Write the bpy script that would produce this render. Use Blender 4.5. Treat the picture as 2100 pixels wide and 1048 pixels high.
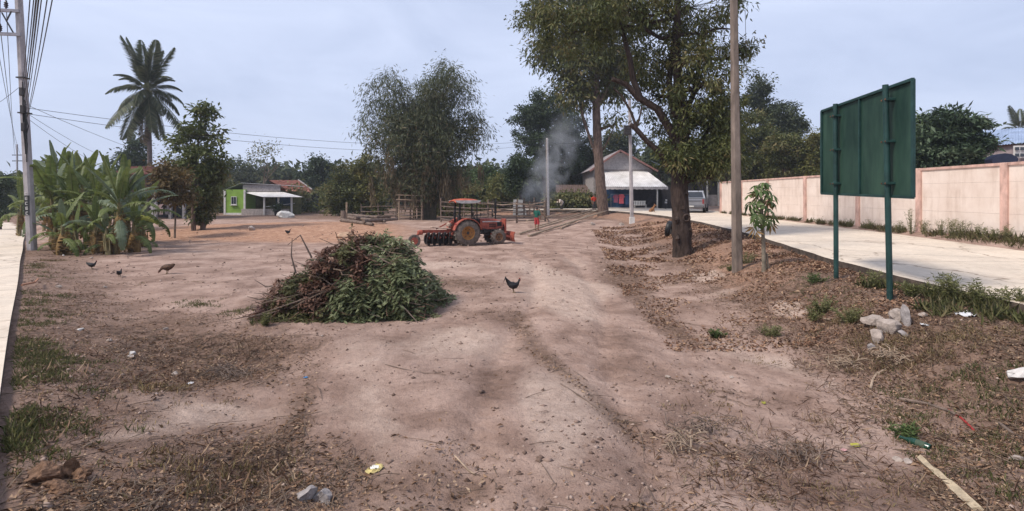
import bpy, bmesh, math, random
import numpy as np
from mathutils import Vector, Matrix, Euler

# ------------------------------------------------------------------ clear
for o in list(bpy.data.objects):
    bpy.data.objects.remove(o)
S = bpy.context.scene
COL = S.collection
R = math.radians
PI = math.pi

# ------------------------------------------------------------------ camera
F = 1050.0            # focal length in pixels of a 2100 wide frame
CX, HY = 1050.0, 405.0  # principal column, horizon row
CAMZ = 2.2
cam = bpy.data.cameras.new('camera')
cam.sensor_width = 36.0
cam.lens = 18.0
cam.shift_y = -(524.0 - HY) / 2100.0
cam.clip_start = 0.05
cam.clip_end = 3000
camo = bpy.data.objects.new('camera', cam)
camo.location = (0, 0, CAMZ)
camo.rotation_euler = (R(90), 0, 0)
COL.objects.link(camo)
S.camera = camo

# ------------------------------------------------------------------ sky
SUN_EL, SUN_AZ = R(50), R(243)     # azimuth clockwise from +Y (behind, left of camera)
W = bpy.data.worlds.new('World')
S.world = W
W.use_nodes = True
nt = W.node_tree
for n in list(nt.nodes):
    nt.nodes.remove(n)
wo = nt.nodes.new('ShaderNodeOutputWorld')
bg = nt.nodes.new('ShaderNodeBackground')
sky = nt.nodes.new('ShaderNodeTexSky')
sky.sky_type = 'NISHITA'
sky.sun_disc = False
sky.sun_elevation = SUN_EL
sky.sun_rotation = SUN_AZ
sky.air_density = 1.0
sky.dust_density = 3.0
sky.ozone_density = 1.5
tc = nt.nodes.new('ShaderNodeTexCoord')
mp = nt.nodes.new('ShaderNodeMapping')
mp.inputs['Scale'].default_value = (1.0, 1.0, 3.2)
n1 = nt.nodes.new('ShaderNodeTexNoise')
n1.inputs['Scale'].default_value = 2.6
n1.inputs['Detail'].default_value = 7
n1.inputs['Roughness'].default_value = 0.55
n1.inputs['Distortion'].default_value = 0.6
rp = nt.nodes.new('ShaderNodeValToRGB')
rp.color_ramp.elements[0].position = 0.30
rp.color_ramp.elements[0].color = (4.5, 5.15, 6.95, 1)
rp.color_ramp.elements[1].position = 0.72
rp.color_ramp.elements[1].color = (6.1, 6.75, 8.6, 1)
mx = nt.nodes.new('ShaderNodeMix')
mx.data_type = 'RGBA'
mx.inputs[0].default_value = 0.86
nt.links.new(tc.outputs['Generated'], mp.inputs['Vector'])
nt.links.new(mp.outputs[0], n1.inputs['Vector'])
nt.links.new(n1.outputs[0], rp.inputs[0])
nt.links.new(sky.outputs[0], mx.inputs[6])
nt.links.new(rp.outputs[0], mx.inputs[7])
nt.links.new(mx.outputs[2], bg.inputs['Color'])
bg.inputs['Strength'].default_value = 0.1
nt.links.new(bg.outputs[0], wo.inputs['Surface'])

# ------------------------------------------------------------------ sun (overcast: weak and wide)
sl = bpy.data.lights.new('sun', 'SUN')
sl.energy = 3.1
sl.angle = R(12)
sl.color = (1.0, 0.92, 0.83)
so = bpy.data.objects.new('sun', sl)
COL.objects.link(so)
sd = Vector((math.sin(SUN_AZ) * math.cos(SUN_EL), math.cos(SUN_AZ) * math.cos(SUN_EL), math.sin(SUN_EL)))
so.rotation_euler = sd.to_track_quat('Z', 'Y').to_euler()
so.location = sd * 60

# ------------------------------------------------------------------ view
S.view_settings.view_transform = 'Standard'
S.view_settings.look = 'None'
S.view_settings.exposure = 0.43
S.view_settings.gamma = 1.0
S.view_settings.use_curve_mapping = False
S.cycles.max_bounces = 6
S.cycles.transparent_max_bounces = 8
S.cycles.volume_step_rate = 2.0
S.cycles.use_denoising = True

# ------------------------------------------------------------------ numeric helpers
def hsh(a, b, s):
    v = np.sin(a * 127.1 + b * 311.7 + s * 74.7) * 43758.5453
    return v - np.floor(v)

def vn(x, y, s=0.0):
    xi, yi = np.floor(x), np.floor(y)
    fx, fy = x - xi, y - yi
    fx = fx * fx * (3 - 2 * fx); fy = fy * fy * (3 - 2 * fy)
    a = hsh(xi, yi, s); b = hsh(xi + 1, yi, s); c = hsh(xi, yi + 1, s); d = hsh(xi + 1, yi + 1, s)
    return (a * (1 - fx) + b * fx) * (1 - fy) + (c * (1 - fx) + d * fx) * fy

def fbm(x, y, s=0.0, o=4):
    r = 0; a = 0.5
    for i in range(o):
        r = r + a * (vn(x, y, s + i * 3.3) - 0.5); a *= 0.5; x = x * 2.03 + 7.1; y = y * 2.03 - 3.7
    return r

def sst(a, b, x):
    t = np.clip((x - a) / (b - a), 0, 1)
    return t * t * (3 - 2 * t)

# ------------------------------------------------------------------ terrain function
EY = [-30, 0, 5, 7.36, 9.7, 12.6, 20.1, 28.8, 36, 42, 46, 47.5, 48.6, 49.6, 51, 60, 200]
EX = [6.4, 6.9, 7.2, 7.36, 7.47, 7.8, 9.4, 10.6, 10.9, 10.4, 9.4, 8.6, 5.0, 1.5, -1, -1.5, -2]
FY = [-30, 0, 14.2, 20, 41.6, 46, 60]
FX = [13.0, 13.6, 14.2, 15.1, 17.0, 18.5, 19.0]
WYv = [-30, 0, 3, 5, 10, 20, 30, 40, 47, 50, 200]
WXv = [5.6, 5.3, 4.5, 3.4, 3.3, 3.9, 4.0, 3.5, 3.0, 4.0, 6]

def zR(y):
    return 0.6 + 0.008 * np.clip(y, 0, 56)

def zL(y):
    return 0.6 - 0.022 * np.clip(y, 0, 110)

def dL(x, y):
    return (x + 0.944 * y + 0.25) / 1.375

def H(x, y, fine=True):
    x = np.asarray(x, float); y = np.asarray(y, float)
    base = 0.4 * sst(25, 42, y) - 1.2 * sst(60, 110, y) * sst(-20, -60, x)
    # orange fill spread in front of the green house
    om = np.exp(-(((x + 14.0) / 6.0) ** 2 + ((y - 32.5) / 4.6) ** 2))
    base = base + 0.30 * om * (1 + 0.6 * fbm(x * .5, y * .9, 9))
    # ground rises to the corner where the photographer stands
    base = base + 0.55 * sst(3.0, 0.3, y) * sst(-40, -2, -np.abs(x))
    lot = base + 0.13 * fbm(x * .33, y * .33, 1) * sst(2, 6, y)
    # shallow hollow on the left, with a dug lip
    lot = lot - 0.13 * np.exp(-(((x + 3.5) / 1.0) ** 2 + ((y - 6.9) / 0.6) ** 2))
    # wheel ruts of the access track
    tc_ = np.interp(y, [0, 4, 8, 12, 17, 24], [0.1, 0.35, 0.75, 1.2, 1.6, 0.6])
    for off in (-0.75, 0.75):
        rx_ = x - tc_ - off - 0.1 * np.sin(y * .7)
        lot = lot - (0.06 + 0.03 * np.maximum(0, np.sin(2 * np.pi * (y + np.abs(rx_)) / 0.24)) * sst(12, 7, y)) * np.exp(-(rx_ / 0.21) ** 2) * sst(26, 18, y)
    e = np.interp(y, EY, EX); w = np.interp(y, WYv, WXv); f = np.interp(y, FY, FX)
    lot = lot - 0.24 * np.exp(-((x - e + w + .6) / 1.9) ** 2) * sst(3.2, 6, y) * sst(34, 20, y)
    s_ = np.clip((e - x + 0.55 * fbm(x * .5, y * .5, 4) + 0.30 * fbm(x * .35, y * 1.6, 14, 3)) / w, 0, 1)
    sh_ = np.interp(y, [4, 7, 11, 14], [.05, .30, .26, .04])
    t = sst(0, 1, (s_ - sh_) / (.88 - sh_))
    zr = zR(y)
    h = (zr - 0.16) * (1 - t) + lot * t
    h = h + (0.22 * fbm(x * .8, y * .8, 6) + 0.10 * (np.abs(fbm(x * 1.7, y * 1.7, 16, 3)) * 3 - .5)) * (t * (1 - t) * 4) * sst(2, 5, y)
    # lip of soil against the road slab
    h = np.where(x > e, zr - 0.16, h)
    h = h + (0.16 + 0.2 * sst(0, 1.0, x - f)) * sst(-0.1, 0.15, x - f)
    h = h + np.where(x > e, -0.12 * 0, 0)
    d = dL(x, y)
    t2 = sst(0.0, 1.9, d + 0.35 * fbm(x * .6, y * .6, 12))
    h2 = (zL(y) - 0.10) * (1 - t2) + h * t2
    h = np.where(d < 2.6, h2, h)
    h = np.where(d < 0, zL(y) - 0.10, h)
    # far verge of the left road
    h = h + 0.25 * sst(4.2, 5.2, -d)
    if fine:
        onr = ((x > e) & (x < f)) | (d < 0)
        fz = 0.075 * fbm(x * 1.9, y * 1.9, 21, 4) + 0.05 * fbm(x * 6, y * 6, 31, 3)
        rough = 0.5 + 0.9 * vn(x * .6, y * .6, 55)
        h = h + np.where(onr, 0, fz * rough)
    return h

def hz(x, y):
    return float(H(x, y))

_Yl = 1.6 * (100.0 ** np.linspace(0, 1, 420))
def at(px, py):
    u = (px - CX) / F; v = -(py - HY) / F
    z = CAMZ + v * _Yl
    hh = H(u * _Yl, _Yl)
    i = max(1, int(np.argmax(z <= hh)))
    yy = np.linspace(_Yl[i - 1], _Yl[i], 60)
    hh = H(u * yy, yy); j = int(np.argmax(CAMZ + v * yy <= hh))
    Y = yy[j]
    return Vector((u * Y, Y, float(hh[j])))

def P(px, py, Y):
    return Vector(((px - CX) / F * Y, Y, CAMZ - (py - HY) / F * Y))

def ground(px, Y):
    x = (px - CX) / F * Y
    return Vector((x, Y, hz(x, Y)))

# ------------------------------------------------------------------ materials
MATS = {}
def _new(name):
    m = bpy.data.materials.new(name); m.use_nodes = True
    t = m.node_tree
    return m, t, t.nodes['Principled BSDF']

def mat(name, c, rough=0.75, scale=6.0, var=0.18, bump=0.15, metal=0.0, stretch=(1, 1, 1), c2=None, spec=0.3, bscale=None, dist=0.02):
    """plain surface colour broken by two octaves of noise, with fine relief"""
    if name in MATS:
        return MATS[name]
    m, t, b = _new(name)
    tcn = t.nodes.new('ShaderNodeTexCoord'); mpn = t.nodes.new('ShaderNodeMapping')
    mpn.inputs['Scale'].default_value = stretch
    t.links.new(tcn.outputs['Object'], mpn.inputs['Vector'])
    na = t.nodes.new('ShaderNodeTexNoise'); na.inputs['Scale'].default_value = scale
    na.inputs['Detail'].default_value = 8; na.inputs['Roughness'].default_value = 0.65
    t.links.new(mpn.outputs[0], na.inputs['Vector'])
    cr = t.nodes.new('ShaderNodeValToRGB')
    lo = [max(0, v * (1 - var * 1.6)) for v in c]; hi = [min(1, v * (1 + var)) for v in (c2 or c)]
    cr.color_ramp.elements[0].position = 0.3; cr.color_ramp.elements[0].color = (*lo, 1)
    cr.color_ramp.elements[1].position = 0.72; cr.color_ramp.elements[1].color = (*hi, 1)
    t.links.new(na.outputs[0], cr.inputs[0]); t.links.new(cr.outputs[0], b.inputs['Base Color'])
    b.inputs['Roughness'].default_value = rough; b.inputs['Metallic'].default_value = metal
    b.inputs['Specular IOR Level'].default_value = spec
    if bump:
        nb = t.nodes.new('ShaderNodeTexNoise'); nb.inputs['Scale'].default_value = bscale or scale * 4
        nb.inputs['Detail'].default_value = 5
        t.links.new(mpn.outputs[0], nb.inputs['Vector'])
        bp = t.nodes.new('ShaderNodeBump'); bp.inputs['Strength'].default_value = bump
        bp.inputs['Distance'].default_value = dist
        t.links.new(nb.outputs[0], bp.inputs['Height']); t.links.new(bp.outputs[0], b.inputs['Normal'])
    MATS[name] = m
    return m

def leafmat(name, cols, trans=0.25, rough=0.55, k=1.08):
    """leaves: colour of each leaf from its own random number"""
    if name in MATS:
        return MATS[name]
    m, t, b = _new(name)
    a = t.nodes.new('ShaderNodeAttribute'); a.attribute_name = 'rnd'
    cr = t.nodes.new('ShaderNodeValToRGB')
    el = cr.color_ramp.elements
    while len(el) < len(cols):
        el.new(0.5)
    for i, c in enumerate(cols):
        el[i].position = i / max(1, len(cols) - 1); el[i].color = (c[0] * k, c[1] * k, c[2] * k, 1)
    t.links.new(a.outputs['Fac'], cr.inputs[0]); t.links.new(cr.outputs[0], b.inputs['Base Color'])
    b.inputs['Roughness'].default_value = rough; b.inputs['Specular IOR Level'].default_value = 0.25
    tr = t.nodes.new('ShaderNodeBsdfTranslucent'); t.links.new(cr.outputs[0], tr.inputs['Color'])
    ms = t.nodes.new('ShaderNodeMixShader'); ms.inputs[0].default_value = trans
    t.links.new(b.outputs[0], ms.inputs[1]); t.links.new(tr.outputs[0], ms.inputs[2])
    t.links.new(ms.outputs[0], t.nodes['Material Output'].inputs['Surface'])
    MATS[name] = m
    return m

def barkmat(name, c, scale=9):
    return mat(name, c, rough=0.95, scale=scale, var=0.45, bump=0.9, stretch=(1, 1, 0.25), spec=0.1, bscale=scale * 2.2, dist=0.05)

# ------------------------------------------------------------------ mesh helpers
def addmesh(name, me, m, parent=None, smooth=False):
    o = bpy.data.objects.new(name, me)
    COL.objects.link(o)
    if parent is not None:
        o.parent = parent
    if m is not None and not me.materials:
        for k in (m if isinstance(m, (list, tuple)) else [m]):
            me.materials.append(k)
    if smooth:
        me.polygons.foreach_set('use_smooth', [True] * len(me.polygons))
    return o

def npmesh(name, V, Fc, rnd=None):
    """V (n,3) array, Fc (m,k) int array of equal sided faces"""
    me = bpy.data.meshes.new(name)
    V = np.asarray(V, np.float32); Fc = np.asarray(Fc, np.int32)
    k = Fc.shape[1]
    me.vertices.add(len(V)); me.vertices.foreach_set('co', V.ravel())
    me.loops.add(Fc.size); me.loops.foreach_set('vertex_index', Fc.ravel())
    me.polygons.add(len(Fc))
    me.polygons.foreach_set('loop_start', np.arange(0, Fc.size, k, dtype=np.int32))
    me.polygons.foreach_set('loop_total', np.full(len(Fc), k, np.int32))
    me.update(calc_edges=True)
    if rnd is not None:
        at_ = me.attributes.new('rnd', 'FLOAT', 'POINT')
        at_.data.foreach_set('value', np.asarray(rnd, np.float32))
    return me

class MB:
    """collects shapes, builds one mesh object"""
    def __init__(s):
        s.v = []; s.f = []; s.mi = []
    def add(s, v, f, mi=0):
        b = len(s.v); s.v += [tuple(p) for p in v]; s.f += [tuple(i + b for i in q) for q in f]; s.mi += [mi] * len(f); return s
    def box(s, c, d, rot=None, ch=0.0, mi=0, taper=None):
        x, y, z = [k / 2 for k in d]
        tx, ty = taper or (1, 1)
        pts = []
        if ch <= 0:
            for sz in (-1, 1):
                for sx, sy in ((-1, -1), (1, -1), (1, 1), (-1, 1)):
                    k = (tx, ty) if sz > 0 else (1, 1)
                    pts.append(Vector((sx * x * k[0], sy * y * k[1], sz * z)))
            fs = [(3, 2, 1, 0), (4, 5, 6, 7), (0, 1, 5, 4), (1, 2, 6, 5), (2, 3, 7, 6), (3, 0, 4, 7)]
        else:
            bm = bmesh.new()
            for sx in (-1, 1):
                for sy in (-1, 1):
                    for sz in (-1, 1):
                        k = (tx, ty) if sz > 0 else (1, 1)
                        X, Y, Z = x * k[0], y * k[1], z
                        for q in ((X - ch, Y, Z), (X, Y - ch, Z), (X, Y, Z - ch)):
                            # three points per corner
                            a = (q[0] if q[0] == X else X - ch, q[1] if q[1] == Y else Y - ch, q[2] if q[2] == Z else Z - ch)
                        for q in ((X, Y - ch, Z - ch), (X - ch, Y, Z - ch), (X - ch, Y - ch, Z)):
                            bm.verts.new((sx * q[0], sy * q[1], sz * q[2]))
            bmesh.ops.convex_hull(bm, input=bm.verts)
            bmesh.ops.dissolve_limit(bm, angle_limit=0.01, verts=bm.verts, edges=bm.edges)
            bm.verts.index_update()
            pts = [v.co.copy() for v in bm.verts]; fs = [tuple(v.index for v in f.verts) for f in bm.faces]
            bm.free()
        if rot is not None:
            M_ = Euler(rot).to_matrix() if not isinstance(rot, Matrix) else rot
            pts = [M_ @ p for p in pts]
        c = Vector(c)
        return s.add([p + c for p in pts], fs, mi)
    def bar(s, a, b, w, h=None, mi=0, up=(0, 0, 1)):
        a = Vector(a); b = Vector(b); d = b - a; L = d.length; h = h or w
        x = d.normalized(); u = Vector(up)
        if abs(x.dot(u)) > 0.98:
            u = Vector((0, 1, 0))
        y = u.cross(x).normalized(); z = x.cross(y)
        return s.box((a + b) / 2, (L, w, h), Matrix((x, y, z)).transposed(), mi=mi)
    def tube(s, path, rad, n=8, mi=0, cap=True, flat=1.0):
        path = [Vector(p) for p in path]
        if not hasattr(rad, '__len__'):
            rad = [rad] * len(path)
        vs = []; fs = []
        prev = None
        for i, p in enumerate(path):
            d = (path[min(i + 1, len(path) - 1)] - path[max(i - 1, 0)])
            d = d.normalized() if d.length > 1e-9 else Vector((0, 0, 1))
            if prev is None:
                u = Vector((0, 1, 0)) if abs(d.y) < 0.9 else Vector((1, 0, 0))
                u = (u - d * u.dot(d)).normalized()
            else:
                u = prev - d * prev.dot(d)
                u = u.normalized() if u.length > 1e-6 else d.orthogonal().normalized()
            prev = u; w = d.cross(u)
            r = rad[i]
            ru, rw = (r if not isinstance(r, tuple) else r[0]), (r * flat if not isinstance(r, tuple) else r[1])
            for k in range(n):
                t = 2 * PI * k / n
                vs.append(p + u * (math.cos(t) * ru) + w * (math.sin(t) * rw))
        for i in range(len(path) - 1):
            for k in range(n):
                a = i * n + k; b = i * n + (k + 1) % n
                fs.append((a, b, b + n, a + n))
        if cap:
            fs.append(tuple(range(n - 1, -1, -1))); fs.append(tuple((len(path) - 1) * n + k for k in range(n)))
        return s.add(vs, fs, mi)
    def lathe(s, prof, n=20, axis='Z', c=(0, 0, 0), mi=0):
        """prof [(r, h)] revolved about an axis through c"""
        vs = []; fs = []
        for r, h in prof:
            for k in range(n):
                t = 2 * PI * k / n; a, b = r * math.cos(t), r * math.sin(t)
                vs.append({'Z': (a, b, h), 'Y': (a, h, b), 'X': (h, a, b)}[axis])
        for i in range(len(prof) - 1):
            for k in range(n):
                a = i * n + k; b = i * n + (k + 1) % n
                fs.append((a, b, b + n, a + n))
        if tuple(prof[0]) != tuple(prof[-1]):
            fs.append(tuple(range(n))); fs.append(tuple((len(prof) - 1) * n + k for k in range(n)))
        c = Vector(c)
        return s.add([Vector(v) + c for v in vs], fs, mi)
    def prism(s, pts, y0, y1, mi=0):
        """outline pts [(x,z)] extruded along y"""
        n = len(pts)
        vs = [(x, y0, z) for x, z in pts] + [(x, y1, z) for x, z in pts]
        fs = [tuple(range(n)), tuple(range(2 * n - 1, n - 1, -1))]
        fs += [(i, i + n, (i + 1) % n + n, (i + 1) % n) for i in range(n)]
        return s.add(vs, fs, mi)
    def build(s, name, m, parent=None, smooth=False, fixn=True):
        me = bpy.data.meshes.new(name)
        me.from_pydata(s.v, [], s.f)
        if fixn:
            bm = bmesh.new(); bm.from_mesh(me); bmesh.ops.recalc_face_normals(bm, faces=bm.faces); bm.to_mesh(me); bm.free()
        if isinstance(m, (list, tuple)):
            me.polygons.foreach_set('material_index', s.mi)
        me.update()
        o = addmesh(name, me, m, parent, False)
        if smooth:
            me.polygons.foreach_set('use_smooth', [True] * len(me.polygons))
            ang = R(40) if smooth is True else smooth
            bm = bmesh.new(); bm.from_mesh(me)
            for e in bm.edges:
                if len(e.link_faces) == 2 and e.calc_face_angle(0) > ang:
                    e.smooth = False
            bm.to_mesh(me); bm.free()
        return o

def tag(o, label, cat, group=None):
    o['label'] = label; o['category'] = cat
    if group:
        o['group'] = group
    return o

def thing(name, label, cat, loc=(0, 0, 0), rz=0.0, group=None):
    o = bpy.data.objects.new(name, None)
    o.empty_display_size = 0.2
    COL.objects.link(o)
    o.location = loc; o.rotation_euler = (0, 0, rz)
    return tag(o, label, cat, group)

def struct(o, kind='structure', label=None):
    o['kind'] = kind
    if label:
        o['label'] = label
    return o

def dup(root, loc, rz=None, label=None, group=None, scale=None):
    r = root.copy(); COL.objects.link(r); r.location = loc
    if rz is not None:
        r.rotation_euler = (root.rotation_euler[0], root.rotation_euler[1], rz)
    if scale is not None:
        r.scale = scale if hasattr(scale, '__len__') else (scale,) * 3
    if label:
        r['label'] = label
    if group:
        r['group'] = group
    for ch in list(root.children):
        c = ch.copy(); COL.objects.link(c); c.parent = r
        for g in ch.children:
            d = g.copy(); COL.objects.link(d); d.parent = c
    return r

def leaf_arrays(C, D, N, L, Wd, fold=0.25, curl=0.0):
    """rhombic leaves: C base points, D directions, N normals (n,3); L, Wd lengths and widths (n,)"""
    D = D / (np.linalg.norm(D, axis=1, keepdims=True) + 1e-9)
    Sx = np.cross(D, N); Sx /= (np.linalg.norm(Sx, axis=1, keepdims=True) + 1e-9)
    Nn = np.cross(Sx, D)
    L = L[:, None]; Wd = Wd[:, None]
    mid = C + D * L * 0.45
    a = C; b = mid + Sx * Wd * 0.5 + Nn * Wd * fold; t = C + D * L - Nn * L * curl; d = mid - Sx * Wd * 0.5 + Nn * Wd * fold
    V = np.stack([a, b, t, d], 1).reshape(-1, 3)
    n = len(C); k = np.arange(n)[:, None] * 4
    Fc = np.concatenate([k + np.array([[0, 1, 2]]), k + np.array([[0, 2, 3]])], 1).reshape(-1, 3)
    return V, Fc

def leafmesh(name, C, D, N, L, Wd, rnd, fold=0.25, curl=0.0):
    V, Fc = leaf_arrays(C, D, N, L, Wd, fold, curl)
    return npmesh(name, V, Fc, np.repeat(rnd, 4))
# ================================================================== THE SETTING
def axis_lines(spec):
    out = [spec[0][0]]
    for a, b, s0, s1 in spec:
        v = a
        while v < b - 1e-6:
            f = (v - a) / (b - a); v += s0 + (s1 - s0) * f
            out.append(min(v, b))
    return np.array(sorted(set(np.round(out, 4))))

def soil_material():
    m, t, b = _new('bare_soil')
    tcn = t.nodes.new('ShaderNodeTexCoord')
    at_ = t.nodes.new('ShaderNodeAttribute'); at_.attribute_name = 'mask'
    sep = t.nodes.new('ShaderNodeSeparateColor'); t.links.new(at_.outputs['Color'], sep.inputs[0])
    def noise(sc, det=6, rough=0.6, dist=0):
        n = t.nodes.new('ShaderNodeTexNoise'); n.inputs['Scale'].default_value = sc; n.inputs['Detail'].default_value = det
        n.inputs['Roughness'].default_value = rough; n.inputs['Distortion'].default_value = dist
        t.links.new(tcn.outputs['Object'], n.inputs['Vector']); return n.outputs[0]
    def ramp(src, stops):
        r = t.nodes.new('ShaderNodeValToRGB')
        while len(r.color_ramp.elements) < len(stops):
            r.color_ramp.elements.new(0.5)
        for e, (p, c) in zip(r.color_ramp.elements, stops):
            e.position = p; e.color = (*c, 1) if hasattr(c, '__len__') else (c, c, c, 1)
        t.links.new(src, r.inputs[0]); return r.outputs[0]
    def mixc(f, a, c, typ='MIX'):
        n = t.nodes.new('ShaderNodeMix'); n.data_type = 'RGBA'; n.blend_type = typ
        if isinstance(f, float): n.inputs[0].default_value = f
        else: t.links.new(f, n.inputs[0])
        for s, i in ((a, 6), (c, 7)):
            if isinstance(s, tuple): n.inputs[i].default_value = (*s, 1)
            else: t.links.new(s, n.inputs[i])
        return n.outputs[2]
    def math_(op, a, b_):
        n = t.nodes.new('ShaderNodeMath'); n.operation = op; n.use_clamp = True
        for s, i in ((a, 0), (b_, 1)):
            if isinstance(s, (int, float)): n.inputs[i].default_value = s
            else: t.links.new(s, n.inputs[i])
        return n.outputs[0]
    soil = ramp(noise(0.9, 9, 0.68, 0.4), [(0.30, (0.165, 0.105, 0.080)), (0.44, (0.27, 0.181, 0.142)), (0.58, (0.385, 0.27, 0.218)), (0.74, (0.48, 0.352, 0.29))])
    # damp / humus patches
    dark = ramp(noise(5.5, 8, 0.72), [(0.3, (0.07, 0.044, 0.033)), (0.50, (0.165, 0.105, 0.076)), (0.70, (0.29, 0.19, 0.14))])
    nA = noise(2.3, 7, 0.7)
    fA = math_('ADD', sep.outputs[0], math_('MULTIPLY', math_('SUBTRACT', nA, 0.5), 1.6))
    fA = ramp(fA, [(0.30, 0.0), (0.78, 0.86)])
    soil = mixc(fA, soil, dark)
    # orange laterite fill
    orange = ramp(noise(3.0, 8, 0.7), [(0.3, (0.24, 0.125, 0.08)), (0.55, (0.40, 0.235, 0.155)), (0.75, (0.52, 0.345, 0.25))])
    fO = ramp(math_('ADD', sep.outputs[1], math_('MULTIPLY', math_('SUBTRACT', nA, 0.5), 0.8)), [(0.3, 0.0), (0.6, 1.0)])
    soil = mixc(fO, soil, orange)
    # pale packed tracks
    pale = ramp(noise(4.0, 8, 0.7), [(0.3, (0.36, 0.26, 0.208)), (0.7, (0.55, 0.42, 0.345))])
    fP = ramp(math_('ADD', sep.outputs[2], math_('MULTIPLY', math_('SUBTRACT', nA, 0.5), 1.2)), [(0.35, 0.0), (0.8, 0.85)])
    soil = mixc(fP, soil, pale)
    # crumbs: dark and light specks of clods and stones
    sp = ramp(noise(38, 4, 0.75), [(0.30, 0.55), (0.44, 1.0), (0.60, 1.0), (0.72, 1.28)])
    soil = mixc(0.8, soil, sp, 'MULTIPLY')
    sp2 = ramp(noise(12, 5, 0.8), [(0.32, 0.62), (0.47, 1.0), (0.7, 1.12)])
    soil = mixc(0.75, soil, sp2, 'MULTIPLY')
    t.links.new(soil, b.inputs['Base Color'])
    b.inputs['Roughness'].default_value = 0.95; b.inputs['Specular IOR Level'].default_value = 0.12
    h = math_('ADD', math_('MULTIPLY', noise(14, 8, 0.7), 0.7), math_('MULTIPLY', noise(60, 4, 0.7), 0.3))
    bp = t.nodes.new('ShaderNodeBump'); bp.inputs['Strength'].default_value = 0.9; bp.inputs['Distance'].default_value = 0.06
    t.links.new(h, bp.inputs['Height']); t.links.new(bp.outputs[0], b.inputs['Normal'])
    return m

def ellp(x, y, cx, cy, rx, ry, ang=0.0):
    c, s = math.cos(ang), math.sin(ang)
    u = ((x - cx) * c + (y - cy) * s) / rx; v = (-(x - cx) * s + (y - cy) * c) / ry
    return np.exp(-(u * u + v * v))

def splats(lines):
    out = []
    for pts, rx, ry, w in lines:
        for (p, q) in zip(pts[:-1], pts[1:]) if len(pts) > 1 else ((pts[0], pts[0]),):
            n = max(1, int(math.hypot(q[0] - p[0], (q[1] - p[1])) / (rx * .8)))
            for k in range(n):
                f = k / n; c = at(p[0] + (q[0] - p[0]) * f, p[1] + (q[1] - p[1]) * f)
                out.append((c.x, c.y, rx * c.y / F, max(.12, ry * c.y ** 2 / (F * 2.2)), w))
    return out
# trodden, leafy and damp strips (dark) and packed wheel tracks (pale) crossing the lot
SPL_D = splats([([(1050, 640), (1100, 715), (1180, 790), (1260, 860), (1310, 905)], 34, 26, .55), ([(1310, 905), (1420, 915), (1600, 945), (1700, 960)], 60, 34, .38),
                ([(900, 580), (980, 590), (1050, 600)], 60, 18, .45), ([(940, 635), (1040, 660)], 50, 18, .4), ([(1250, 520), (1290, 590), (1370, 680), (1480, 720)], 46, 24, .45),
                ([(210, 700), (330, 740), (480, 775)], 80, 34, .55), ([(480, 770), (600, 790)], 55, 28, .4), ([(330, 660), (430, 680)], 60, 18, .3), ([(560, 900), (520, 970), (430, 1010)], 60, 40, .35),
                ([(640, 760), (620, 850), (600, 920)], 22, 30, .3), ([(880, 700), (1000, 720), (1080, 730)], 36, 14, .3), ([(960, 1000), (1040, 1010)], 50, 30, .35), ([(1350, 760), (1500, 800), (1650, 850)], 70, 30, .25),
                ([(1350, 470), (1400, 540), (1330, 560)], 50, 20, .3)])
SPL_P = splats([([(720, 700), (760, 800), (790, 900), (800, 1040)], 60, 40, .42), ([(1110, 800), (1140, 900), (1130, 1040)], 60, 44, .45), ([(1180, 540), (1150, 590), (1180, 640), (1190, 690)], 38, 18, .6),
                ([(1060, 540), (1120, 560), (1230, 610)], 36, 14, .55), ([(960, 680), (900, 720)], 70, 24, .45), ([(200, 900), (330, 880), (480, 830)], 60, 26, .4), ([(420, 600), (300, 580)], 70, 14, .35),
                ([(900, 540), (1000, 535)], 90, 8, .5), ([(1450, 700), (1550, 740)], 50, 26, .35), ([(1700, 790), (1760, 800)], 40, 26, .5), ([(1440, 568), (1480, 560)], 24, 10, .8), ([(1610, 640), (1650, 615)], 20, 14, .8), ([(1800, 880), (1830, 850)], 30, 30, .4)])

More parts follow.
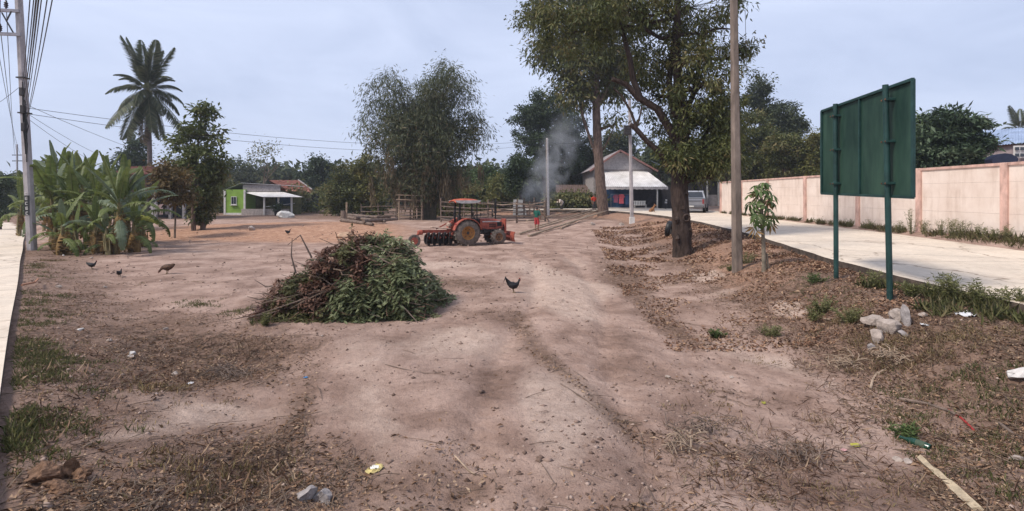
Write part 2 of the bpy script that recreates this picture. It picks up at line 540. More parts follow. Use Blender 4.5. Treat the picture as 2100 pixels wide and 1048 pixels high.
def soil_mask(x, y):
    e = np.interp(y, EY, EX); w = np.interp(y, WYv, WXv)
    bank = sst(1.15, 0.55, (e - x) / w) * (x < e + .5)
    r = 0.80 * bank
    d = dL(x, y)
    r = np.maximum(r, 0.60 * sst(3.4, 0.9, d) * sst(30, 20, y))
    # shapes of damp and trodden earth read from the place
    r = r + 0.75 * ellp(x, y, -4.1, 7.4, 2.0, 0.9, 0.1) + 0.35 * ellp(x, y, -4.6, 9.2, 1.6, 1.2)
    for cx_, cy_2, rx_, ry_, w_ in SPL_D: r = r + .72 * w_ * ellp(x, y, cx_, cy_2, rx_, ry_)
    r = r + 0.5 * ellp(x, y, -1.3, 13.4, 1.6, 0.8) + 0.5 * ellp(x, y, 3.2, 15.5, 1.3, 3.2, -0.2)
    r = r + 0.4 * ellp(x, y, 1.1, 3.6, 0.7, 0.4) + 0.35 * ellp(x, y, -1.0, 4.1, 0.8, 0.5)
    r = r + 0.75 * sst(39, 44, y) * sst(12, 8, x)
    r = r + 0.4 * ellp(x, y, -17, 21, 4.5, 2.2)
    g = 1.3 * ellp(x, y, -14.0, 31.5, 6.8, 5.2, 0.05) + 0.6 * ellp(x, y, -20, 30, 5.0, 4.0) + 0.45 * ellp(x, y, -9, 27, 4, 3)
    g = g + 0.30 * bank * sst(8, 14, y) + 0.12 * bank
    b = 0.9 * ellp(x, y, 1.0, 11.4, 0.9, 2.2, 0.25) + 0.7 * ellp(x, y, 2.2, 13.3, 0.8, 1.4, 0.3) + 0.5 * ellp(x, y, -2.6, 16.0, 3.0, 1.2)
    b = b + 0.75 * ellp(x, y, -0.9, 7.6, 1.0, 0.9) + 0.55 * ellp(x, y, -3.1, 5.2, 1.4, 0.45) + 0.6 * ellp(x, y, 0.7, 5.6, 0.6, 1.4, 0.15)
    b = b + 0.8 * ellp(x, y, 3.9, 7.5, 0.4, 0.5) + 0.5 * ellp(x, y, 3.1, 4.7, 0.4, 0.6) + 0.6 * ellp(x, y, 5.1, 12.4, 0.7, 0.4)
    for cx_, cy_2, rx_, ry_, w_ in SPL_P: b = b + w_ * ellp(x, y, cx_, cy_2, rx_, ry_)
    b = b + 0.35 * ellp(x, y, -6, 17, 4, 1.5) + 0.5 * ellp(x, y, -12, 20, 4, 2)
    return np.clip(r, 0, 1), np.clip(g, 0, 1), np.clip(b, 0, 1)

xs = axis_lines([(-420, -60, 40, 6), (-60, -14, 3, 0.45), (-14, -5.5, 0.3, 0.07), (-5.5, 5.5, 0.05, 0.05), (5.5, 14, 0.05, 0.3), (14, 60, 0.5, 3), (60, 420, 6, 40)])
ys = axis_lines([(-30, 2.4, 3, 0.12), (2.4, 9, 0.045, 0.06), (9, 25, 0.07, 0.28), (25, 60, 0.3, 1.0), (60, 700, 2, 60)])
gx, gy = np.meshgrid(xs, ys)
gz = H(gx, gy)
V = np.stack([gx, gy, gz], -1).reshape(-1, 3)
nx_, ny_ = len(xs), len(ys)
ii = (np.arange(ny_ - 1)[:, None] * nx_ + np.arange(nx_ - 1)[None, :]).ravel()
Fq = np.stack([ii, ii + 1, ii + 1 + nx_, ii + nx_], 1)
gme = npmesh('ground', V, Fq)
ca = gme.attributes.new('mask', 'FLOAT_COLOR', 'POINT')
mr, mg, mb_ = soil_mask(gx, gy)
ca.data.foreach_set('color', np.stack([mr, mg, mb_, np.ones_like(mr)], -1).astype(np.float32).ravel())
struct(addmesh('ground', gme, soil_material(), smooth=True), label='bare reddish soil lot with banks')

# ---- concrete roads
def concrete_material(name, c):
    m, t, b = _new(name)
    tcn = t.nodes.new('ShaderNodeTexCoord')
    def noise(sc, det=6, rough=0.6):
        n = t.nodes.new('ShaderNodeTexNoise'); n.inputs['Scale'].default_value = sc; n.inputs['Detail'].default_value = det
        n.inputs['Roughness'].default_value = rough
        t.links.new(tcn.outputs['Object'], n.inputs['Vector']); return n.outputs[0]
    r = t.nodes.new('ShaderNodeValToRGB')
    for e, (p, k) in zip(r.color_ramp.elements, ((0.3, 0.80), (0.7, 1.1))):
        e.position = p; e.color = (c[0] * k, c[1] * k, c[2] * k, 1)
    t.links.new(noise(0.8, 10, 0.65), r.inputs[0])
    r2 = t.nodes.new('ShaderNodeValToRGB')
    r2.color_ramp.elements[0].position = 0.36; r2.color_ramp.elements[0].color = (0.72, 0.68, 0.63, 1)
    r2.color_ramp.elements[1].position = 0.5; r2.color_ramp.elements[1].color = (1, 1, 1, 1)
    t.links.new(noise(7, 9, 0.75), r2.inputs[0])
    mxn = t.nodes.new('ShaderNodeMix'); mxn.data_type = 'RGBA'; mxn.blend_type = 'MULTIPLY'; mxn.inputs[0].default_value = 0.7
    t.links.new(r.outputs[0], mxn.inputs[6]); t.links.new(r2.outputs[0], mxn.inputs[7])
    # soil washed and driven onto the slabs, hairline cracks
    r3 = t.nodes.new('ShaderNodeValToRGB'); r3.color_ramp.elements[0].position = .56; r3.color_ramp.elements[0].color = (0, 0, 0, 1); r3.color_ramp.elements[1].position = .74; r3.color_ramp.elements[1].color = (.55, .55, .55, 1)
    t.links.new(noise(0.55, 9, 0.72), r3.inputs[0])
    m3 = t.nodes.new('ShaderNodeMix'); m3.data_type = 'RGBA'; t.links.new(r3.outputs[0], m3.inputs[0]); t.links.new(mxn.outputs[2], m3.inputs[6]); m3.inputs[7].default_value = (.33, .23, .165, 1)
    vo = t.nodes.new('ShaderNodeTexVoronoi'); vo.feature = 'DISTANCE_TO_EDGE'; vo.inputs['Scale'].default_value = .22
    nd_ = t.nodes.new('ShaderNodeTexNoise'); nd_.inputs['Scale'].default_value = 1.3; nd_.inputs['Detail'].default_value = 6; t.links.new(tcn.outputs['Object'], nd_.inputs['Vector'])
    ad = t.nodes.new('ShaderNodeMix'); ad.data_type = 'RGBA'; ad.blend_type = 'ADD'; ad.inputs[0].default_value = .9; t.links.new(tcn.outputs['Object'], ad.inputs[6]); t.links.new(nd_.outputs['Color'], ad.inputs[7])
    t.links.new(ad.outputs[2], vo.inputs['Vector'])
    r4 = t.nodes.new('ShaderNodeValToRGB'); r4.color_ramp.elements[0].position = .002; r4.color_ramp.elements[0].color = (.45, .4, .36, 1); r4.color_ramp.elements[1].position = .006; r4.color_ramp.elements[1].color = (1, 1, 1, 1)
    t.links.new(vo.outputs['Distance'], r4.inputs[0])
    m4 = t.nodes.new('ShaderNodeMix'); m4.data_type = 'RGBA'; m4.blend_type = 'MULTIPLY'; m4.inputs[0].default_value = 1.0; t.links.new(m3.outputs[2], m4.inputs[6]); t.links.new(r4.outputs[0], m4.inputs[7])
    t.links.new(m4.outputs[2], b.inputs['Base Color'])
    b.inputs['Roughness'].default_value = 0.85
    bp = t.nodes.new('ShaderNodeBump'); bp.inputs['Strength'].default_value = 0.3; bp.inputs['Distance'].default_value = 0.01
    t.links.new(noise(60, 4), bp.inputs['Height']); t.links.new(bp.outputs[0], b.inputs['Normal'])
    return m
MC = concrete_material('road_concrete', (0.62, 0.525, 0.42))
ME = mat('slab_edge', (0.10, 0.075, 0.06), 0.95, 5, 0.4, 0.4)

def road_slab(name, label, rows, y0, gap=0.014):
    """rows: list of (left point, right point); one slab piece between consecutive joints"""
    mb = MB()
    n = len(rows)
    vs = []
    for (l, r) in rows:
        for k in range(7):
            f = k / 6; vs.append(Vector(l).lerp(Vector(r), f))
    fs = []
    for i in range(n - 1):
        for k in range(6):
            a = i * 7 + k; fs.append((a, a + 1, a + 8, a + 7))
    mb.add(vs, fs, 0)
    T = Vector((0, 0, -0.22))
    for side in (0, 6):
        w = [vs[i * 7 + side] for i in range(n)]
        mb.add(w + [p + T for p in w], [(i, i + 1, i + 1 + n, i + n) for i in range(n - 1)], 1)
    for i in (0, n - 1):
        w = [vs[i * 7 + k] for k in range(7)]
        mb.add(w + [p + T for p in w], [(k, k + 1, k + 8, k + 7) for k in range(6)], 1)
    return mb

rroot = bpy.data.objects.new('road', None); COL.objects.link(rroot); struct(rroot, label='pale concrete lane beside the pink wall')
js = list(np.arange(-8, 46, 5.0)) + [49.4]
def edge_wob(y, s):
    return 0.05 * float(fbm(np.array(y * 1.7), np.array(s), 3)) * 2
for a, b_ in zip(js[:-1], js[1:]):
    rows = []
    for y in np.linspace(a + 0.007, b_ - 0.007, 13):
        e = np.interp(y, EY, EX) + edge_wob(y, 2.0); f = np.interp(y, FY, FX) + edge_wob(y, 8.0)
        z = float(zR(y))
        rows.append(((e, y, z), (f, y, z)))
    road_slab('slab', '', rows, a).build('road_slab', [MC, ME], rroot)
rows = []
for y in np.linspace(49.42, 54.2, 12):
    rows.append(((np.interp(y, EY, EX), y, float(zR(y))), (19.0, y, float(zR(y)))))
road_slab('slab', '', rows, 50).build('road_slab', [MC, ME], rroot)

lroot = bpy.data.objects.new('road', None); COL.objects.link(lroot); struct(lroot, label='pale concrete road along the left edge')
dx, dy = -0.944 / 1.375, 1 / 1.375      # along the road
jl = [-6, 0, 2.6, 6.4, 10.2, 14, 18, 24, 30, 40, 50, 70, 110]
for a, b_ in zip(jl[:-1], jl[1:]):
    rows = []
    for y in np.linspace(a + 0.006, b_ - 0.006, 9):
        xr = -0.25 - 0.944 * y
        wv = 0.012 * math.sin(y * .7)
        pr = Vector((xr + wv, y, float(zL(y)))); pl = pr + Vector((-4.0 * dy, 4.0 * dx, 0)); pl.z = float(zL(y))
        rows.append((pl, pr))
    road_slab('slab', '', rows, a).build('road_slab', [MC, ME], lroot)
# ================================================================== WALL, HOUSES
def wallmat():
    m, t, b = _new('pink_render')
    tcn = t.nodes.new('ShaderNodeTexCoord')
    def noise(sc, st=(1, 1, 1), det=8, rough=0.65):
        mpn = t.nodes.new('ShaderNodeMapping'); mpn.inputs['Scale'].default_value = st
        t.links.new(tcn.outputs['Object'], mpn.inputs['Vector'])
        n = t.nodes.new('ShaderNodeTexNoise'); n.inputs['Scale'].default_value = sc; n.inputs['Detail'].default_value = det
        n.inputs['Roughness'].default_value = rough
        t.links.new(mpn.outputs[0], n.inputs['Vector']); return n.outputs[0]
    r = t.nodes.new('ShaderNodeValToRGB')
    r.color_ramp.elements[0].position = 0.3; r.color_ramp.elements[0].color = (0.64, 0.52, 0.445, 1)
    r.color_ramp.elements[1].position = 0.7; r.color_ramp.elements[1].color = (0.77, 0.66, 0.585, 1)
    t.links.new(noise(1.3), r.inputs[0])
    # rain streaks and splashed soil stains
    s = t.nodes.new('ShaderNodeValToRGB')
    s.color_ramp.elements[0].position = 0.36; s.color_ramp.elements[0].color = (0.74, 0.68, 0.64, 1)
    s.color_ramp.elements[1].position = 0.52; s.color_ramp.elements[1].color = (1, 1, 1, 1)
    t.links.new(noise(1.1, (3, 3, 0.5), 10, .72), s.inputs[0])
    mxn = t.nodes.new('ShaderNodeMix'); mxn.data_type = 'RGBA'; mxn.blend_type = 'MULTIPLY'; mxn.inputs[0].default_value = 0.55
    t.links.new(r.outputs[0], mxn.inputs[6]); t.links.new(s.outputs[0], mxn.inputs[7])
    t.links.new(mxn.outputs[2], b.inputs['Base Color']); b.inputs['Roughness'].default_value = 0.9
    bp = t.nodes.new('ShaderNodeBump'); bp.inputs['Strength'].default_value = 0.35; bp.inputs['Distance'].default_value = 0.015
    t.links.new(noise(30), bp.inputs['Height']); t.links.new(bp.outputs[0], b.inputs['Normal'])
    return m
MW = wallmat()
MWP = mat('pink_trim', (0.57, 0.37, 0.31), 0.85, 3, 0.3, 0.25, stretch=(1, 1, 0.5))
rng = random.Random(5)

wall = thing('boundary_wall', 'long pale pink concrete wall with darker pink pillars beside the lane', 'wall', (0, 0, 0))
pil = [8.6, 12.4, 16.07, 19.75, 23.6, 28.4, 33.2, 37.6, 42.0]
def wx(y): return 14.51 + 0.064 * y
HW = 2.38
wb = lambda y: 0.80 + 0.0072 * y     # wall foot
for i, y in enumerate(pil):
    b0 = wb(y)
    MB().box((wx(y) - 0.02, y, b0 + HW / 2 - 0.2), (0.22, 0.24, HW + 0.4), ch=0.012).build('pillar', MWP, wall)
nrow = 5
for a, b_ in zip(pil[:-1], pil[1:]):
    ya, yb = a + 0.12, b_ - 0.12
    za = wb(a) - 0.25; hh = (HW - 0.09 + 0.25) / nrow
    for r in range(nrow):
        off = rng.uniform(-0.0025, 0.0025)
        mb = MB()
        g = 0.0022
        pts = [(wx(ya) + off, ya, wb(ya) - 0.25 + r * hh + g), (wx(yb) + off, yb, wb(yb) - 0.25 + r * hh + g)]
        v = []
        for x, y, z in pts:
            for dx_, dz in ((-0.045, 0), (0.045, 0), (0.045, hh - 2 * g), (-0.045, hh - 2 * g)):
                v.append((x + dx_, y, z + dz))
        mb.add(v, [(0, 1, 2, 3), (4, 5, 6, 7), (0, 1, 5, 4), (1, 2, 6, 5), (2, 3, 7, 6), (3, 0, 4, 7)])
        mb.build('slab', MW, wall)
    zt = HW - 0.045
    MB().bar((wx(ya) - 0.005, ya + 0.001, wb(ya) + zt), (wx(yb) - 0.005, yb - 0.001, wb(yb) + zt), 0.17, 0.09).build('coping', MWP, wall)
# return of the wall at its far end, along the drive
MB().box((wx(42) + 2.1, 42.02, wb(42) + HW / 2 - 0.25), (3.9, 0.1, HW + 0.3)).build('return_panel', MW, wall)
MB().box((wx(42) + 2.1, 42.02, wb(42) + HW - 0.04), (3.86, 0.17, 0.09)).build('coping', MWP, wall)

MCORR = mat('corrugated_steel', (0.62, 0.59, 0.56), 0.5, 1.2, 0.14, 0.1, metal=0.25, c2=(0.66, 0.64, 0.63))
MRED = mat('rusty_red_roof', (0.17, 0.062, 0.045), 0.85, 3.0, 0.4, 0.3)
MGREY = mat('grey_plaster', (0.30, 0.27, 0.26), 0.9, 3, 0.25, 0.2)
MWHITE = mat('white_paint', (0.62, 0.60, 0.57), 0.7, 4, 0.15, 0.1)
MGREEN = mat('lime_green_paint', (0.215, 0.36, 0.06), 0.75, 2.5, 0.12, 0.1)
MBLOCK = mat('grey_block', (0.40, 0.35, 0.32), 0.95, 5, 0.25, 0.4)
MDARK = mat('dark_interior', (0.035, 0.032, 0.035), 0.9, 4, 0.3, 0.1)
MWOOD = mat('weathered_wood', (0.17, 0.125, 0.10), 0.9, 6, 0.4, 0.5, stretch=(1, 1, 0.2))
MWOOD2 = mat('dry_pole_wood', (0.34, 0.255, 0.185), 0.9, 8, 0.4, 0.5, stretch=(0.3, 1, 1))
MGLASS = mat('dark_glass', (0.03, 0.035, 0.045), 0.12, 3, 0.2, 0.0, spec=0.6)
MBLUE = mat('blue_sheet', (0.018, 0.055, 0.13), 0.7, 3, 0.3, 0.3)
MBLUEROOF = mat('blue_roof_steel', (0.20, 0.28, 0.43), 0.5, 1.2, 0.25, 0.05, metal=0.1, c2=(0.32, 0.39, 0.52))
MDIRTYW = mat('dirty_white', (0.5, 0.49, 0.47), 0.8, 5, 0.25, 0.1)

def corr(mb, a, b, c, d, n, amp=0.018, th=0.008, mi=0):
    """corrugated sheet over the quad a b c d: ribs run from edge ab to edge dc"""
    a, b, c, d = map(Vector, (a, b, c, d))
    nrm = (b - a).cross(d - a).normalized()
    if nrm.z < 0: nrm = -nrm
    N_ = n * 4
    top = []; bot = []
    for i in range(N_ + 1):
        f = i / N_; o = nrm * (amp * (1 if (i % 4) in (1, 2) else -1))
        top.append(a.lerp(b, f) + o); bot.append(d.lerp(c, f) + o)
    vs = top + bot + [p - nrm * th for p in top] + [p - nrm * th for p in bot]
    M_ = N_ + 1; fs = []
    for i in range(N_):
        fs += [(i, i + 1, M_ + i + 1, M_ + i), (2 * M_ + i, 3 * M_ + i, 3 * M_ + i + 1, 2 * M_ + i + 1),
               (i, 2 * M_ + i, 2 * M_ + i + 1, i + 1), (M_ + i, M_ + i + 1, 3 * M_ + i + 1, 3 * M_ + i)]
    return mb.add(vs, fs, mi)

# ---------------------------------------------------------------- gabled house by the junction
g0 = 1.0
hs = thing('house', 'grey gabled house with white steel awning over a blue-backed porch', 'house', (0, 0, 0))
YG, YF = 58.0, 54.6
def X(px, Y): return (px - CX) / F * Y
def Z(py, Y): return CAMZ - (py - HY) / F * Y
xl, xr, xm = X(1212, YG), X(1342, YG), X(1270, YG)
ze, zp = Z(348, YG), Z(309, YG)
mb = MB(); mb.prism([(xl + .3, g0 - .3), (xr - .3, g0 - .3), (xr - .3, ze), (xm, zp - .15), (xl + .3, ze)], YG, YG + 9); mb.build('wall', MGREY, hs)
for k in range(9):   # weatherboards of the gable
    z0 = ze + 0.05 + k * (zp - ze - .3) / 9; z1 = z0 + (zp - ze - .3) / 9 - 0.01
    def xa(z): f = (z - ze) / (zp - ze); return (xl + .35 + (xm - xl - .35) * f, xr - .35 + (xm - xr + .35) * f)
    l0, r0 = xa(z0); l1, r1 = xa(z1)
    MB().prism([(l0, z0), (r0, z0), (r1, z1), (l1, z1)], YG - 0.05, YG - 0.012).build('gable_board', mat('gable_board_grey', (0.44, 0.41, 0.41), 0.85, 5, 0.2, 0.2), hs)
for s, xe in ((-1, xl - .25), (1, xr + .25)):
    mb = MB(); corr(mb, (xe, YG - .6, ze - .12), (xe, YG + 9.5, ze - .12), (xm, YG + 9.5, zp + .05), (xm, YG - .6, zp + .05), 40, 0.02); mb.build('roof', mat('grey_roof_tile', (0.25, 0.22, 0.22), 0.8, 3, 0.3, 0.2), hs)
    MB().bar((xe, YG - .62, ze - .2), (xm, YG - .62, zp - .03), 0.03, 0.2).build('bargeboard', mat('faded_red_board', (0.26, 0.13, 0.115), 0.8, 4, 0.2, 0.2), hs)
# awning
al, ar = X(1236, YG), X(1328, YG)
bl, br = X(1238, YF), X(1370, YF)
zA, zB = Z(351, YG), Z(383, YF)
mb = MB(); corr(mb, (al - .4, YG - .02, zA), (ar, YG - .02, zA), (br, YF, zB), (bl, YF, zB), 30, 0.02); mb.build('awning_roof', MCORR, hs)
MB().box(((al + ar) / 2, YG - 0.06, zA + .12), (ar - al + .2, .06, .16)).build('flashing', MGREY, hs)
mb = MB()
for i in range(26):
    f0, f1 = i / 26, (i + 1) / 26
    zz = zB - 0.26 - 0.04 * (i % 2)
    mb.add([(bl + (br - bl) * f0, YF - .01, zB - .04), (bl + (br - bl) * f1, YF - .01, zB - .04), (bl + (br - bl) * f1, YF - .01, zz), (bl + (br - bl) * f0, YF - .01, zz),
            (bl + (br - bl) * f0, YF - .03, zB - .04), (bl + (br - bl) * f1, YF - .03, zB - .04), (bl + (br - bl) * f1, YF - .03, zz), (bl + (br - bl) * f0, YF - .03, zz)],
           [(0, 1, 2, 3), (7, 6, 5, 4), (3, 2, 6, 7), (0, 4, 5, 1)])
mb.build('valance', mat('valance_grey', (0.42, 0.39, 0.385), 0.7, 3, 0.25, 0.1), hs)
for px in (1240, 1292, 1348):
    MB().box((X(px, YF + .15), YF + .15, (g0 + zB) / 2 - .1), (0.12, 0.12, zB - g0 + .1)).build('post', MDIRTYW, hs)
MB().box(((X(1238, YG) + X(1290, YG)) / 2, YG - .10, g0 + 1.15), (X(1290, YG) - X(1238, YG), 0.05, 2.3)).build('blue_panel', MBLUE, hs)
MB().box(((X(1290, YG) + X(1345, YG)) / 2, YG - .10, g0 + 1.15), (X(1345, YG) - X(1290, YG) - .04, 0.05, 2.3)).build('dark_panel', MDARK, hs)
MB().box(((bl + br) / 2 - .4, (YF + YG) / 2, g0 + .02), (br - bl - 1, YG - YF - .3, .16)).build('porch_floor', MGREY, hs)
# side wing with dark roof, right of the house
sw = thing('shed', 'low side wing with dark sloping roof between the gabled house and the tree', 'shed', (0, 0, 0))
mb = MB(); corr(mb, (X(1335, 57.5), 57.5, Z(330, 57.5)), (X(1345, 62), 62, Z(330, 57.5)), (X(1430, 62), 62, Z(366, 57.5)), (X(1420, 57.5), 57.5, Z(366, 57.5)), 14, 0.02)
mb.build('roof', mat('dull_blue_roof', (0.12, 0.14, 0.18), 0.6, 2, 0.3, 0.1), sw)
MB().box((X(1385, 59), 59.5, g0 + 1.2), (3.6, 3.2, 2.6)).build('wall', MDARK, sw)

# ---------------------------------------------------------------- low hut behind the smoke
ht = thing('hut', 'low dark hut with rusty brown roof behind the hedge and smoke', 'hut', (0, 0, 0))
Yh = 60
mb = MB(); corr(mb, (X(1140, Yh), Yh, Z(395, Yh)), (X(1232, Yh), Yh, Z(395, Yh)), (X(1228, Yh + 4), Yh + 4, Z(377, Yh)), (X(1140, Yh + 4), Yh + 4, Z(377, Yh)), 24, 0.02); mb.build('roof', mat('brown_rust_roof', (0.13, 0.088, 0.075), 0.9, 3, 0.4, 0.2), ht)
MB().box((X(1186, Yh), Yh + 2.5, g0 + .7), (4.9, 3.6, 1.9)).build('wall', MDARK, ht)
for px in (1146, 1186, 1226):
    MB().box((X(px, Yh), Yh + .15, g0 + .8), (.14, .14, 1.75)).build('post', MWOOD, ht)
# ---------------------------------------------------------------- shed at the right end of the drive
sd_ = thing('shed', 'small shed with tilted steel roof behind the silver pickup', 'shed', (0, 0, 0))
Ys = 56
mb = MB(); corr(mb, (X(1444, Ys), Ys, Z(349, Ys)), (X(1444, Ys + 5), Ys + 5, Z(352, Ys)), (X(1500, Ys + 5), Ys + 5, Z(366, Ys)), (X(1500, Ys), Ys, Z(362, Ys)), 14, 0.02); mb.build('roof', MCORR, sd_)
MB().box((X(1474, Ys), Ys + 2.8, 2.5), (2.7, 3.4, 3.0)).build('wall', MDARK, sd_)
for px in (1452, 1475, 1497):
    MB().box((X(px, Ys), Ys + .2, 2.5), (.13, .13, 3.2)).build('post', MDIRTYW, sd_)
MB().box((X(1463, Ys), Ys + .3, 1.75), (1.1, .06, 1.5)).build('panel', MGREY, sd_)

# ---------------------------------------------------------------- green house
Yg = 53.0
gg = hz(X(520, Yg), Yg)
gh = thing('house', 'small lime green house with open block-walled veranda', 'house', (0, 0, 0))
x0, x1, x2 = X(460, Yg), X(503, Yg), X(599, Yg)
zt = Z(390, Yg)
MB().box(((x0 + x1) / 2, Yg + 2.2, (gg + zt) / 2 + .02), (x1 - x0, 4.4, zt - gg + .1)).build('wall', MGREEN, gh)
for x in (x0 + .06, x1 - .06):
    MB().box((x, Yg - .01, (gg + zt) / 2), (.2, .1, zt - gg), ch=.01).build('corner_post', MWHITE, gh)
MB().box(((x0 + x1) / 2, Yg - .02, gg + .1), (x1 - x0 - .2, .06, .26)).build('plinth', MWHITE, gh)
xw, zw = X(480, Yg), Z(411.5, Yg)
wn = MB().box((xw, Yg - .03, zw), (.56, .07, .86)).build('window', MWHITE, gh)
for s in (-1, 1):
    MB().box((xw + s * .125, Yg - .066, zw + .01), (.21, .02, .72)).build('pane', MGLASS, wn)
MB().box((xw, Yg - .09, zw - .46), (.7, .14, .06)).build('sill', MWHITE, wn)
# parapet fascia and sloped roofs
zf0, zf1 = Z(393, Yg), Z(378.5, Yg)
xf0, xf1 = X(495, Yg), X(572, Yg)
MB().box(((xf0 + xf1) / 2, Yg + .35, (zf0 + zf1) / 2), (xf1 - xf0, .12, zf1 - zf0)).build('fascia', mat('fascia_grey', (0.32, 0.29, 0.29), 0.85, 6, 0.25, 0.2), gh)
mb = MB(); corr(mb, (xf0 - .15, Yg + .1, zf1 + .18), (xf1 + .7, Yg + .1, zf1 - .08), (xf1 + .7, Yg + 5, zf1 - .1), (xf0 - .15, Yg + 5, zf1 + .15), 26, 0.015); mb.build('roof', MCORR, gh)
mb = MB(); corr(mb, (xf0 - .17, Yg + .1, zf1 + .17), (xf0 - .17, Yg + 5, zf1 + .15), (x0 - .25, Yg + 5, Z(390, Yg)), (x0 - .25, Yg + .1, Z(391, Yg)), 12, 0.015); mb.build('side_roof', MCORR, gh)
# veranda
MB().box(((x1 + x2) / 2 + .03, Yg - .75, gg + (Z(428, Yg) - gg) / 2 - .1), (x2 - x1, .12, Z(428, Yg) - gg + .2)).build('dwarf_wall', MBLOCK, gh)
MB().box(((x1 + x2) / 2, Yg + 2.2, (gg + zt) / 2 - .1), (x2 - x1, .1, zt - gg)).build('back_wall', mat('olive_wall', (0.12, 0.115, 0.05), 0.9, 3, 0.4, 0.1), gh)
MB().box((X(580, Yg + 2), Yg + 2.12, Z(410, Yg + 2)), (1.6, .05, 1.2)).build('blue_sheet', mat('dark_blue_sheet', (0.03, 0.055, 0.10), 0.8, 3, 0.3, 0.2), gh)
za_, zb_ = Z(394, Yg), Z(404, Yg - 1.5)
mb = MB(); corr(mb, (X(497, Yg), Yg + .28, za_), (X(580, Yg), Yg + .28, za_), (X(622, Yg - 1.5), Yg - 1.5, zb_), (X(540, Yg - 1.5), Yg - 1.5, zb_), 24, 0.015); mb.build('veranda_roof', MCORR, gh)
for px, top in ((542, 404), (571, 404), (598, 404)):
    MB().box((X(px, Yg - .9), Yg - .9, (gg + zb_) / 2), (.15, .15, zb_ - gg - .06), ch=.01).build('post', MWHITE, gh)
MB().bar((X(545, Yg - 1), Yg - .95, Z(424, Yg - 1)), (X(604, Yg - 1), Yg - .95, Z(417, Yg - 1)), .05, .05).build('rail', MDIRTYW, gh)

# ---------------------------------------------------------------- old wooden house with rusty roof
Yr = 61.0
gr_ = hz(X(600, Yr), Yr)
oh = thing('house', 'old wooden house with rusty red roof behind the green house', 'house', (0, 0, 0))
ra, rb = X(548, Yr), X(606, Yr); zr0, zr1 = Z(369.5, Yr + 3), Z(389, Yr)
mb = MB(); corr(mb, (X(552, Yr + 3), Yr + 3, zr0), (X(612, Yr + 3), Yr + 3, zr0), (X(638, Yr), Yr, zr1), (X(590, Yr), Yr, zr1), 24, 0.02); mb.build('roof', MRED, oh)
mb = MB(); corr(mb, (X(552, Yr + 3), Yr + 3, zr0), (X(612, Yr + 3), Yr + 3, zr0), (X(612, Yr + 3), Yr + 6, zr1), (X(540, Yr + 3), Yr + 6, zr1), 24, 0.02); mb.build('rear_roof', MRED, oh)
mb = MB(); corr(mb, (X(586, Yr), Yr - .05, zr1 - .02), (X(640, Yr), Yr - .05, zr1 - .02), (X(642, Yr - 1), Yr - 1.2, Z(394, Yr - 1)), (X(590, Yr - 1), Yr - 1.2, Z(394, Yr - 1)), 18, 0.02); mb.build('eave_roof', mat('rust_light', (0.30, 0.13, 0.09), 0.85, 3, 0.3, 0.3), oh)
MB().bar((X(612, Yr + 3), Yr + 2.98, zr0 + .05), (X(640, Yr), Yr - .02, zr1 + .04), .12, .1).build('ridge_cap', MGREY, oh)
for k in range(9):
    z0 = gr_ + .9 + k * .24
    if z0 > zr1 - .25: break
    MB().box(((X(590, Yr) + X(634, Yr)) / 2, Yr + .3, z0 + .11), (X(634, Yr) - X(590, Yr), .05, .225), (0, rng.uniform(-.006, .006), 0)).build('plank', MWOOD, oh)
MB().box(((X(590, Yr) + X(634, Yr)) / 2, Yr + 2, gr_ + 1.2), (X(634, Yr) - X(590, Yr) - .1, 3, 2.2)).build('inner_wall', MDARK, oh)
for px in (592, 613, 634):
    MB().box((X(px, Yr), Yr - .2, gr_ + .9), (.16, .16, 2.2)).build('stilt', MWOOD, oh)
# pile of timber beside it
for k, (px, py, w) in enumerate(((628, 424, 1.7), (632, 430, 1.4), (624, 435, 1.6))):
    pass

# ---------------------------------------------------------------- stilt house behind the banana grove
Yb = 43.0
gb = hz(X(330, Yb), Yb)
st = thing('house', 'stilt house with red roof and dark open ground floor behind the banana grove', 'house', (0, 0, 0))
zb1, zb2 = Z(392, Yb), Z(358, Yb)
MB().box((X(310, Yb), Yb + 1.6, (zb1 + zb2) / 2), (X(380, Yb) - X(240, Yb), 3, zb2 - zb1)).build('upper_wall', mat('brown_boards', (0.13, 0.085, 0.06), 0.9, 4, 0.4, 0.3, stretch=(1, 1, 4)), st)
mb = MB(); corr(mb, (X(232, Yb), Yb - .6, Z(358, Yb)), (X(388, Yb), Yb - .6, Z(358, Yb)), (X(384, Yb), Yb + 1.6, Z(342, Yb + 2)), (X(236, Yb), Yb + 1.6, Z(342, Yb + 2)), 40, .02); mb.build('roof', MRED, st)
mb = MB(); corr(mb, (X(232, Yb), Yb + 3.8, Z(358, Yb)), (X(388, Yb), Yb + 3.8, Z(358, Yb)), (X(384, Yb), Yb + 1.6, Z(342, Yb + 2)), (X(236, Yb), Yb + 1.6, Z(342, Yb + 2)), 40, .02); mb.build('rear_roof', MRED, st)
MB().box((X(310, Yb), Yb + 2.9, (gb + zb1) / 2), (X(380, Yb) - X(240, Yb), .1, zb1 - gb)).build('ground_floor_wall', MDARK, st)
for px in (246, 290, 318, 348, 376):
    MB().box((X(px, Yb), Yb + .1, (gb + zb1) / 2 - .1), (.2, .2, zb1 - gb + .1)).build('stilt', mat('concrete_stilt', (0.27, 0.26, 0.27), 0.9, 5, 0.2, 0.2), st)
mb = MB(); corr(mb, (X(352, Yb - 1), Yb - .02, Z(391, Yb)), (X(386, Yb - 1), Yb - .02, Z(391, Yb)), (X(388, Yb - 2), Yb - 2.0, Z(397, Yb - 2)), (X(352, Yb - 2), Yb - 2.0, Z(397, Yb - 2)), 12, .015); mb.build('lean_to_roof', MCORR, st)
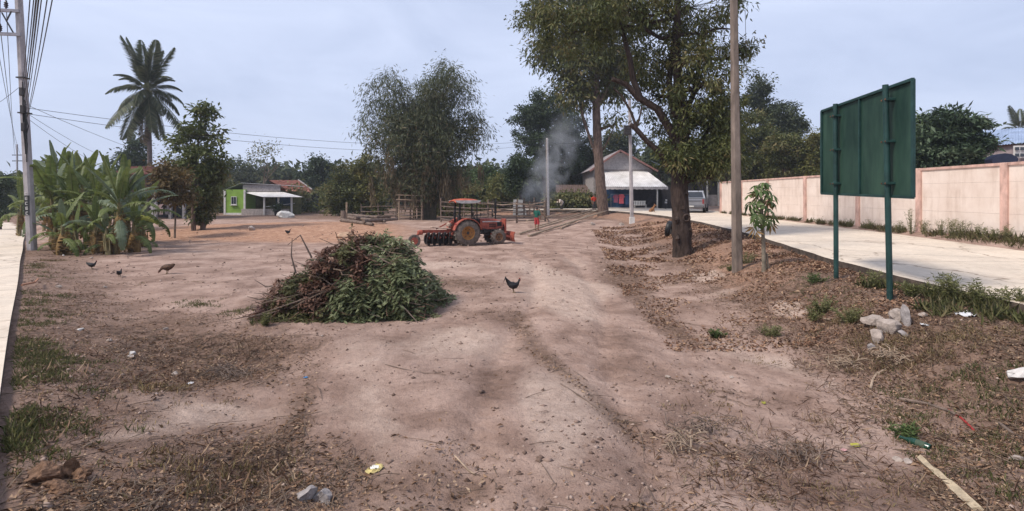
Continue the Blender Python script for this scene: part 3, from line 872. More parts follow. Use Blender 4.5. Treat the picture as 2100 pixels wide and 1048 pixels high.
MB().box((X(345, Yb), Yb - 1.9, (gb + Z(398, Yb)) / 2), (.1, .1, Z(398, Yb) - gb)).build('lean_to_post', MDIRTYW, st)
MB().box((X(312, Yb), Yb + .05, Z(372, Yb)), (.9, .12, .8)).build('window', MDARK, st)

# ---------------------------------------------------------------- blue roofed house beyond the wall
Yk = 34.0
bh = thing('house', 'house with light blue steel roof rising beyond the pink wall', 'house', (0, 0, 0))
mb = MB(); corr(mb, (X(2004, Yk), Yk, Z(301, Yk)), (X(2135, Yk - 3), Yk - 3, Z(290, Yk - 3)), (X(2160, Yk + 1), Yk + 1.5, Z(252, Yk)), (X(2000, Yk + 4), Yk + 4.5, Z(268, Yk + 4)), 22, .02); mb.build('roof', MBLUEROOF, bh)
mb = MB()
mb.add([(X(2012, Yk), Yk + .5, 1), (X(2135, Yk - 3), Yk - 2.4, 1), (X(2135, Yk - 3), Yk - 2.4, Z(293, Yk - 3)), (X(2012, Yk), Yk + .5, Z(302, Yk)),
        (X(2012, Yk), Yk + 4, 1), (X(2160, Yk - 3), Yk + 1, 1), (X(2160, Yk - 3), Yk + 1, Z(290, Yk - 3)), (X(2012, Yk), Yk + 4, Z(302, Yk))],
       [(0, 1, 2, 3), (4, 5, 6, 7), (0, 3, 7, 4), (1, 2, 6, 5)])
mb.build('wall', mat('mauve_wall', (0.30, 0.245, 0.25), 0.85, 3, 0.2, 0.2), bh)
MB().bar((X(2004, Yk), Yk - .02, Z(303.5, Yk)), (X(2078, Yk - 1.5), Yk - 1.72, Z(296.5, Yk - 1.5)), .05, .14).build('gutter', mat('brown_fascia', (0.15, 0.07, 0.06), 0.8), bh)
for q, (px, py) in enumerate(((2086, 305), (2086, 318), (2096, 305), (2096, 318))):
    w_ = MB().box((X(px, Yk - 2.2), Yk - 2.2, Z(py, Yk - 2.2)), (.34, .1, .38), (0, 0, -.3)).build('window', MWHITE, bh)
    MB().box((X(px, Yk - 2.3), Yk - 2.3, Z(py, Yk - 2.3)), (.2, .04, .2), (0, 0, -.3)).build('pane', MGLASS, w_)
# dark arched cover of a parked vehicle beyond the wall
cv = MB()
cv.prism([(-.5, 0), (-.42, .12), (-.2, .24), (0, .27), (.25, .22), (.42, .1), (.5, 0), (.4, -.4), (-.4, -.4)], -.3, .3)
cvo = tag(cv.build('vehicle_cover', mat('navy_plastic', (0.02, 0.025, 0.05), 0.4), None, True), 'dark rounded cover just above the pink wall coping', 'cover')
cvo.location = P(2053, 327, 24); cvo.rotation_euler = (0, 0, -.3)

# ---------------------------------------------------------------- distant lattice tower
tw = thing('lattice_tower', 'thin far lattice mast behind the blue roof', 'tower', (0, 0, 0))
Yt = 150.0
bt = Vector((X(2020, Yt), Yt, 1)); topz = Z(238, Yt)
MT = mat('galvanised', (0.35, 0.33, 0.34), 0.6, 4, 0.15, 0)
for sx in (-1, 1):
    for sy in (-1, 1):
        MB().bar(bt + Vector((sx * 1.3, sy * 1.3, 0)), Vector((bt.x + sx * .35, bt.y + sy * .35, topz)), .12).build('leg', MT, tw)
for k in range(10):
    f0, f1 = k / 10, (k + 1) / 10
    w0, w1 = 1.3 - .95 * f0, 1.3 - .95 * f1
    zz0, zz1 = 1 + (topz - 1) * f0, 1 + (topz - 1) * f1
    MB().bar((bt.x - w0, bt.y - w0, zz0), (bt.x + w1, bt.y - w1, zz1), .07).bar((bt.x + w0, bt.y - w0 - .01, zz0), (bt.x - w1, bt.y - w1 - .01, zz1), .07).build('brace', MT, tw)
# ================================================================== VEGETATION
nr = np.random.default_rng(11)
BARK = barkmat('dark_bark', (0.06, 0.043, 0.036))
BARK2 = barkmat('grey_brown_bark', (0.15, 0.105, 0.085))
BARKP = barkmat('pale_bark', (0.22, 0.17, 0.13))
LF_OLIVE = leafmat('olive_leaves', k=1.25, cols=[(0.03, 0.038, 0.012), (0.055, 0.066, 0.02), (0.085, 0.095, 0.03), (0.125, 0.12, 0.045), (0.17, 0.125, 0.06)])
LF_DARK = leafmat('dark_green_leaves', [(0.018, 0.03, 0.014), (0.032, 0.05, 0.022), (0.05, 0.075, 0.032), (0.075, 0.10, 0.045)])
LF_MID = leafmat('mid_green_leaves', [(0.03, 0.05, 0.015), (0.055, 0.085, 0.025), (0.085, 0.125, 0.04), (0.13, 0.165, 0.06)])
LF_BAMB = leafmat('bamboo_leaves', k=.95, cols=[(0.035, 0.045, 0.022), (0.06, 0.075, 0.035), (0.09, 0.105, 0.05), (0.135, 0.14, 0.07), (0.20, 0.165, 0.10)])
LF_DRYB = leafmat('dry_hanging_leaves', [(0.08, 0.06, 0.035), (0.14, 0.105, 0.06), (0.2, 0.155, 0.09)])
LF_FAR = leafmat('far_leaves', [(0.03, 0.042, 0.025), (0.05, 0.065, 0.035), (0.075, 0.09, 0.045), (0.10, 0.105, 0.055)])
LF_YEL = leafmat('yellow_green_leaves', [(0.06, 0.07, 0.02), (0.10, 0.11, 0.03), (0.15, 0.145, 0.045), (0.2, 0.16, 0.06)])
LF_GREY = leafmat('grey_green_leaves', [(0.06, 0.08, 0.05), (0.10, 0.125, 0.08), (0.15, 0.175, 0.115), (0.20, 0.22, 0.16)])

def unit(n, g):
    v = g.normal(size=(n, 3)); return v / np.linalg.norm(v, axis=1, keepdims=True)

def crown_arrays(g, lobes, ncl, nleaf, clr, L, W, droop=0.3, shell=0.55, flat=0.6):
    """clusters of leaves inside ellipsoid lobes; returns leaf arrays and cluster centres with lobe index"""
    w = np.array([l[6] if len(l) > 6 else l[3] * l[4] * l[5] for l in lobes], float); w /= w.sum()
    idx = g.choice(len(lobes), size=ncl, p=w)
    lo = np.array([l[:6] for l in lobes], float)[idx]
    d = unit(ncl, g); r = (shell + (1 - shell) * g.random(ncl)) ** 0.8
    r = np.where(g.random(ncl) < 0.28, g.random(ncl) ** .5 * .8, r)
    C = lo[:, :3] + d * lo[:, 3:6] * r[:, None]
    cs = clr * (0.55 + 0.9 * g.random(ncl))
    li = g.integers(0, ncl, size=nleaf)
    off = g.normal(size=(nleaf, 3)) * cs[li][:, None] * np.array([1, 1, flat]) * 0.62
    pos = C[li] + off
    D = off / (np.linalg.norm(off, axis=1, keepdims=True) + 1e-6) * 0.8 + unit(nleaf, g) * 0.8
    D[:, 2] -= droop
    N = unit(nleaf, g) * 0.7; N[:, 2] += 0.9
    csz = (0.65 + 0.75 * g.random(ncl))[li]
    LL = L * csz * (0.6 + 0.8 * g.random(nleaf)); WW = W * (0.6 + 0.8 * g.random(nleaf))
    rc = g.random(ncl)
    rnd = np.clip(0.45 * g.random(nleaf) + 0.55 * rc[li], 0, 1)
    return pos, D, N, LL, WW, rnd, C, idx

def limb(mb, a, b, r0, r1, g, n=5, wob=0.08, sag=0.0, sides=6):
    a = Vector(a); b = Vector(b); L = (b - a).length
    pts = []; rad = []
    for i in range(n + 1):
        f = i / n; p = a.lerp(b, f)
        k = math.sin(PI * f)
        p += Vector(g.normal(size=3)) * (wob * L * k * 0.5) + Vector((0, 0, -sag * L * k))
        pts.append(p); rad.append(r0 + (r1 - r0) * f)
    mb.tube(pts, rad, sides, cap=True)
    return pts

def make_tree(name, label, loc, seed, trunk, trad, lobes, leaf, bark, ncl, nleaf, clr, L, W, droop=.3, attach=None,
              cat='tree', group=None, shell=.55, flat=.6, twig_r=0.018, sides=10, knots=0, twig_frac=1.0, extra=None, rz=0):
    g = np.random.default_rng(seed)
    t = thing(name, label, cat, loc, rz, group)
    mb = MB()
    tp = [Vector(p) for p in trunk]
    # smooth trunk
    pts = []; rad = []
    M_ = 6
    for i in range(len(tp) - 1):
        p0 = tp[max(i - 1, 0)]; p1 = tp[i]; p2 = tp[i + 1]; p3 = tp[min(i + 2, len(tp) - 1)]
        for k in range(M_):
            f = k / M_
            q = 0.5 * ((2 * p1) + (p2 - p0) * f + (2 * p0 - 5 * p1 + 4 * p2 - p3) * f * f + (3 * p1 - p0 - 3 * p2 + p3) * f ** 3)
            pts.append(q); rad.append(trad[i] + (trad[i + 1] - trad[i]) * f)
    pts.append(tp[-1]); rad.append(trad[-1])
    rad = [r * (1 + 0.035 * g.normal()) for r in rad]
    mb.tube(pts, rad, sides)
    pos, D, N, LL, WW, rnd, C, idx = crown_arrays(g, lobes, ncl, nleaf, clr, L, W, droop, shell, flat)
    lim = []
    for j, l in enumerate(lobes):
        c = Vector(l[:3])
        if attach and attach[j] is not None:
            a = pts[min(len(pts) - 1, int(attach[j] * (len(pts) - 1)))]; ra = rad[min(len(pts) - 1, int(attach[j] * (len(pts) - 1)))]
        else:
            k = min(range(len(pts)), key=lambda q: (pts[q] - c).length + max(0, pts[q].z - c.z) * 1.5 + (1.0 if q < len(pts) * .4 else 0)); a = pts[k]; ra = rad[k]
        lim.append(limb(mb, a, c, ra * 0.6, max(twig_r * 1.6, ra * 0.18), g, 6, 0.10))
    for i in range(len(C)):
        if g.random() > twig_frac: continue
        lp = lim[idx[i]]; c = Vector(C[i])
        a = min(lp[1:], key=lambda q: (q - c).length + 0.4 * max(0, q.z - c.z))
        if (a - c).length > 0.15:
            limb(mb, a, c, twig_r, twig_r * .4, g, 3, 0.12, 0, 4)
    if extra: extra(mb, g, pts, rad)
    mb.build('trunk', bark, t, True, fixn=False)
    addmesh('crown', leafmesh('crown', pos, D, N, LL, WW, rnd), leaf, t)
    return t

# ---- big tree on the right bank (trunk base 1400,525)
pA = at(1400, 524)
sA = pA.y / F                              # metres per pixel of the frame at that distance
def la(px, py, dy=0.0):                     # local point in the tree's own vertical plane
    return ((px - 1400) * sA, dy, (524 - py) * sA)
treeA_lobes = []
for (px, py, rx, rz_, ry, dy, w) in (
        (1180, 60, 90, 55, 60, .3, 6), (1120, 30, 70, 30, 40, 0, 2.2), (1290, 30, 100, 50, 90, -.5, 8), (1420, 10, 120, 60, 110, .3, 8),
        (1500, 60, 45, 60, 60, 0, 2.2), (1385, 120, 95, 80, 80, .8, 9), (1455, 180, 62, 70, 60, -.4, 6), (1470, 250, 60, 60, 60, .2, 6),
        (1465, 315, 58, 40, 60, -.2, 4.5), (1385, 260, 58, 75, 55, .7, 6), (1400, -90, 190, 80, 140, 0, 9), (1250, -60, 120, 60, 110, .4, 5),
        (1528, 120, 22, 50, 30, .3, 1.0), (1345, 190, 40, 60, 50, .6, 2.2), (1400, 310, 42, 40, 40, -.5, 3.4), (1440, 340, 40, 28, 36, -.4, 2.6), (1372, 325, 24, 24, 30, -.5, 1.0), (1400, 220, 45, 50, 40, -.6, 3.0), (1480, 300, 34, 44, 36, -.3, 2.4), (1420, 130, 50, 50, 40, -.7, 2.6)):
    treeA_lobes.append((*la(px, py, dy), rx * sA, ry * sA, rz_ * sA, w))
def treeA_extra(mb, g, pts, rad):
    # heavy crooked limb to the upper left and a lopped lower limb
    def path(pl, r):
        mb.tube([Vector(la(*p)) for p in pl], r, 9)
    path([(1392, 300, 0), (1370, 262, -.1), (1345, 225, -.2), (1310, 205, -.25), (1296, 165, -.2), (1290, 120, -.1), (1278, 70, 0), (1262, 20, 0)], [.17, .155, .145, .135, .12, .10, .085, .06])
    path([(1310, 208, -.25), (1280, 176, -.3), (1252, 166, -.35)], [.13, .10, .085])
    path([(1392, 360, 0), (1372, 345, -.15), (1345, 310, -.3), (1322, 292, -.35), (1300, 268, -.4), (1288, 258, -.4)], [.17, .14, .11, .10, .10, .085])
    path([(1302, 270, -.4), (1290, 235, -.4), (1270, 200, -.4), (1255, 185, -.35)], [.06, .05, .04, .03])
    path([(1300, 266, -.4), (1308, 240, -.35), (1312, 222, -.3)], [.045, .035, .03])
    path([(1402, 372, -.1), (1432, 362, -.3), (1452, 364, -.4), (1462, 352, -.4)], [.13, .10, .09, .05])
    path([(1410, 340, 0), (1440, 290, .2), (1470, 250, .3), (1500, 225, .3)], [.10, .08, .06, .035])
    path([(1398, 250, 0), (1425, 190, .1), (1440, 120, .2), (1450, 50, .2)], [.12, .10, .08, .05])
    path([(1385, 240, 0), (1375, 170, .2), (1385, 90, .3), (1395, 0, .3)], [.15, .12, .10, .07])
    # buttress, burls and knots on the bole
    for px, py, dy, r in ((1384, 450, -.26, .10), (1410, 470, -.26, .09), (1395, 428, -.3, .08), (1403, 398, -.24, .10), (1384, 488, -.33, .09), (1390, 380, -.2, .09)):
        c = Vector(la(px, py, dy))
        prof = [(0.01, -r * 1.6), (r * .6, -r * 1.0), (r, 0), (r * .6, r * .9), (.01, r * 1.5)]
        mb.lathe(prof, 8, 'Z', c)
    c = Vector(la(1401, 446, -.36))     # ring scar of a lopped branch
    ring = [c + Vector((math.cos(a) * .12, -0.03, math.sin(a) * .13)) for a in np.linspace(0, 2 * PI, 13)]
    mb.tube(ring, .04, 6)
make_tree('leaning_tree', 'large gnarled tree with thick dark trunk on the right bank', pA, 3,
          [la(1400, 536), la(1399, 505), la(1397, 450), la(1393, 390), la(1396, 330), la(1400, 270), la(1394, 200), la(1388, 120), la(1390, 20), la(1395, -80)],
          [.40, .37, .345, .32, .29, .25, .21, .17, .12, .06], treeA_lobes, LF_OLIVE, BARK, 540, 42000, .30, .18, .058, droop=.75, flat=.8,
          extra=treeA_extra, twig_r=.012, sides=14)

# ---- second big tree, by the bamboo poles (trunk base 1232,440)
pB = at(1236, 441)
sB = pB.y / F
def lb(px, py, dy=0.0):
    return ((px - 1236) * sB, dy, (441 - py) * sB)
lobB = [(*lb(px, py, dy), rx * sB, ry * sB, rz_ * sB, w) for (px, py, rx, rz_, ry, dy, w) in (
    (1200, 130, 72, 55, 70, 0, 6), (1150, 95, 60, 45, 50, .5, 3.5), (1235, 60, 85, 60, 80, -.5, 7), (1270, 150, 50, 50, 60, .4, 4), (1130, 30, 60, 35, 50, 0, 2.5),
    (1185, 190, 50, 30, 40, .3, 2.0), (1190, 10, 90, 50, 80, 0, 5), (1240, -60, 130, 60, 100, 0, 6), (1085, 25, 35, 16, 20, 0, .7), (1160, 165, 35, 25, 30, 0, 1.0), (1262, 255, 22, 30, 25, 0, .5))]
def exB(mb, g, pts, rad):
    mb.tube([Vector(lb(*p)) for p in ((1222, 320), (1195, 240), (1185, 190), (1170, 130))], [.12, .14, .10, .06], 7)
    mb.tube([Vector(lb(*p)) for p in ((1226, 220), (1250, 170), (1270, 120))], [.2, .16, .08], 7)
    mb.tube([Vector(lb(*p)) for p in ((1224, 150), (1190, 90), (1150, 70))], [.2, .15, .08], 7)
    mb.tube([Vector(lb(*p)) for p in ((1225, 330), (1256, 270), (1264, 240))], [.08, .06, .04], 6)
make_tree('tall_tree', 'tall straight-trunked tree beside the bamboo poles by the junction', pB, 8,
          [lb(1238, 446), lb(1236, 425), lb(1231, 370), lb(1226, 300), lb(1223, 230), lb(1222, 160), lb(1224, 80), lb(1228, -20)],
          [.62, .50, .44, .40, .36, .30, .22, .12], lobB, LF_OLIVE, BARK2, 380, 30000, .9, .40, .15, droop=.7, flat=.8, extra=exB, twig_r=.03, sides=12)

# ---- mid trees, named one by one.  (px of trunk, py of base, depth or None, silhouettes in pixels)
def ptree(name, label, px, py, Y, seed, lobes, leaf, bark, ncl, nleaf, clrp, Lp, Wp, tr, droop=.3, trunk=None, flat=.6, shell=.5, group=None, cat='tree', twig=.02, tf=.6):
    p = at(px, py) if Y is None else ground(px, Y)
    s = p.y / F
    def q(a, b, dy=0): return ((a - px) * s, dy, Z(b, p.y) - p.z)
    lob = [(*q(l[0], l[1], (l[5] if len(l) > 5 else 0)), l[2] * s, (l[4] if len(l) > 4 else (l[2] + l[3]) / 2) * s, l[3] * s) for l in lobes]
    if trunk is None:
        zt = max(l[2] for l in lob); xt = lob[0][0]
        tr_path = [(0, 0, -.3), (0.02, 0, .4), (xt * .3, .1, zt * .4), (xt * .7, 0, zt * .75), (xt, 0, zt)]
        trd = [tr * 1.2, tr, tr * .8, tr * .5, tr * .2]
    else:
        tr_path = [q(*c) for c in trunk]; tr_path[0] = (tr_path[0][0], tr_path[0][1], -.3); trd = [tr * (1.1 - .95 * i / (len(trunk) - 1)) for i in range(len(trunk))]
    return make_tree(name, label, p, seed, tr_path, trd, lob, leaf, bark, ncl, nleaf, clrp * s, Lp * s, Wp * s, droop, cat=cat, flat=flat, shell=shell, group=group, twig_r=twig, sides=8, twig_frac=tf)

# open crowned tree left of the green house
ptree('broadleaf_tree', 'loose-crowned green tree standing left of the lime green house', 400, 473, None, 21,
      [(416, 228, 16, 18), (402, 268, 34, 22), (444, 276, 24, 18), (366, 292, 26, 18), (425, 312, 42, 18), (372, 332, 34, 18), (436, 345, 28, 18), (400, 355, 36, 16), (352, 372, 24, 14), (420, 385, 26, 16), (385, 400, 26, 12)],
      leafmat('light_green_leaves', [(0.05, 0.065, 0.02), (0.085, 0.105, 0.032), (0.125, 0.145, 0.05), (0.18, 0.19, 0.08)]), BARK2, 120, 5600, 10, 8.5, 4.8, .13, trunk=[(398, 475), (396, 440), (400, 380), (404, 320), (410, 260), (412, 225)])
ptree('low_tree', 'bushy olive tree close by the green house wall, dark at its foot', 416, 471, None, 22,
      [(418, 430, 18, 18), (424, 404, 20, 20), (410, 444, 14, 12), (432, 366, 20, 18)], LF_OLIVE, BARK2, 60, 4000, 12, 8, 4, .14)
ptree('thin_tree', 'brown-leaved thin tree in front of the stilt house', 358, 488, None, 23,
      [(355, 365, 32, 24), (345, 392, 28, 18), (365, 405, 26, 16), (330, 350, 22, 18)], leafmat('rusty_leaves', [(0.07, 0.055, 0.02), (0.11, 0.075, 0.03), (0.15, 0.10, 0.04), (0.10, 0.10, 0.035)]), BARKP, 60, 3000, 12, 8, 4, .05)

# background broadleaf trees: each named by where it stands
BG = [
 ('dense dark conifer-like tree behind the coconut trunk', 275, 60, [(278, 300, 14, 22), (275, 330, 22, 25), (268, 355, 24, 20)], LF_DARK, 5000),
 ('far dark rounded tree behind the green house roof, left', 500, 85, [(490, 352, 48, 28), (530, 362, 40, 24), (455, 350, 30, 25)], LF_FAR, 6000),
 ('far low tree left of the rusty roof', 575, 90, [(578, 355, 24, 14), (600, 368, 26, 16), (550, 368, 26, 18)], LF_FAR, 4000),
 ('dark domed tree behind the rusty roof', 650, 75, [(655, 338, 26, 26), (640, 360, 34, 26), (672, 370, 34, 30), (650, 400, 40, 25)], LF_DARK, 7000),
 ('olive tree at the left foot of the bamboo clump', 705, 50, [(712, 360, 32, 30), (700, 395, 36, 30), (735, 385, 34, 34), (722, 425, 38, 22), (690, 420, 24, 22)], LF_OLIVE, 9000),
 ('brownish tree left of the bamboo beside the woodpile', 745, 49, [(752, 350, 30, 36), (760, 400, 34, 34), (775, 430, 30, 20)], LF_YEL, 6000),
 ('mid green tree behind the tractor canopy', 950, 62, [(940, 372, 34, 24), (965, 392, 34, 24), (925, 400, 30, 26), (955, 418, 36, 20)], LF_MID, 7000),
 ('yellowish bush-like tree right of the bamboo clump', 915, 50, [(915, 372, 26, 26), (905, 410, 26, 30), (925, 430, 24, 20)], LF_YEL, 5000),
 ('rounded green tree between tractor and smoke', 1000, 64, [(990, 372, 36, 30), (1012, 398, 30, 24), (985, 412, 36, 22)], LF_MID, 7000),
 ('yellow green tree left of the smoke', 1030, 58, [(1030, 385, 24, 26), (1018, 408, 22, 20)], LF_YEL, 4000),
 ('small dark-trunked round tree beside the smoke', 1070, 52, [(1062, 352, 24, 28), (1074, 375, 20, 22), (1055, 378, 18, 18)], LF_DARK, 6000),
 ('broad dark mango-like tree behind the rising smoke', 1120, 66, [(1095, 235, 40, 30), (1125, 215, 50, 34), (1075, 270, 34, 34), (1120, 280, 60, 50), (1165, 260, 36, 44), (1105, 325, 52, 30), (1150, 330, 50, 36)], LF_DARK, 20000),
 ('grey-green tree right of the smoke behind the hut', 1195, 70, [(1185, 300, 34, 34), (1205, 340, 36, 36), (1175, 360, 34, 28)], LF_FAR, 8000),
 ('far hazy tree above the gabled roof', 1262, 80, [(1262, 290, 26, 24), (1285, 300, 22, 22), (1245, 312, 26, 26)], LF_FAR, 5000),
 ('dark tree behind the side wing roof', 1360, 68, [(1345, 320, 30, 28), (1385, 330, 34, 34), (1425, 345, 34, 34)], LF_DARK, 8000),
 ('green tree rising left of the leaning concrete pole', 1488, 52, [(1490, 230, 32, 40), (1480, 290, 40, 40), (1500, 330, 34, 36)], LF_OLIVE, 9000),
 ('olive tree behind the wall right of the concrete pole', 1545, 50, [(1545, 270, 38, 40), (1535, 330, 44, 42), (1575, 320, 40, 44), (1545, 370, 40, 24)], LF_OLIVE, 14000),
 ('tall grey thin-crowned tree behind the wall', 1560, 58, [(1558, 180, 20, 20), (1550, 205, 24, 18), (1570, 215, 26, 18), (1560, 235, 28, 18)], LF_FAR, 4500),
 ('feathery grey-green tree behind the wall', 1610, 56, [(1605, 235, 30, 26), (1625, 262, 28, 28), (1600, 275, 30, 26)], LF_FAR, 7000),
 ('wide olive tree low behind the wall', 1620, 46, [(1600, 305, 40, 36), (1640, 315, 34, 34), (1620, 345, 50, 30), (1665, 340, 26, 30)], LF_OLIVE, 14000),
 ('pale small tree just left of the green board', 1678, 44, [(1672, 285, 16, 20), (1680, 315, 18, 26), (1674, 345, 20, 22)], LF_YEL, 4500),
 ('tree half hidden behind the green board', 1860, 32, [(1890, 258, 26, 22), (1880, 300, 30, 34), (1850, 320, 40, 30)], LF_MID, 8000),
]
for i, (lab, px, Y, lobes, lf, n) in enumerate(BG):
    dk = 'dark' if lf in (LF_DARK, LF_FAR) else 'olive'
    gY = ground(px, Y)
    s = Y / F
    ptree('background_tree', lab, px, 0, Y, 100 + i, lobes, lf, BARK2 if i % 2 else BARK, max(40, n // 90), int(n * 1.25), 11, 5.2, 3.0, .13 + .0015 * Y, droop=.35, group='trees around the lot', tf=.35, twig=.03)

# layered dark tree beyond the wall, right of the board
ptree('layered_tree', 'dense layered dark green tree above the wall right of the board', 1955, 0, 27, 61,
      [(1940, 245, 34, 22), (1965, 262, 44, 24), (1920, 280, 34, 24), (1975, 295, 50, 22), (1935, 315, 60, 26), (1990, 325, 44, 18), (1900, 330, 36, 30), (1950, 345, 60, 20)],
      leafmat('fern_leaves', [(0.022, 0.038, 0.02), (0.04, 0.065, 0.035), (0.07, 0.105, 0.055), (0.12, 0.15, 0.09)]), BARK2, 240, 20000, 16, 11, 4.5, .2, flat=.25, droop=.2)

# bare tree behind the green house
bt_ = ground(540, 70)
bare = thing('bare_tree', 'leafless pale tree against the sky behind the green house', 'tree', bt_)
mb = MB(); g_ = np.random.default_rng(4)
def grow(mb, a, d, L, r, depth):
    b = a + d * L
    limb(mb, a, b, r, r * .6, g_, 3, .12, 0, 5)
    if depth:
        for k in range(3):
            nd = (d + Vector(g_.normal(size=3)) * .55 + Vector((0, 0, .25))).normalized(); grow(mb, a.lerp(b, .6 + .4 * g_.random()), nd, L * .5, r * .6, depth - 1)
grow(mb, Vector((0, 0, 0)), Vector((.03, 0, 1)), (Z(345, 70) - bt_.z) * .85, .10, 3)
mb.build('trunk', BARKP, bare, True, fixn=False)
g = np.random.default_rng(44)
n = 500; pos = np.array([X(540, 70) - bt_.x, 0, Z(312, 70) - bt_.z]) + g.normal(size=(n, 3)) * np.array([1.1, .8, .8])
addmesh('crown', leafmesh('crown', pos, unit(n, g), unit(n, g), np.full(n, .3), np.full(n, .14), g.random(n)), LF_YEL, bare)

# ---- bamboo clump
pb = ground(868, 42)
sbm = 42 / F
bam = thing('bamboo_clump', 'tall feathery bamboo clump behind the tractor', 'bamboo', pb)
g = np.random.default_rng(77)
MCULM = mat('bamboo_culm', (0.085, 0.075, 0.05), 0.8, 5, 0.4, 0.2)
cp = []; cd = []; 
tips = [(-5, 178), (15, 170), (35, 165), (-20, 190), (5, 205), (25, 195), (-45, 185), (50, 175), (-125, 155), (-95, 150), (-80, 175), (-60, 160), (-140, 245), (-110, 260), (-135, 205), (-30, 200), (0, 195), (20, 185), (45, 140), (60, 135), (75, 150), (95, 180), (110, 205), (118, 240), (85, 215), (60, 195), (-60, 215), (-85, 230), (30, 215), (-10, 220), (100, 260), (-100, 300), (95, 300), (-60, 270), (40, 250), (70, 270), (-20, 250), (10, 235)]
for i in range(62):
    dx_, ty = tips[i % len(tips)]
    dx_ = dx_ * .78 + 4 + g.normal() * 7; ty += 16 + g.normal() * 14
    bx = np.clip(dx_ * .16 + g.normal() * 10, -26, 26)
    top = Z(ty, 42) - pb.z
    dyy = g.normal() * 1.3
    mb = MB(); path = []
    for k in range(11):
        f = k / 10
        path.append(Vector(((bx + (dx_ - bx) * f ** 2.2) * sbm, g.normal() * .02 + dyy * f ** 1.6, top * (1 - (1 - f) ** 1.35) if True else 0)))
    # the tip nods over
    e = path[-1]; sgn = 1 if dx_ > 0 else -1
    path += [e + Vector((sgn * .5, 0, -.1)), e + Vector((sgn * .95, 0, -.5))]
    mb.tube(path, [.05 * (1 - .9 * k / 12) + .004 for k in range(13)], 5)
    mb.build('culm', MCULM, bam, True, fixn=False)
    for k in range(4, 13):
        m_ = 1 if k < 6 else 5
        for q in range(m_):
            cp.append(path[k] + Vector(g.normal(size=3)) * (.45 if k < 10 else .3)); cd.append(k)
cp = np.array(cp)
nl = 30000
li = g.integers(0, len(cp), nl)
off = g.normal(size=(nl, 3)) * np.array([.30, .40, .24])
D = off * .9 + unit(nl, g) * .35; D[:, 2] -= .55
N = unit(nl, g)
rc = g.random(len(cp))
addmesh('foliage', leafmesh('foliage', cp[li] + off, D, N, .26 + .22 * g.random(nl), .045 + .035 * g.random(nl), np.clip(.4 * g.random(nl) + .55 * rc[li], 0, 1)), LF_BAMB, bam)
# inner body and the skirt of dry leaves hanging low
nl = 24000
ang = g.random(nl) * 2 * PI; rr = np.sqrt(g.random(nl))
zz = g.random(nl)
pos = np.stack([np.cos(ang) * rr * (2.3 - .6 * np.abs(zz - .5)) - .4, np.sin(ang) * rr * 1.6, 2.0 + zz * 6.0], 1)
cl = np.array([[g.normal() * (1.0 + .35 * q_) - .2, g.normal() * 1.1, 2.4 + q_ * 2.6] for q_ in g.random(150) * 2.2])
li = g.integers(0, 150, nl)
pos = cl[li] + g.normal(size=(nl, 3)) * np.array([.35, .35, .5])
D = unit(nl, g) * .9; D[:, 2] -= .7
addmesh('inner_foliage', leafmesh('inner_foliage', pos, D, unit(nl, g), .30 + .3 * g.random(nl), .06 + .05 * g.random(nl), g.random(nl)), LF_BAMB, bam)
nl = 5000
cl = np.array([[g.normal() * 1.7 + .2, g.normal() * .9 - .5, 1.6 + g.random() * 3.2] for _ in range(70)])
li = g.integers(0, 70, nl); pos = cl[li] + g.normal(size=(nl, 3)) * np.array([.14, .14, .45])
D = unit(nl, g) * .25; D[:, 2] -= 1.0
addmesh('dry_leaves', leafmesh('dry_leaves', pos, D, unit(nl, g), .3 + .25 * g.random(nl), .05 + .05 * g.random(nl), g.random(nl)), LF_DRYB, bam)

# ---- far wood on the horizon (reads as one mass)
g = np.random.default_rng(5)
cl = []
for k in range(900):
    Y = g.uniform(84, 120); px = g.uniform(-150, 2300)
    hgt = 4.5 + 6.0 * float(vn(np.array(px / 70.0), np.array(3.0), 2)) * g.random() ** .4
    x = (px - CX) / F * Y
    cl.append((x, Y, float(H(x, Y)) + hgt * g.random() ** .6 * .9 + .6))
cl = np.array(cl)
nl = 80000
li = g.integers(0, len(cl), nl)
pos = cl[li] + g.normal(size=(nl, 3)) * np.array([1.7, 1.4, .9]); pos[:, 2] = np.maximum(pos[:, 2], .1)
rc = g.random(len(cl))
fw = addmesh('far_wood', leafmesh('far_wood', pos, unit(nl, g), unit(nl, g), .9 + .6 * g.random(nl), .55 + .3 * g.random(nl), np.clip(.4 * g.random(nl) + .6 * rc[li], 0, 1)), LF_FAR)
struct(fw, 'stuff', 'far belt of trees along the horizon')
# low scrub behind the fence and between the houses
cl = []
for k in range(260):
    px = g.choice([g.uniform(600, 780), g.uniform(900, 1060), g.uniform(440, 470), g.uniform(130, 420), g.uniform(1135, 1235), g.uniform(1390, 1480)])
    Y = g.uniform(56, 66) if px > 500 else g.uniform(57, 70)
    if 1390 < px: Y = g.uniform(60, 66)
    if 1130 < px < 1240: Y = g.uniform(56.5, 58.5)
    x = (px - CX) / F * Y
    top = 1.5 if 1130 < px < 1240 else 3.2
    cl.append((x, Y, float(H(x, Y)) + top * g.random()))
cl = np.array(cl); nl = 26000
li = g.integers(0, len(cl), nl); rc = g.random(len(cl))
pos = cl[li] + g.normal(size=(nl, 3)) * np.array([.55, .45, .32])
sc_ = addmesh('scrub', leafmesh('scrub', pos, unit(nl, g), unit(nl, g), .26 + .2 * g.random(nl), .14 + .1 * g.random(nl), np.clip(.4 * g.random(nl) + .6 * rc[li], 0, 1)), LF_OLIVE)
struct(sc_, 'stuff', 'low dry scrub and hedge between the houses')

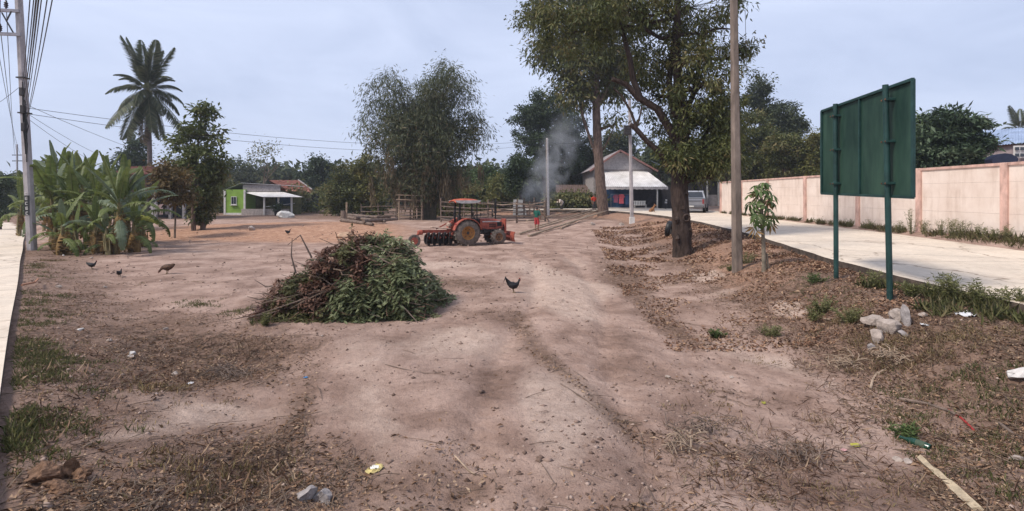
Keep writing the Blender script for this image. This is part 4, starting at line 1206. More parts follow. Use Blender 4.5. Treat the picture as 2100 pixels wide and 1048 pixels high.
# ---- coconut palms
MFROND = leafmat('coconut_frond', [(0.03, 0.042, 0.022), (0.055, 0.072, 0.035), (0.085, 0.10, 0.052), (0.13, 0.13, 0.075)])
MFDRY = leafmat('dry_frond', [(0.07, 0.06, 0.04), (0.11, 0.09, 0.06), (0.15, 0.12, 0.08)])
def frond_mesh(name, L, arc, seed, nleaf=64, hang=.55):
    """frond along +x, curving down by arc (radians over its length)"""
    g = np.random.default_rng(seed)
    pts = []; p = Vector((0, 0, 0)); a = 0.0
    for k in range(15):
        pts.append(p.copy()); a = -arc * (k / 14) ** 1.4
        p = p + Vector((math.cos(a), 0, math.sin(a))) * (L / 14)
    C = []; D = []; N = []; LL = []; 
    for k in range(nleaf):
        f = .12 + .88 * k / (nleaf - 1); i = min(13, int(f * 14)); fr = f * 14 - i
        c = pts[i].lerp(pts[i + 1], fr); t = (pts[i + 1] - pts[i]).normalized()
        for s in (-1, 1):
            ll = L * .24 * math.sin(PI * min(1, .16 + .84 * f) ** .85) ** .6 * (.85 + .3 * g.random()) + .05
            d = Vector((t.x * .6, s * .85, t.z * .6 - hang * (.6 + .6 * g.random())))
            C.append(c); D.append(d.normalized()); N.append((0, 0, 1)); LL.append(ll)
    C = np.array(C); D = np.array(D); N = np.array(N, float); LL = np.array(LL)
    V, Fc = leaf_arrays(C, D, N, LL, np.full(len(LL), L * .021), .1, .06)
    me_pts = []; 
    tb = MB(); tb.tube(pts, [L * .008 * (1 - .8 * k / 14) + .004 for k in range(15)], 4)
    tv = np.array([tuple(v) for v in tb.v]); 
    tf = np.array([q[:3] for q in tb.f if len(q) == 4] + [(q[0], q[2], q[3]) for q in tb.f if len(q) == 4])
    allV = np.concatenate([V, tv]); allF = np.concatenate([Fc, tf + len(V)])
    rnd = np.concatenate([np.repeat(g.random(len(LL)), 4), np.full(len(tv), .9)])
    return npmesh(name, allV, allF, rnd)

def coconut(name, label, base, height, L, nf, seed, rtrunk, lean=(0, 0), full=True):
    g = np.random.default_rng(seed)
    t = thing(name, label, 'palm tree', base)
    mb = MB(); path = []; rad = []
    for k in range(41):
        f = k / 40; path.append((lean[0] * f + .15 * math.sin(f * 4), lean[1] * f, height * f - .2)); rad.append(rtrunk * (1.25 - .55 * f) * (1.03 if k % 2 else .97) + (rtrunk * .5 if k == 0 else 0))
    mb.tube(path, rad, 10); mb.build('trunk', mat('palm_trunk', (0.15, 0.125, 0.115), 0.95, 6, 0.35, 0.5, stretch=(.5, .5, 3)), t, True)
    top = Vector(path[-1])
    variants = [frond_mesh('frond', L * q_, a_, 50 + i, hang=h_) for i, (a_, h_, q_) in enumerate(((.35, .45, 1.0), (1.5, .9, .72), (1.2, 1.1, .78), (.45, .9, 1.2)))]
    dryv = [frond_mesh('dry_frond', L * 1.15, .4, 60, 40, .8)]
    for i in range(nf):
        f = i / (nf - 1)
        el = np.interp(f, [0, .25, .5, .75, 1], [R(87), R(68), R(18), R(-38), R(-82)])
        az = i * 2.39996 + g.normal() * .15
        v = variants[min(3, int(f * 4))] if el > R(-68) else dryv[0]
        o = addmesh('frond' if v is not dryv[0] else 'dead_frond', v, MFROND if v is not dryv[0] else MFDRY, t)
        o.location = top + Vector((math.cos(az) * .12, math.sin(az) * .12, .1 - .35 * f))
        o.rotation_euler = Euler((g.normal() * .2, -el, az), 'XYZ')
        k = .88 + .24 * g.random(); o.scale = (k, k, k)
    mb = MB()
    for k in range(7):
        az = k * .9; mb.lathe([(.01, -.13), (.09, -.09), (.12, 0), (.09, .1), (.01, .14)], 7, 'Z', top + Vector((math.cos(az) * .3, math.sin(az) * .3, -.35 - .1 * (k % 2))))
    mb.build('coconut_bunch', mat('coconut_husk', (0.13, 0.12, 0.05), .7), t, True)
    return t
pc = ground(303, 46)
coconut('coconut_palm', 'tall coconut palm rising behind the banana grove', pc, Z(176, 46) - pc.z, 4.1, 38, 9, .20, ((305 - 303) * 46 / F, 0))
pc2 = ground(2094, 62)
coconut('coconut_palm', 'coconut palm crown above the blue roof at the right edge', pc2, Z(262, 62) - pc2.z, 2.9, 22, 10, .2)

# ---- banana grove
BAN = leafmat('banana_leaf', [(0.05, 0.074, 0.02), (0.085, 0.115, 0.03), (0.125, 0.155, 0.045), (0.19, 0.205, 0.08)], trans=.35, rough=.5)
BANG = leafmat('banana_leaf_glaucous', [(0.085, 0.115, 0.06), (0.12, 0.155, 0.09), (0.16, 0.195, 0.125)], trans=.3, rough=.5)
BAND = leafmat('banana_leaf_dead', [(0.16, 0.10, 0.045), (0.24, 0.15, 0.06), (0.30, 0.20, 0.08)], trans=.2, rough=.8)
BANY = leafmat('banana_leaf_yellowing', [(0.20, 0.23, 0.03), (0.28, 0.26, 0.04)], trans=.35, rough=.5)
def banana_leaf(name, L, W_, arc, seed, tear=.3, droopside=.5):
    g = np.random.default_rng(seed)
    n = 22
    pts = []; p = Vector((0, 0, 0))
    tans = []
    for k in range(n + 1):
        a = -arc * (k / n) ** 1.5
        d = Vector((math.cos(a), 0, math.sin(a))); pts.append(p.copy()); tans.append(d); p = p + d * (L / n)
    Vv = []; Ff = []; rn = []
    for s in (-1, 1):
        for k in range(3, n):
            f0 = (k - 3) / (n - 3); f1 = (k - 2) / (n - 3)
            def wd(f): return W_ * .5 * (math.sin(PI * min(1, max(0, .06 + .9 * f)) ** .75) ** .55)
            w0, w1 = wd(f0), wd(f1)
            torn = g.random() < tear
            if torn: w1 *= .97
            sw = droopside * (.7 + .6 * g.random()) * (1 if not torn else .3 + 1.9 * g.random())
            def side(pt, tn, w, extra):
                up = Vector((-tn.z, 0, tn.x))
                m_ = pt + Vector((0, s * w * .55, 0)) + up * (w * .16) - tn * 0
                e = pt + Vector((0, s * w * .93, 0)) + up * (w * (.10 - sw * .7)) + tn * (extra)
                return m_, e
            m0, e0 = side(pts[k], tans[k], w0, .03 if torn else 0)
            m1, e1 = side(pts[k + 1], tans[k + 1], w1, -.05 if torn else 0)
            b = len(Vv)
            Vv += [pts[k], m0, e0, pts[k + 1], m1, e1]
            Ff += [(b, b + 1, b + 4), (b, b + 4, b + 3), (b + 1, b + 2, b + 5), (b + 1, b + 5, b + 4)]
            r = .25 + .5 * g.random(); rn += [r, r, min(1, r + .15)] * 2
    tb = MB(); tb.tube(pts, [L * .014 * (1 - .85 * k / n) + .003 for k in range(n + 1)], 5)
    b = len(Vv)
    Vv += [Vector(v) for v in tb.v]; rn += [.95] * len(tb.v)
    for q in tb.f:
        if len(q) == 4: Ff += [(q[0] + b, q[1] + b, q[2] + b), (q[0] + b, q[2] + b, q[3] + b)]
    return npmesh(name, np.array([tuple(v) for v in Vv]), np.array(Ff), np.array(rn))
BL = [banana_leaf('leaf', 2.3, .56, a_, 200 + i, t_, d_) for i, (a_, t_, d_) in enumerate(((.35, .35, .3), (.8, .55, .5), (1.3, .65, .65), (1.8, .75, .85), (.15, .1, .15)))]
BLd = [banana_leaf('dead_leaf', 1.9, .45, 1.0, 230, .7, 1.6), banana_leaf('dead_leaf', 1.6, .35, .6, 231, .8, 1.8)]
MSTEM = mat('banana_stem', (0.20, 0.20, 0.075), 0.7, 4, 0.45, 0.3, stretch=(1, 1, .25), c2=(0.22, 0.17, 0.08))
def banana(label, base, h, seed, nl=8, group='banana plants in the grove'):
    g = np.random.default_rng(seed)
    t = thing('banana_plant', label, 'banana plant', base, 0, group)
    lean = g.normal(size=2) * .12
    mb = MB(); mb.tube([(0, 0, -.15), (0, 0, .1), (lean[0] * .5, lean[1] * .5, h * .5), (lean[0], lean[1], h)], [.12, .095, .075, .05], 9)
    for k in range(3):
        a = g.random() * 6.3; mb.tube([(math.cos(a) * .11, math.sin(a) * .11, h * .15), (math.cos(a) * .13 + lean[0] * .4, math.sin(a) * .13 + lean[1] * .4, h * .5), (math.cos(a) * .12 + lean[0] * .8, math.sin(a) * .12 + lean[1] * .8, h * .8)], [.03, .026, .016], 5)
    mb.build('stem', MSTEM, t, True)
    for i in range(nl):
        f = i / nl
        az = i * 2.2 + g.random() * .8 + seed
        el = R(84) - f ** .9 * R(92) + g.normal() * .12
        if i < 1: v = BL[4]
        else: v = BL[min(3, int(f * 4.3))]
        m_ = BAN if g.random() < .72 else BANG
        key = (v.name, m_.name)
        if key not in BCACHE:
            c = v.copy(); c.materials.clear(); c.materials.append(m_); BCACHE[key] = c
        o = addmesh('leaf', BCACHE[key], None, t)
        o.location = (lean[0], lean[1], h - .05 - .75 * f * f); o.rotation_euler = (g.normal() * .15, -el, az)
        k = (.58 + .40 * g.random()) * min(1.05, h / 2.3 + .15); o.scale = (k, k * (.8 + .3 * g.random()), k)
    for i in range(5 + int(g.random() * 4)):
        v = BLd[i % 2]; o = addmesh('dead_leaf', v, BAND, t); az = g.random() * 6.3
        o.location = (lean[0] * .8, lean[1] * .8, h * .8); o.rotation_euler = (g.normal() * .3, R(68) + g.random() * .3, az); k = .55 + .5 * g.random(); o.scale = (k, k, k)
    return t
BCACHE = {}
front = [(112, 507, 2.2), (130, 502, 2.6), (154, 510, 2.0), (176, 505, 2.6), (205, 512, 2.2), (238, 520, 2.0), (262, 508, 2.2), (284, 500, 1.8)]
ordn = ['first', 'second', 'third', 'fourth', 'fifth', 'sixth', 'seventh', 'eighth']
for i, (px, py, h) in enumerate(front):
    banana(f'{ordn[i]} banana plant from the left in the front row of the grove', at(px, py), h, 300 + i, 13)
back = [(90, 474, 2.7), (108, 478, 3.8), (135, 474, 3.0), (165, 476, 3.2), (195, 472, 2.7), (225, 476, 3.1), (255, 474, 2.5), (60, 470, 2.5)]
for i, (px, py, h) in enumerate(back):
    banana(f'{ordn[(1, 2, 3, 4, 5, 6, 7, 0)[i]]} banana plant from the left in the half-hidden back row of the grove', at(px, py), h, 330 + i, 12)
suck = [(108, 512, .9), (116, 496, 1.4), (128, 522, 1.2), (145, 500, 1.4), (160, 518, .9), (190, 520, 1.3), (222, 522, 1.0), (248, 500, 1.3), (272, 516, 1.2), (296, 506, .9)]
for i, (px, py, h) in enumerate(suck):
    banana(f'{(ordn + ["ninth", "tenth"])[i]} young banana sucker from the left at the foot of the grove', at(px, py), h, 380 + i, 7, 'banana suckers in the grove')
banana('low banana plant leaning over the left road behind the pole', ground(40, 30), 1.9, 350, 6)
o = addmesh('leaf', BLd[0].copy(), None)
bpy.data.objects.remove(o)
yl = addmesh('fallen_banana_leaf', banana_leaf('fallen_banana_leaf', 1.5, .5, 1.3, 240, .2, .4), BANY)
tag(yl, 'bright yellow-green banana leaf hanging low at the right end of the grove', 'leaf'); yl.location = at(250, 515) + Vector((0, -.1, 1.25)); yl.rotation_euler = (.3, -.35, .1)

# roadside bushes far left
ptree('roadside_bush', 'dark bush at the far left edge beyond the road', 0, 0, 40, 401, [(-8, 395, 20, 26), (0, 425, 18, 18), (12, 372, 14, 18)], LF_DARK, BARK, 40, 3500, 9, 5, 3, .1)
ptree('roadside_bush', 'pale green tree down the road behind the concrete pole', 30, 0, 75, 402, [(35, 385, 22, 22), (45, 415, 16, 16), (20, 400, 14, 20)], LF_MID, BARK, 40, 3500, 8, 4, 2.5, .1)
# ================================================================== OBJECTS
MCONC = mat('pole_concrete', (0.36, 0.33, 0.33), 0.9, 5, 0.25, 0.3, stretch=(1, 1, .4))
MCONC2 = mat('old_pole_concrete', (0.19, 0.15, 0.125), 0.95, 5, 0.35, 0.4, stretch=(1, 1, .3))
MCONCW = mat('pale_pole_concrete', (0.47, 0.44, 0.44), 0.9, 5, 0.2, 0.2)
MBLK = mat('black_plastic', (0.012, 0.012, 0.013), 0.5, 5, 0.2, 0.0)
MIRON = mat('dark_iron', (0.05, 0.045, 0.045), 0.6, 6, 0.3, 0.2, metal=.4)
MTYRE = mat('dusty_rubber', (0.075, 0.065, 0.06), 0.95, 8, 0.4, 0.3, c2=(0.16, 0.13, 0.11))
MSILV = mat('silver_paint', (0.27, 0.28, 0.31), 0.35, 3, 0.08, 0.0, metal=.5)
MTRED = mat('tractor_red', (0.34, 0.058, 0.032), 0.6, 7, 0.35, 0.15, spec=.35, c2=(0.33, 0.085, 0.055))
MTRED2 = mat('dusty_red', (0.30, 0.075, 0.05), 0.75, 6, 0.4, 0.2)
MORNG = mat('rim_yellow', (0.36, 0.17, 0.05), 0.6, 6, 0.25, 0.1)

# ---------------------------------------------------------------- notice board seen from behind
MBG = mat('board_green', (0.010, 0.052, 0.040), 0.6, 1.8, 0.34, 0.08, stretch=(1, 1, .35), c2=(0.03, 0.066, 0.045))
MBG2 = mat('post_green', (0.018, 0.052, 0.048), 0.45, 4, 0.3, 0.1)
pa = Vector((6.98, 11.5)); pz = Vector((6.29, 8.0))
dirb = (pz - pa).normalized(); Lb = (pz - pa).length
zb0 = CAMZ + 8 / 1050 * 11.5 + 0.0; zt0 = CAMZ + 177 / 1050 * 11.5
zbR = CAMZ + 0 / 1050 * 8.0; ztR = CAMZ + 243 / 1050 * 8.0
bd = thing('notice_board', 'large dark green steel notice board on two posts, seen from behind', 'notice board', (pa.x, pa.y, 0))
def bp3(t, off=0.0):
    q = dirb * (t * Lb); return Vector((q.x, q.y, 0)) + Vector((-dirb.y, dirb.x, 0)) * off
def zz(t, f):   # height at fraction f between lower and upper edge
    lo = zb0 + (zbR - zb0) * t; hi = zt0 + (ztR - zt0) * t; return lo + (hi - lo) * f
BACK = Vector((-dirb.y, dirb.x, 0))
if BACK.dot(Vector((-pa.x, -pa.y, 0))) < 0: BACK = -BACK
def panel(t0, t1, name):
    mb = MB(); v = []
    for o in (0, -.012):
        for t, f in ((t0, 0), (t1, 0), (t1, 1), (t0, 1)):
            p = bp3(t) + BACK * o; v.append((p.x, p.y, zz(t, f)))
    mb.add(v, [(0, 1, 2, 3), (7, 6, 5, 4), (0, 1, 5, 4), (1, 2, 6, 5), (2, 3, 7, 6), (3, 0, 4, 7)])
    mb.build(name, MBG, bd)
panel(0.0, .505, 'panel'); panel(.508, 1.0, 'panel')
def bpt(t, f, off): 
    p = bp3(t) + BACK * off; return Vector((p.x, p.y, zz(t, f)))
for (a, b_) in (((0, 0), (1, 0)), ((0, 1), (1, 1)), ((0, 0), (0, 1)), ((1, 0), (1, 1))):
    MB().bar(bpt(a[0], a[1], .02), bpt(b_[0], b_[1], .02), .045, .045).build('frame_bar', MBG2, bd)
MB().bar(bpt(.5065, .012, .022), bpt(.5065, .99, .022), .04, .035).build('mid_bar', MBG2, bd)
for t, px, py in ((.245, 1724, 580), (.827, 1839, 606)):
    q = bp3(t)
    x, y = pa.x + q.x, pa.y + q.y
    g_ = hz(x, y)
    top = zz(t, 1) + .03
    lean = 0.10 if t > .5 else .02
    MB().tube([(q.x + BACK.x * .07 + lean * .3, q.y + BACK.y * .07, g_ - .4), (q.x + BACK.x * .07 - lean * .55, q.y + BACK.y * .07, top)], .046, 12).build('post', MBG2, bd, True)

MRUST = mat('rusted_steel', (0.16, 0.075, 0.04), .85, 9, .4, .3)
for t in (.245, .827):
    for f in (.12, .5, .88):
        c = bpt(t, f, .07); MB().box(c, (.15, .15, .045), Euler((0, 0, math.atan2(dirb.y, dirb.x))).to_matrix(), ch=.006).build('clamp', MBG2, bd)
        for s in (-1, 1): MB().lathe([(.0, -.012), (.011, -.012), (.011, .012), (0, .012)], 6, 'Z', c + Vector((dirb.x, dirb.y, 0)) * (s * .06) + BACK * .08).build('bolt', MRUST, bd)
# ---------------------------------------------------------------- poles
def sq_pole(name, label, base, topc, w0, w1, m, white=0.0, cap=None):
    t = thing(name, label, 'utility pole', base)
    mb = MB(); n = 4
    top = Vector(topc) - Vector(base)
    pts = []
    prof = [(-.5, -.3), (-.3, -.5), (.3, -.5), (.5, -.3), (.5, .3), (.3, .5), (-.3, .5), (-.5, .3)]
    vs = []
    for f in (-.03, .25, .5, .75, 1):
        c = top * f; w = w0 + (w1 - w0) * max(0, f)
        vs += [(c.x + a * w, c.y + b_ * w, c.z) for a, b_ in prof]
    fs = []
    for i in range(4):
        for k in range(8):
            a = i * 8 + k; b_ = i * 8 + (k + 1) % 8; fs.append((a, b_, b_ + 8, a + 8))
    fs += [tuple(range(7, -1, -1)), tuple(range(32, 40))]
    mb.add(vs, fs); mb.build('shaft', m, t)
    return t, top
# near left pole with crossarms
pL = at(66, 513)
YL = pL.y
topL = P(30, -160, YL)
lp, ltop = sq_pole('utility_pole', 'tall grey concrete utility pole with crossarms beside the left road', pL, topL, .29, .20, MCONC)
def lpt(py, dx_=0, dy_=0):    # point on the pole axis at image row py
    f = (Z(py, YL) - pL.z) / ltop.z; return ltop * f + Vector((dx_, dy_, 0))
armdir = Vector((-1, -.15, 0)).normalized()
for py in (25, 73):
    a = lpt(py) + Vector((0, -.14, 0))
    MB().bar(a + armdir * -.12, a + armdir * 1.15, .09, .12).build('crossarm', mat('grey_steel_arm', (0.30, 0.29, 0.32), .7, 4, .2, .1), lp)
MB().bar(lpt(73) + armdir * .1 + Vector((0, -.16, 0)), lpt(30) + armdir * .5 + Vector((0, -.16, 0)), .04).build('brace', MIRON, lp)
MB().bar(lpt(27) + armdir * .12 + Vector((0, -.2, 0)), lpt(48) + armdir * .32 + Vector((0, -.2, 0)), .04).build('brace', MIRON, lp)
INS = [(lpt(25) + armdir * .36, 'a'), (lpt(73) + armdir * .62, 'b'), (lpt(25) + armdir * .95, 'c')]
for q, _ in INS:
    MB().lathe([(.02, 0), (.03, .06), (.075, .09), (.05, .13), (.08, .17), (.05, .21), (.075, .25), (.04, .29), (.03, .36), (.0, .37)], 10, 'Z', q + Vector((0, -.14, .05))).build('insulator', mat('brown_glaze', (0.035, 0.025, 0.03), .3), lp, True)
# black and white number plate painted on the shaft
MPL = mat('black_plate', (0.02, 0.02, 0.022), .7)
a = lpt(421)
MB().box(a + Vector((0.02, -.15, 0)), (.2, .012, .80)).build('number_plate', MPL, lp)
for k, py in enumerate((397, 407, 417, 427, 437)):
    q = lpt(py)
    mbp = MB()
    seg = [((-.045, .05), (.045, .05)), ((-.045, 0), (.045, 0)), ((-.045, -.05), (.045, -.05))] if k % 2 else [((-.04, .05), (.04, .05)), ((.04, -.05), (-.04, -.05))]
    for (x1_, z1_), (x2_, z2_) in seg:
        mbp.bar(q + Vector((.02 + x1_, -.159, z1_)), q + Vector((.02 + x2_, -.159, z2_)), .006, .02)
    mbp.bar(q + Vector((.02 - .04, -.159, -.05)), q + Vector((.02 - .04, -.159, .05)), .02, .006)
    mbp.build('numeral', MWHITE, lp)
# cable clutter strapped to the shaft
g = np.random.default_rng(3)
for k in range(7):
    p0 = lpt(170 + 12 * k, .13 + .05 * g.random(), -.16 - .05 * g.random()); p1 = lpt(285 + 8 * k, .09 + .06 * g.random(), -.17)
    MB().tube([p0, p0.lerp(p1, .35) + Vector((.05 * g.normal(), 0, 0)), p0.lerp(p1, .7) + Vector((.05 * g.normal(), 0, 0)), p1], .02, 5).build('strapped_cable', MBLK, lp)
for k, py in enumerate((190, 226, 262)):
    MB().box(lpt(py, .12, -.2), (.16, .14, .34), ch=.02).build('junction_box', MIRON, lp)
MB().box(lpt(160, 0, 0), (.31, .31, .05)).build('clamp_band', MIRON, lp); MB().box(lpt(232, 0, 0), (.32, .32, .05)).build('clamp_band', MIRON, lp)

# far pole down the left road
pF = ground(36, 88)
fp, ftop = sq_pole('utility_pole', 'distant utility pole far down the left road', pF, P(35, 296, 88), .28, .2, MCONC)
for py in (318, 330):
    MB().box(Vector(P(36, py, 88)) - pF, (1.8, .12, .14)).build('crossarm', MIRON, fp)
# concrete pole on the right bank
pR = at(1512, 556)
rp_, rtop = sq_pole('utility_pole', 'weathered concrete pole standing on the right bank beside the papaya', pR, P(1503, -140, pR.y), .245, .15, MCONC2)
# pole in front of the gabled house
pM = at(1296, 458)
mp_, mtop = sq_pole('utility_pole', 'slim pale concrete pole in front of the gabled house', pM, P(1291, 205, pM.y), .25, .17, MCONC)
MB().box((0, 0, .15), (.33, .33, .6), taper=(.97, .97)).build('whitewashed_foot', MWHITE, mp_)
for k, py in enumerate((262, 272)):
    MB().box(Vector(P(1287, py, pM.y - .3)) - pM, (.5, .2, .32), ch=.02).build('terminal_box', MIRON, mp_)
# pole by the smoke
pS = at(1124, 442)
sp_, stop = sq_pole('utility_pole', 'grey pole standing in the smoke beside the corral fence', pS, P(1122, 283, pS.y), .30, .20, MCONCW)
MB().tube([(-.15, -.1, 0), (-.17, -.05, stop.z * .97)], .05, 6).build('brace_pole', MWOOD2, sp_)

# ---------------------------------------------------------------- overhead wires
MWIRE = mat('black_cable', (0.03, 0.03, 0.035), 0.6, 3, 0.1, 0)
def wire(label, a, b, sag, r, group=None, n=18):
    a = Vector(a); b = Vector(b); pts = []
    for k in range(n + 1):
        f = k / n; p = a.lerp(b, f); p.z -= sag * 4 * f * (1 - f); pts.append(p - a)
    o = MB().tube(pts, r * .72, 5).build('overhead_wire', MWIRE, None, False, fixn=False); o.location = a
    return tag(o, label, 'wire', group)
axis = [pL + lpt(py) for py in (170, 185, 200, 215, 228, 240)]
tops = [(62, 0), (70, 1), (75, 2), (80, 3), (86, 4), (98, 5), (109, 5)]
names = ['leftmost', 'second', 'third', 'fourth', 'fifth', 'sixth', 'rightmost']
for k, (px, i) in enumerate(tops):
    a = axis[min(i, 5)] + Vector((.12 + .02 * k, -.15, 0))
    b = P(px, -60, 7.0); e = a + (b - a) * 1.6
    wire(f'{names[k]} cable of the bundle rising from the left pole to the top edge', a, e, .35, .016 if k in (2, 3) else .011, 'cables of the left pole bundle')
for k, (q, nm) in enumerate(INS):
    a = pL + q + Vector((0, -.14, .3))
    wire(['inner power line running down from the upper crossarm of the left pole', 'power line running down from the lower crossarm of the left pole', 'outer power line running down from the upper crossarm of the left pole'][k], a, P(30 + 6 * k, 316, 88), 1.0, .02, 'power lines along the left road')
    wire(['inner power line from the upper crossarm toward the camera', 'power line from the lower crossarm toward the camera', 'outer power line from the upper crossarm toward the camera'][k], a, P((22, 2, -20)[k], -300, 6), .2, .014, 'power lines along the left road')
atS = pS + stop
wire('upper service wire crossing from the left pole to the smoke pole', pL + lpt(222, .15, -.1), atS + Vector((0, 0, -.1)), 1.0, .014, 'service wires over the lot')
wire('lower service wire crossing from the left pole to the smoke pole', pL + lpt(234, .15, -.1), atS + Vector((0, 0, -.45)), 1.15, .014, 'service wires over the lot')
wire('service wire from the left pole to the stilt house', pL + lpt(232, .15, -.1), P(262, 338, 42), .3, .012, 'service wires over the lot')
wire('low service wire from the left pole into the banana grove', pL + lpt(242, .15, -.1), P(225, 345, 42), .25, .012, 'service wires over the lot')
wire('service wire from the left pole behind the coconut palm', pL + lpt(215, .15, -.1), P(430, 340, 56), .6, .014, 'service wires over the lot')
wire('wire between the smoke pole and the pale house pole', atS + Vector((.1, 0, -.3)), pM + mtop + Vector((0, 0, -1.6)), .7, .014)
wire('thin wire from the pale house pole to the concrete bank pole', pM + mtop + Vector((0, 0, -.3)), P(1506, -40, pR.y), .3, .010)
wire('wire stub at far left crossing behind the left pole', pL + lpt(172, -.12, .1), P(-60, 245, YL + 3), .1, .012)
wire('thin wire hanging beside the concrete bank pole', P(1528, 20, 14.5), P(1533, 200, 30), .1, .010)

# ---------------------------------------------------------------- tractor with disc plough
pT = at(945, 503)
tr = thing('tractor', 'small red farm tractor with canopy, yellow rims and rear disc plough', 'tractor', (pT.x + .1, pT.y + .35, pT.z), R(22))
def wheel(name, c, r, w, rimr, rimm, lugs=18):
    o = MB()
    o.lathe([(rimr, -w / 2), (r * .9, -w / 2), (r * .985, -w * .36), (r, 0), (r * .985, w * .36), (r * .9, w / 2), (rimr, w / 2), (rimr, -w / 2)], 28, 'Y', c)
    for k in range(lugs):
        for s in (-1, 1):
            a = 2 * PI * (k + (.5 if s > 0 else 0)) / lugs
            o.box(Vector(c) + Vector((math.cos(a) * r * .995, s * w * .24, math.sin(a) * r * .995)), (.05, w * .46, .04), Euler((0, -a + PI / 2, s * .5)).to_matrix())
    wo_ = o.build(name, MTYRE, tr, R(50))
    rm = MB(); sg = -1
    rm.lathe([(rimr * 1.02, -w * .44), (rimr * .93, -w * .46), (rimr * .86, -w * .2), (rimr * .35, -w * .05), (rimr * .3, -w * .22), (.01, -w * .24), (.01, w * .3), (rimr * 1.02, w * .44), (rimr * 1.02, -w * .44)], 24, 'Y', c)
    rm.build('rim', rimm, wo_, R(40))
    hb = MB(); hb.lathe([(.0, -w * .34), (rimr * .22, -w * .33), (rimr * .22, -w * .05), (0, -w * .04)], 10, 'Y', c)
    for k in range(6):
        a = k * PI / 3; hb.box(Vector(c) + Vector((math.cos(a) * rimr * .6, -w * .16, math.sin(a) * rimr * .6)), (.035, .05, .035))
    hb.build('hub', MIRON, wo_)
    return wo_
WB = 1.52
for s in (-1, 1):
    wheel('rear_wheel', (0, s * .58, .575), .575, .34, .31, MORNG)
    wheel('front_wheel', (WB, s * .52, .345), .345, .22, .19, mat('rim_dusty', (0.28, 0.15, 0.08), .8, 6, .3, .1), 14)
mb = MB(); mb.box((.75, 0, .62), (1.9, .34, .30), ch=.03).box((.05, 0, .62), (.5, .5, .42), ch=.04).box((WB, 0, .42), (.16, .95, .12)).box((WB - .15, 0, .5), (.6, .3, .16)); mb.tube([(0, -.5, .575), (0, .5, .575)], .09, 10)
mb.build('chassis', MIRON, tr)
# bonnet: arched section, nose slightly lower
mb = MB(); vs = []; fs = []
secs = [(.72, 1.20, .27), (1.05, 1.21, .27), (1.5, 1.17, .26), (1.78, 1.10, .25), (1.86, 1.02, .235)]
pr = [(-1, 0), (-1, .62), (-.93, .82), (-.72, .96), (-.3, 1.0), (.3, 1.0), (.72, .96), (.93, .82), (1, .62), (1, 0)]
for x, zt_, hw in secs:
    vs += [(x, a * hw, .70 + (zt_ - .70) * b_) for a, b_ in pr]
m_ = len(pr)
for i in range(len(secs) - 1):
    for k in range(m_ - 1): fs.append((i * m_ + k, i * m_ + k + 1, (i + 1) * m_ + k + 1, (i + 1) * m_ + k))
    fs.append((i * m_ + m_ - 1, i * m_, (i + 1) * m_, (i + 1) * m_ + m_ - 1))
fs += [tuple(range(m_)), tuple(range((len(secs) - 1) * m_, len(secs) * m_))]
mb.add(vs, fs); hood = mb.build('bonnet', MTRED, tr, R(35))
for s in (-1, 1):
    MB().box((1.25, s * .272, 1.055), (.85, .008, .05)).build('side_stripe', MDIRTYW, hood)
    for k in range(2): MB().box((1.32, s * .272, .93 - .09 * k), (.34, .01, .05)).build('side_vent', MBLK, hood)
    MB().box((1.66, s * .268, .93), (.22, .01, .2)).build('side_vent', MBLK, hood)
    MB().box((1.868, s * .13, .93), (.02, .11, .09), ch=.008).build('headlight', MDIRTYW, hood)
MB().box((1.868, 0, .80), (.02, .36, .16)).build('grille', MBLK, hood)
MB().box((.66, 0, .98), (.10, .46, .40), ch=.03).build('dashboard', MBLK, tr)
mb = MB(); mb.tube([(.62, 0, 1.1), (.47, 0, 1.28)], .02, 6)
ringp = [Vector((.47, 0, 1.28)) + Vector((math.cos(a) * .07, math.sin(a) * .19, math.cos(a) * .17)) for a in np.linspace(0, 2 * PI, 17)]
mb.tube(ringp, .014, 5); mb.build('steering_wheel', MBLK, tr, True)
mb = MB(); mb.box((.02, 0, .96), (.42, .42, .12), ch=.04).box((-.2, 0, 1.16), (.1, .42, .4), (0, -.15, 0), ch=.04); mb.build('seat', MBLK, tr)
MB().box((.45, 0, .60), (.6, .85, .04)).build('footplate', MIRON, tr)
for s in (-1, 1):
    o = []
    for k in range(11):
        a = R(18) + R(150) * k / 10; o.append((math.cos(a) * .66, .575 + math.sin(a) * .66))
    o += [(x * .95, .575 + (z - .575) * .95) for x, z in reversed(o)]
    mb = MB(); mb.prism(o, s * .58 - .18, s * .58 + .18)
    inn = [(math.cos(R(10) + R(160) * k / 10) * .655, .575 + math.sin(R(10) + R(160) * k / 10) * .655) for k in range(11)]
    mb.prism(inn, s * .385 - .012, s * .385 + .012)
    fe = mb.build('fender', MTRED, tr, R(35))
    MB().box((-.56, s * .58, 1.0), (.03, .12, .08), ch=.01).build('tail_lamp', mat('lamp_red', (.35, .02, .02), .3), fe)
mb = MB(); mb.box((1.15, 0, .66), (.55, .42, .26), ch=.02).box((1.0, -.24, .62), (.22, .08, .16), ch=.01).box((1.32, -.24, .60), (.16, .08, .2), ch=.01).box((1.32, .24, .60), (.3, .08, .18), ch=.01); mb.tube([(.9, -.23, .58), (1.5, -.23, .56)], .025, 6); mb.build('engine', mat('oily_iron', (.045, .038, .034), .7, 8, .5, .3), tr)
for k in range(3):
    MB().tube([(.62, -.2 - .03 * k, .85), (.85 + .1 * k, -.31, .74 - .05 * k), (1.25, -.33, .62), (1.75, -.28, .55 + .1 * k), (1.95, -.2, .8)], .012, 5).build('hydraulic_hose', MBLK, tr, True)
MB().tube([(-.3, -.25, .9), (-.5, -.2, 1.0), (-.75, -.1, .8)], .012, 5).build('hydraulic_hose', MBLK, tr, True)
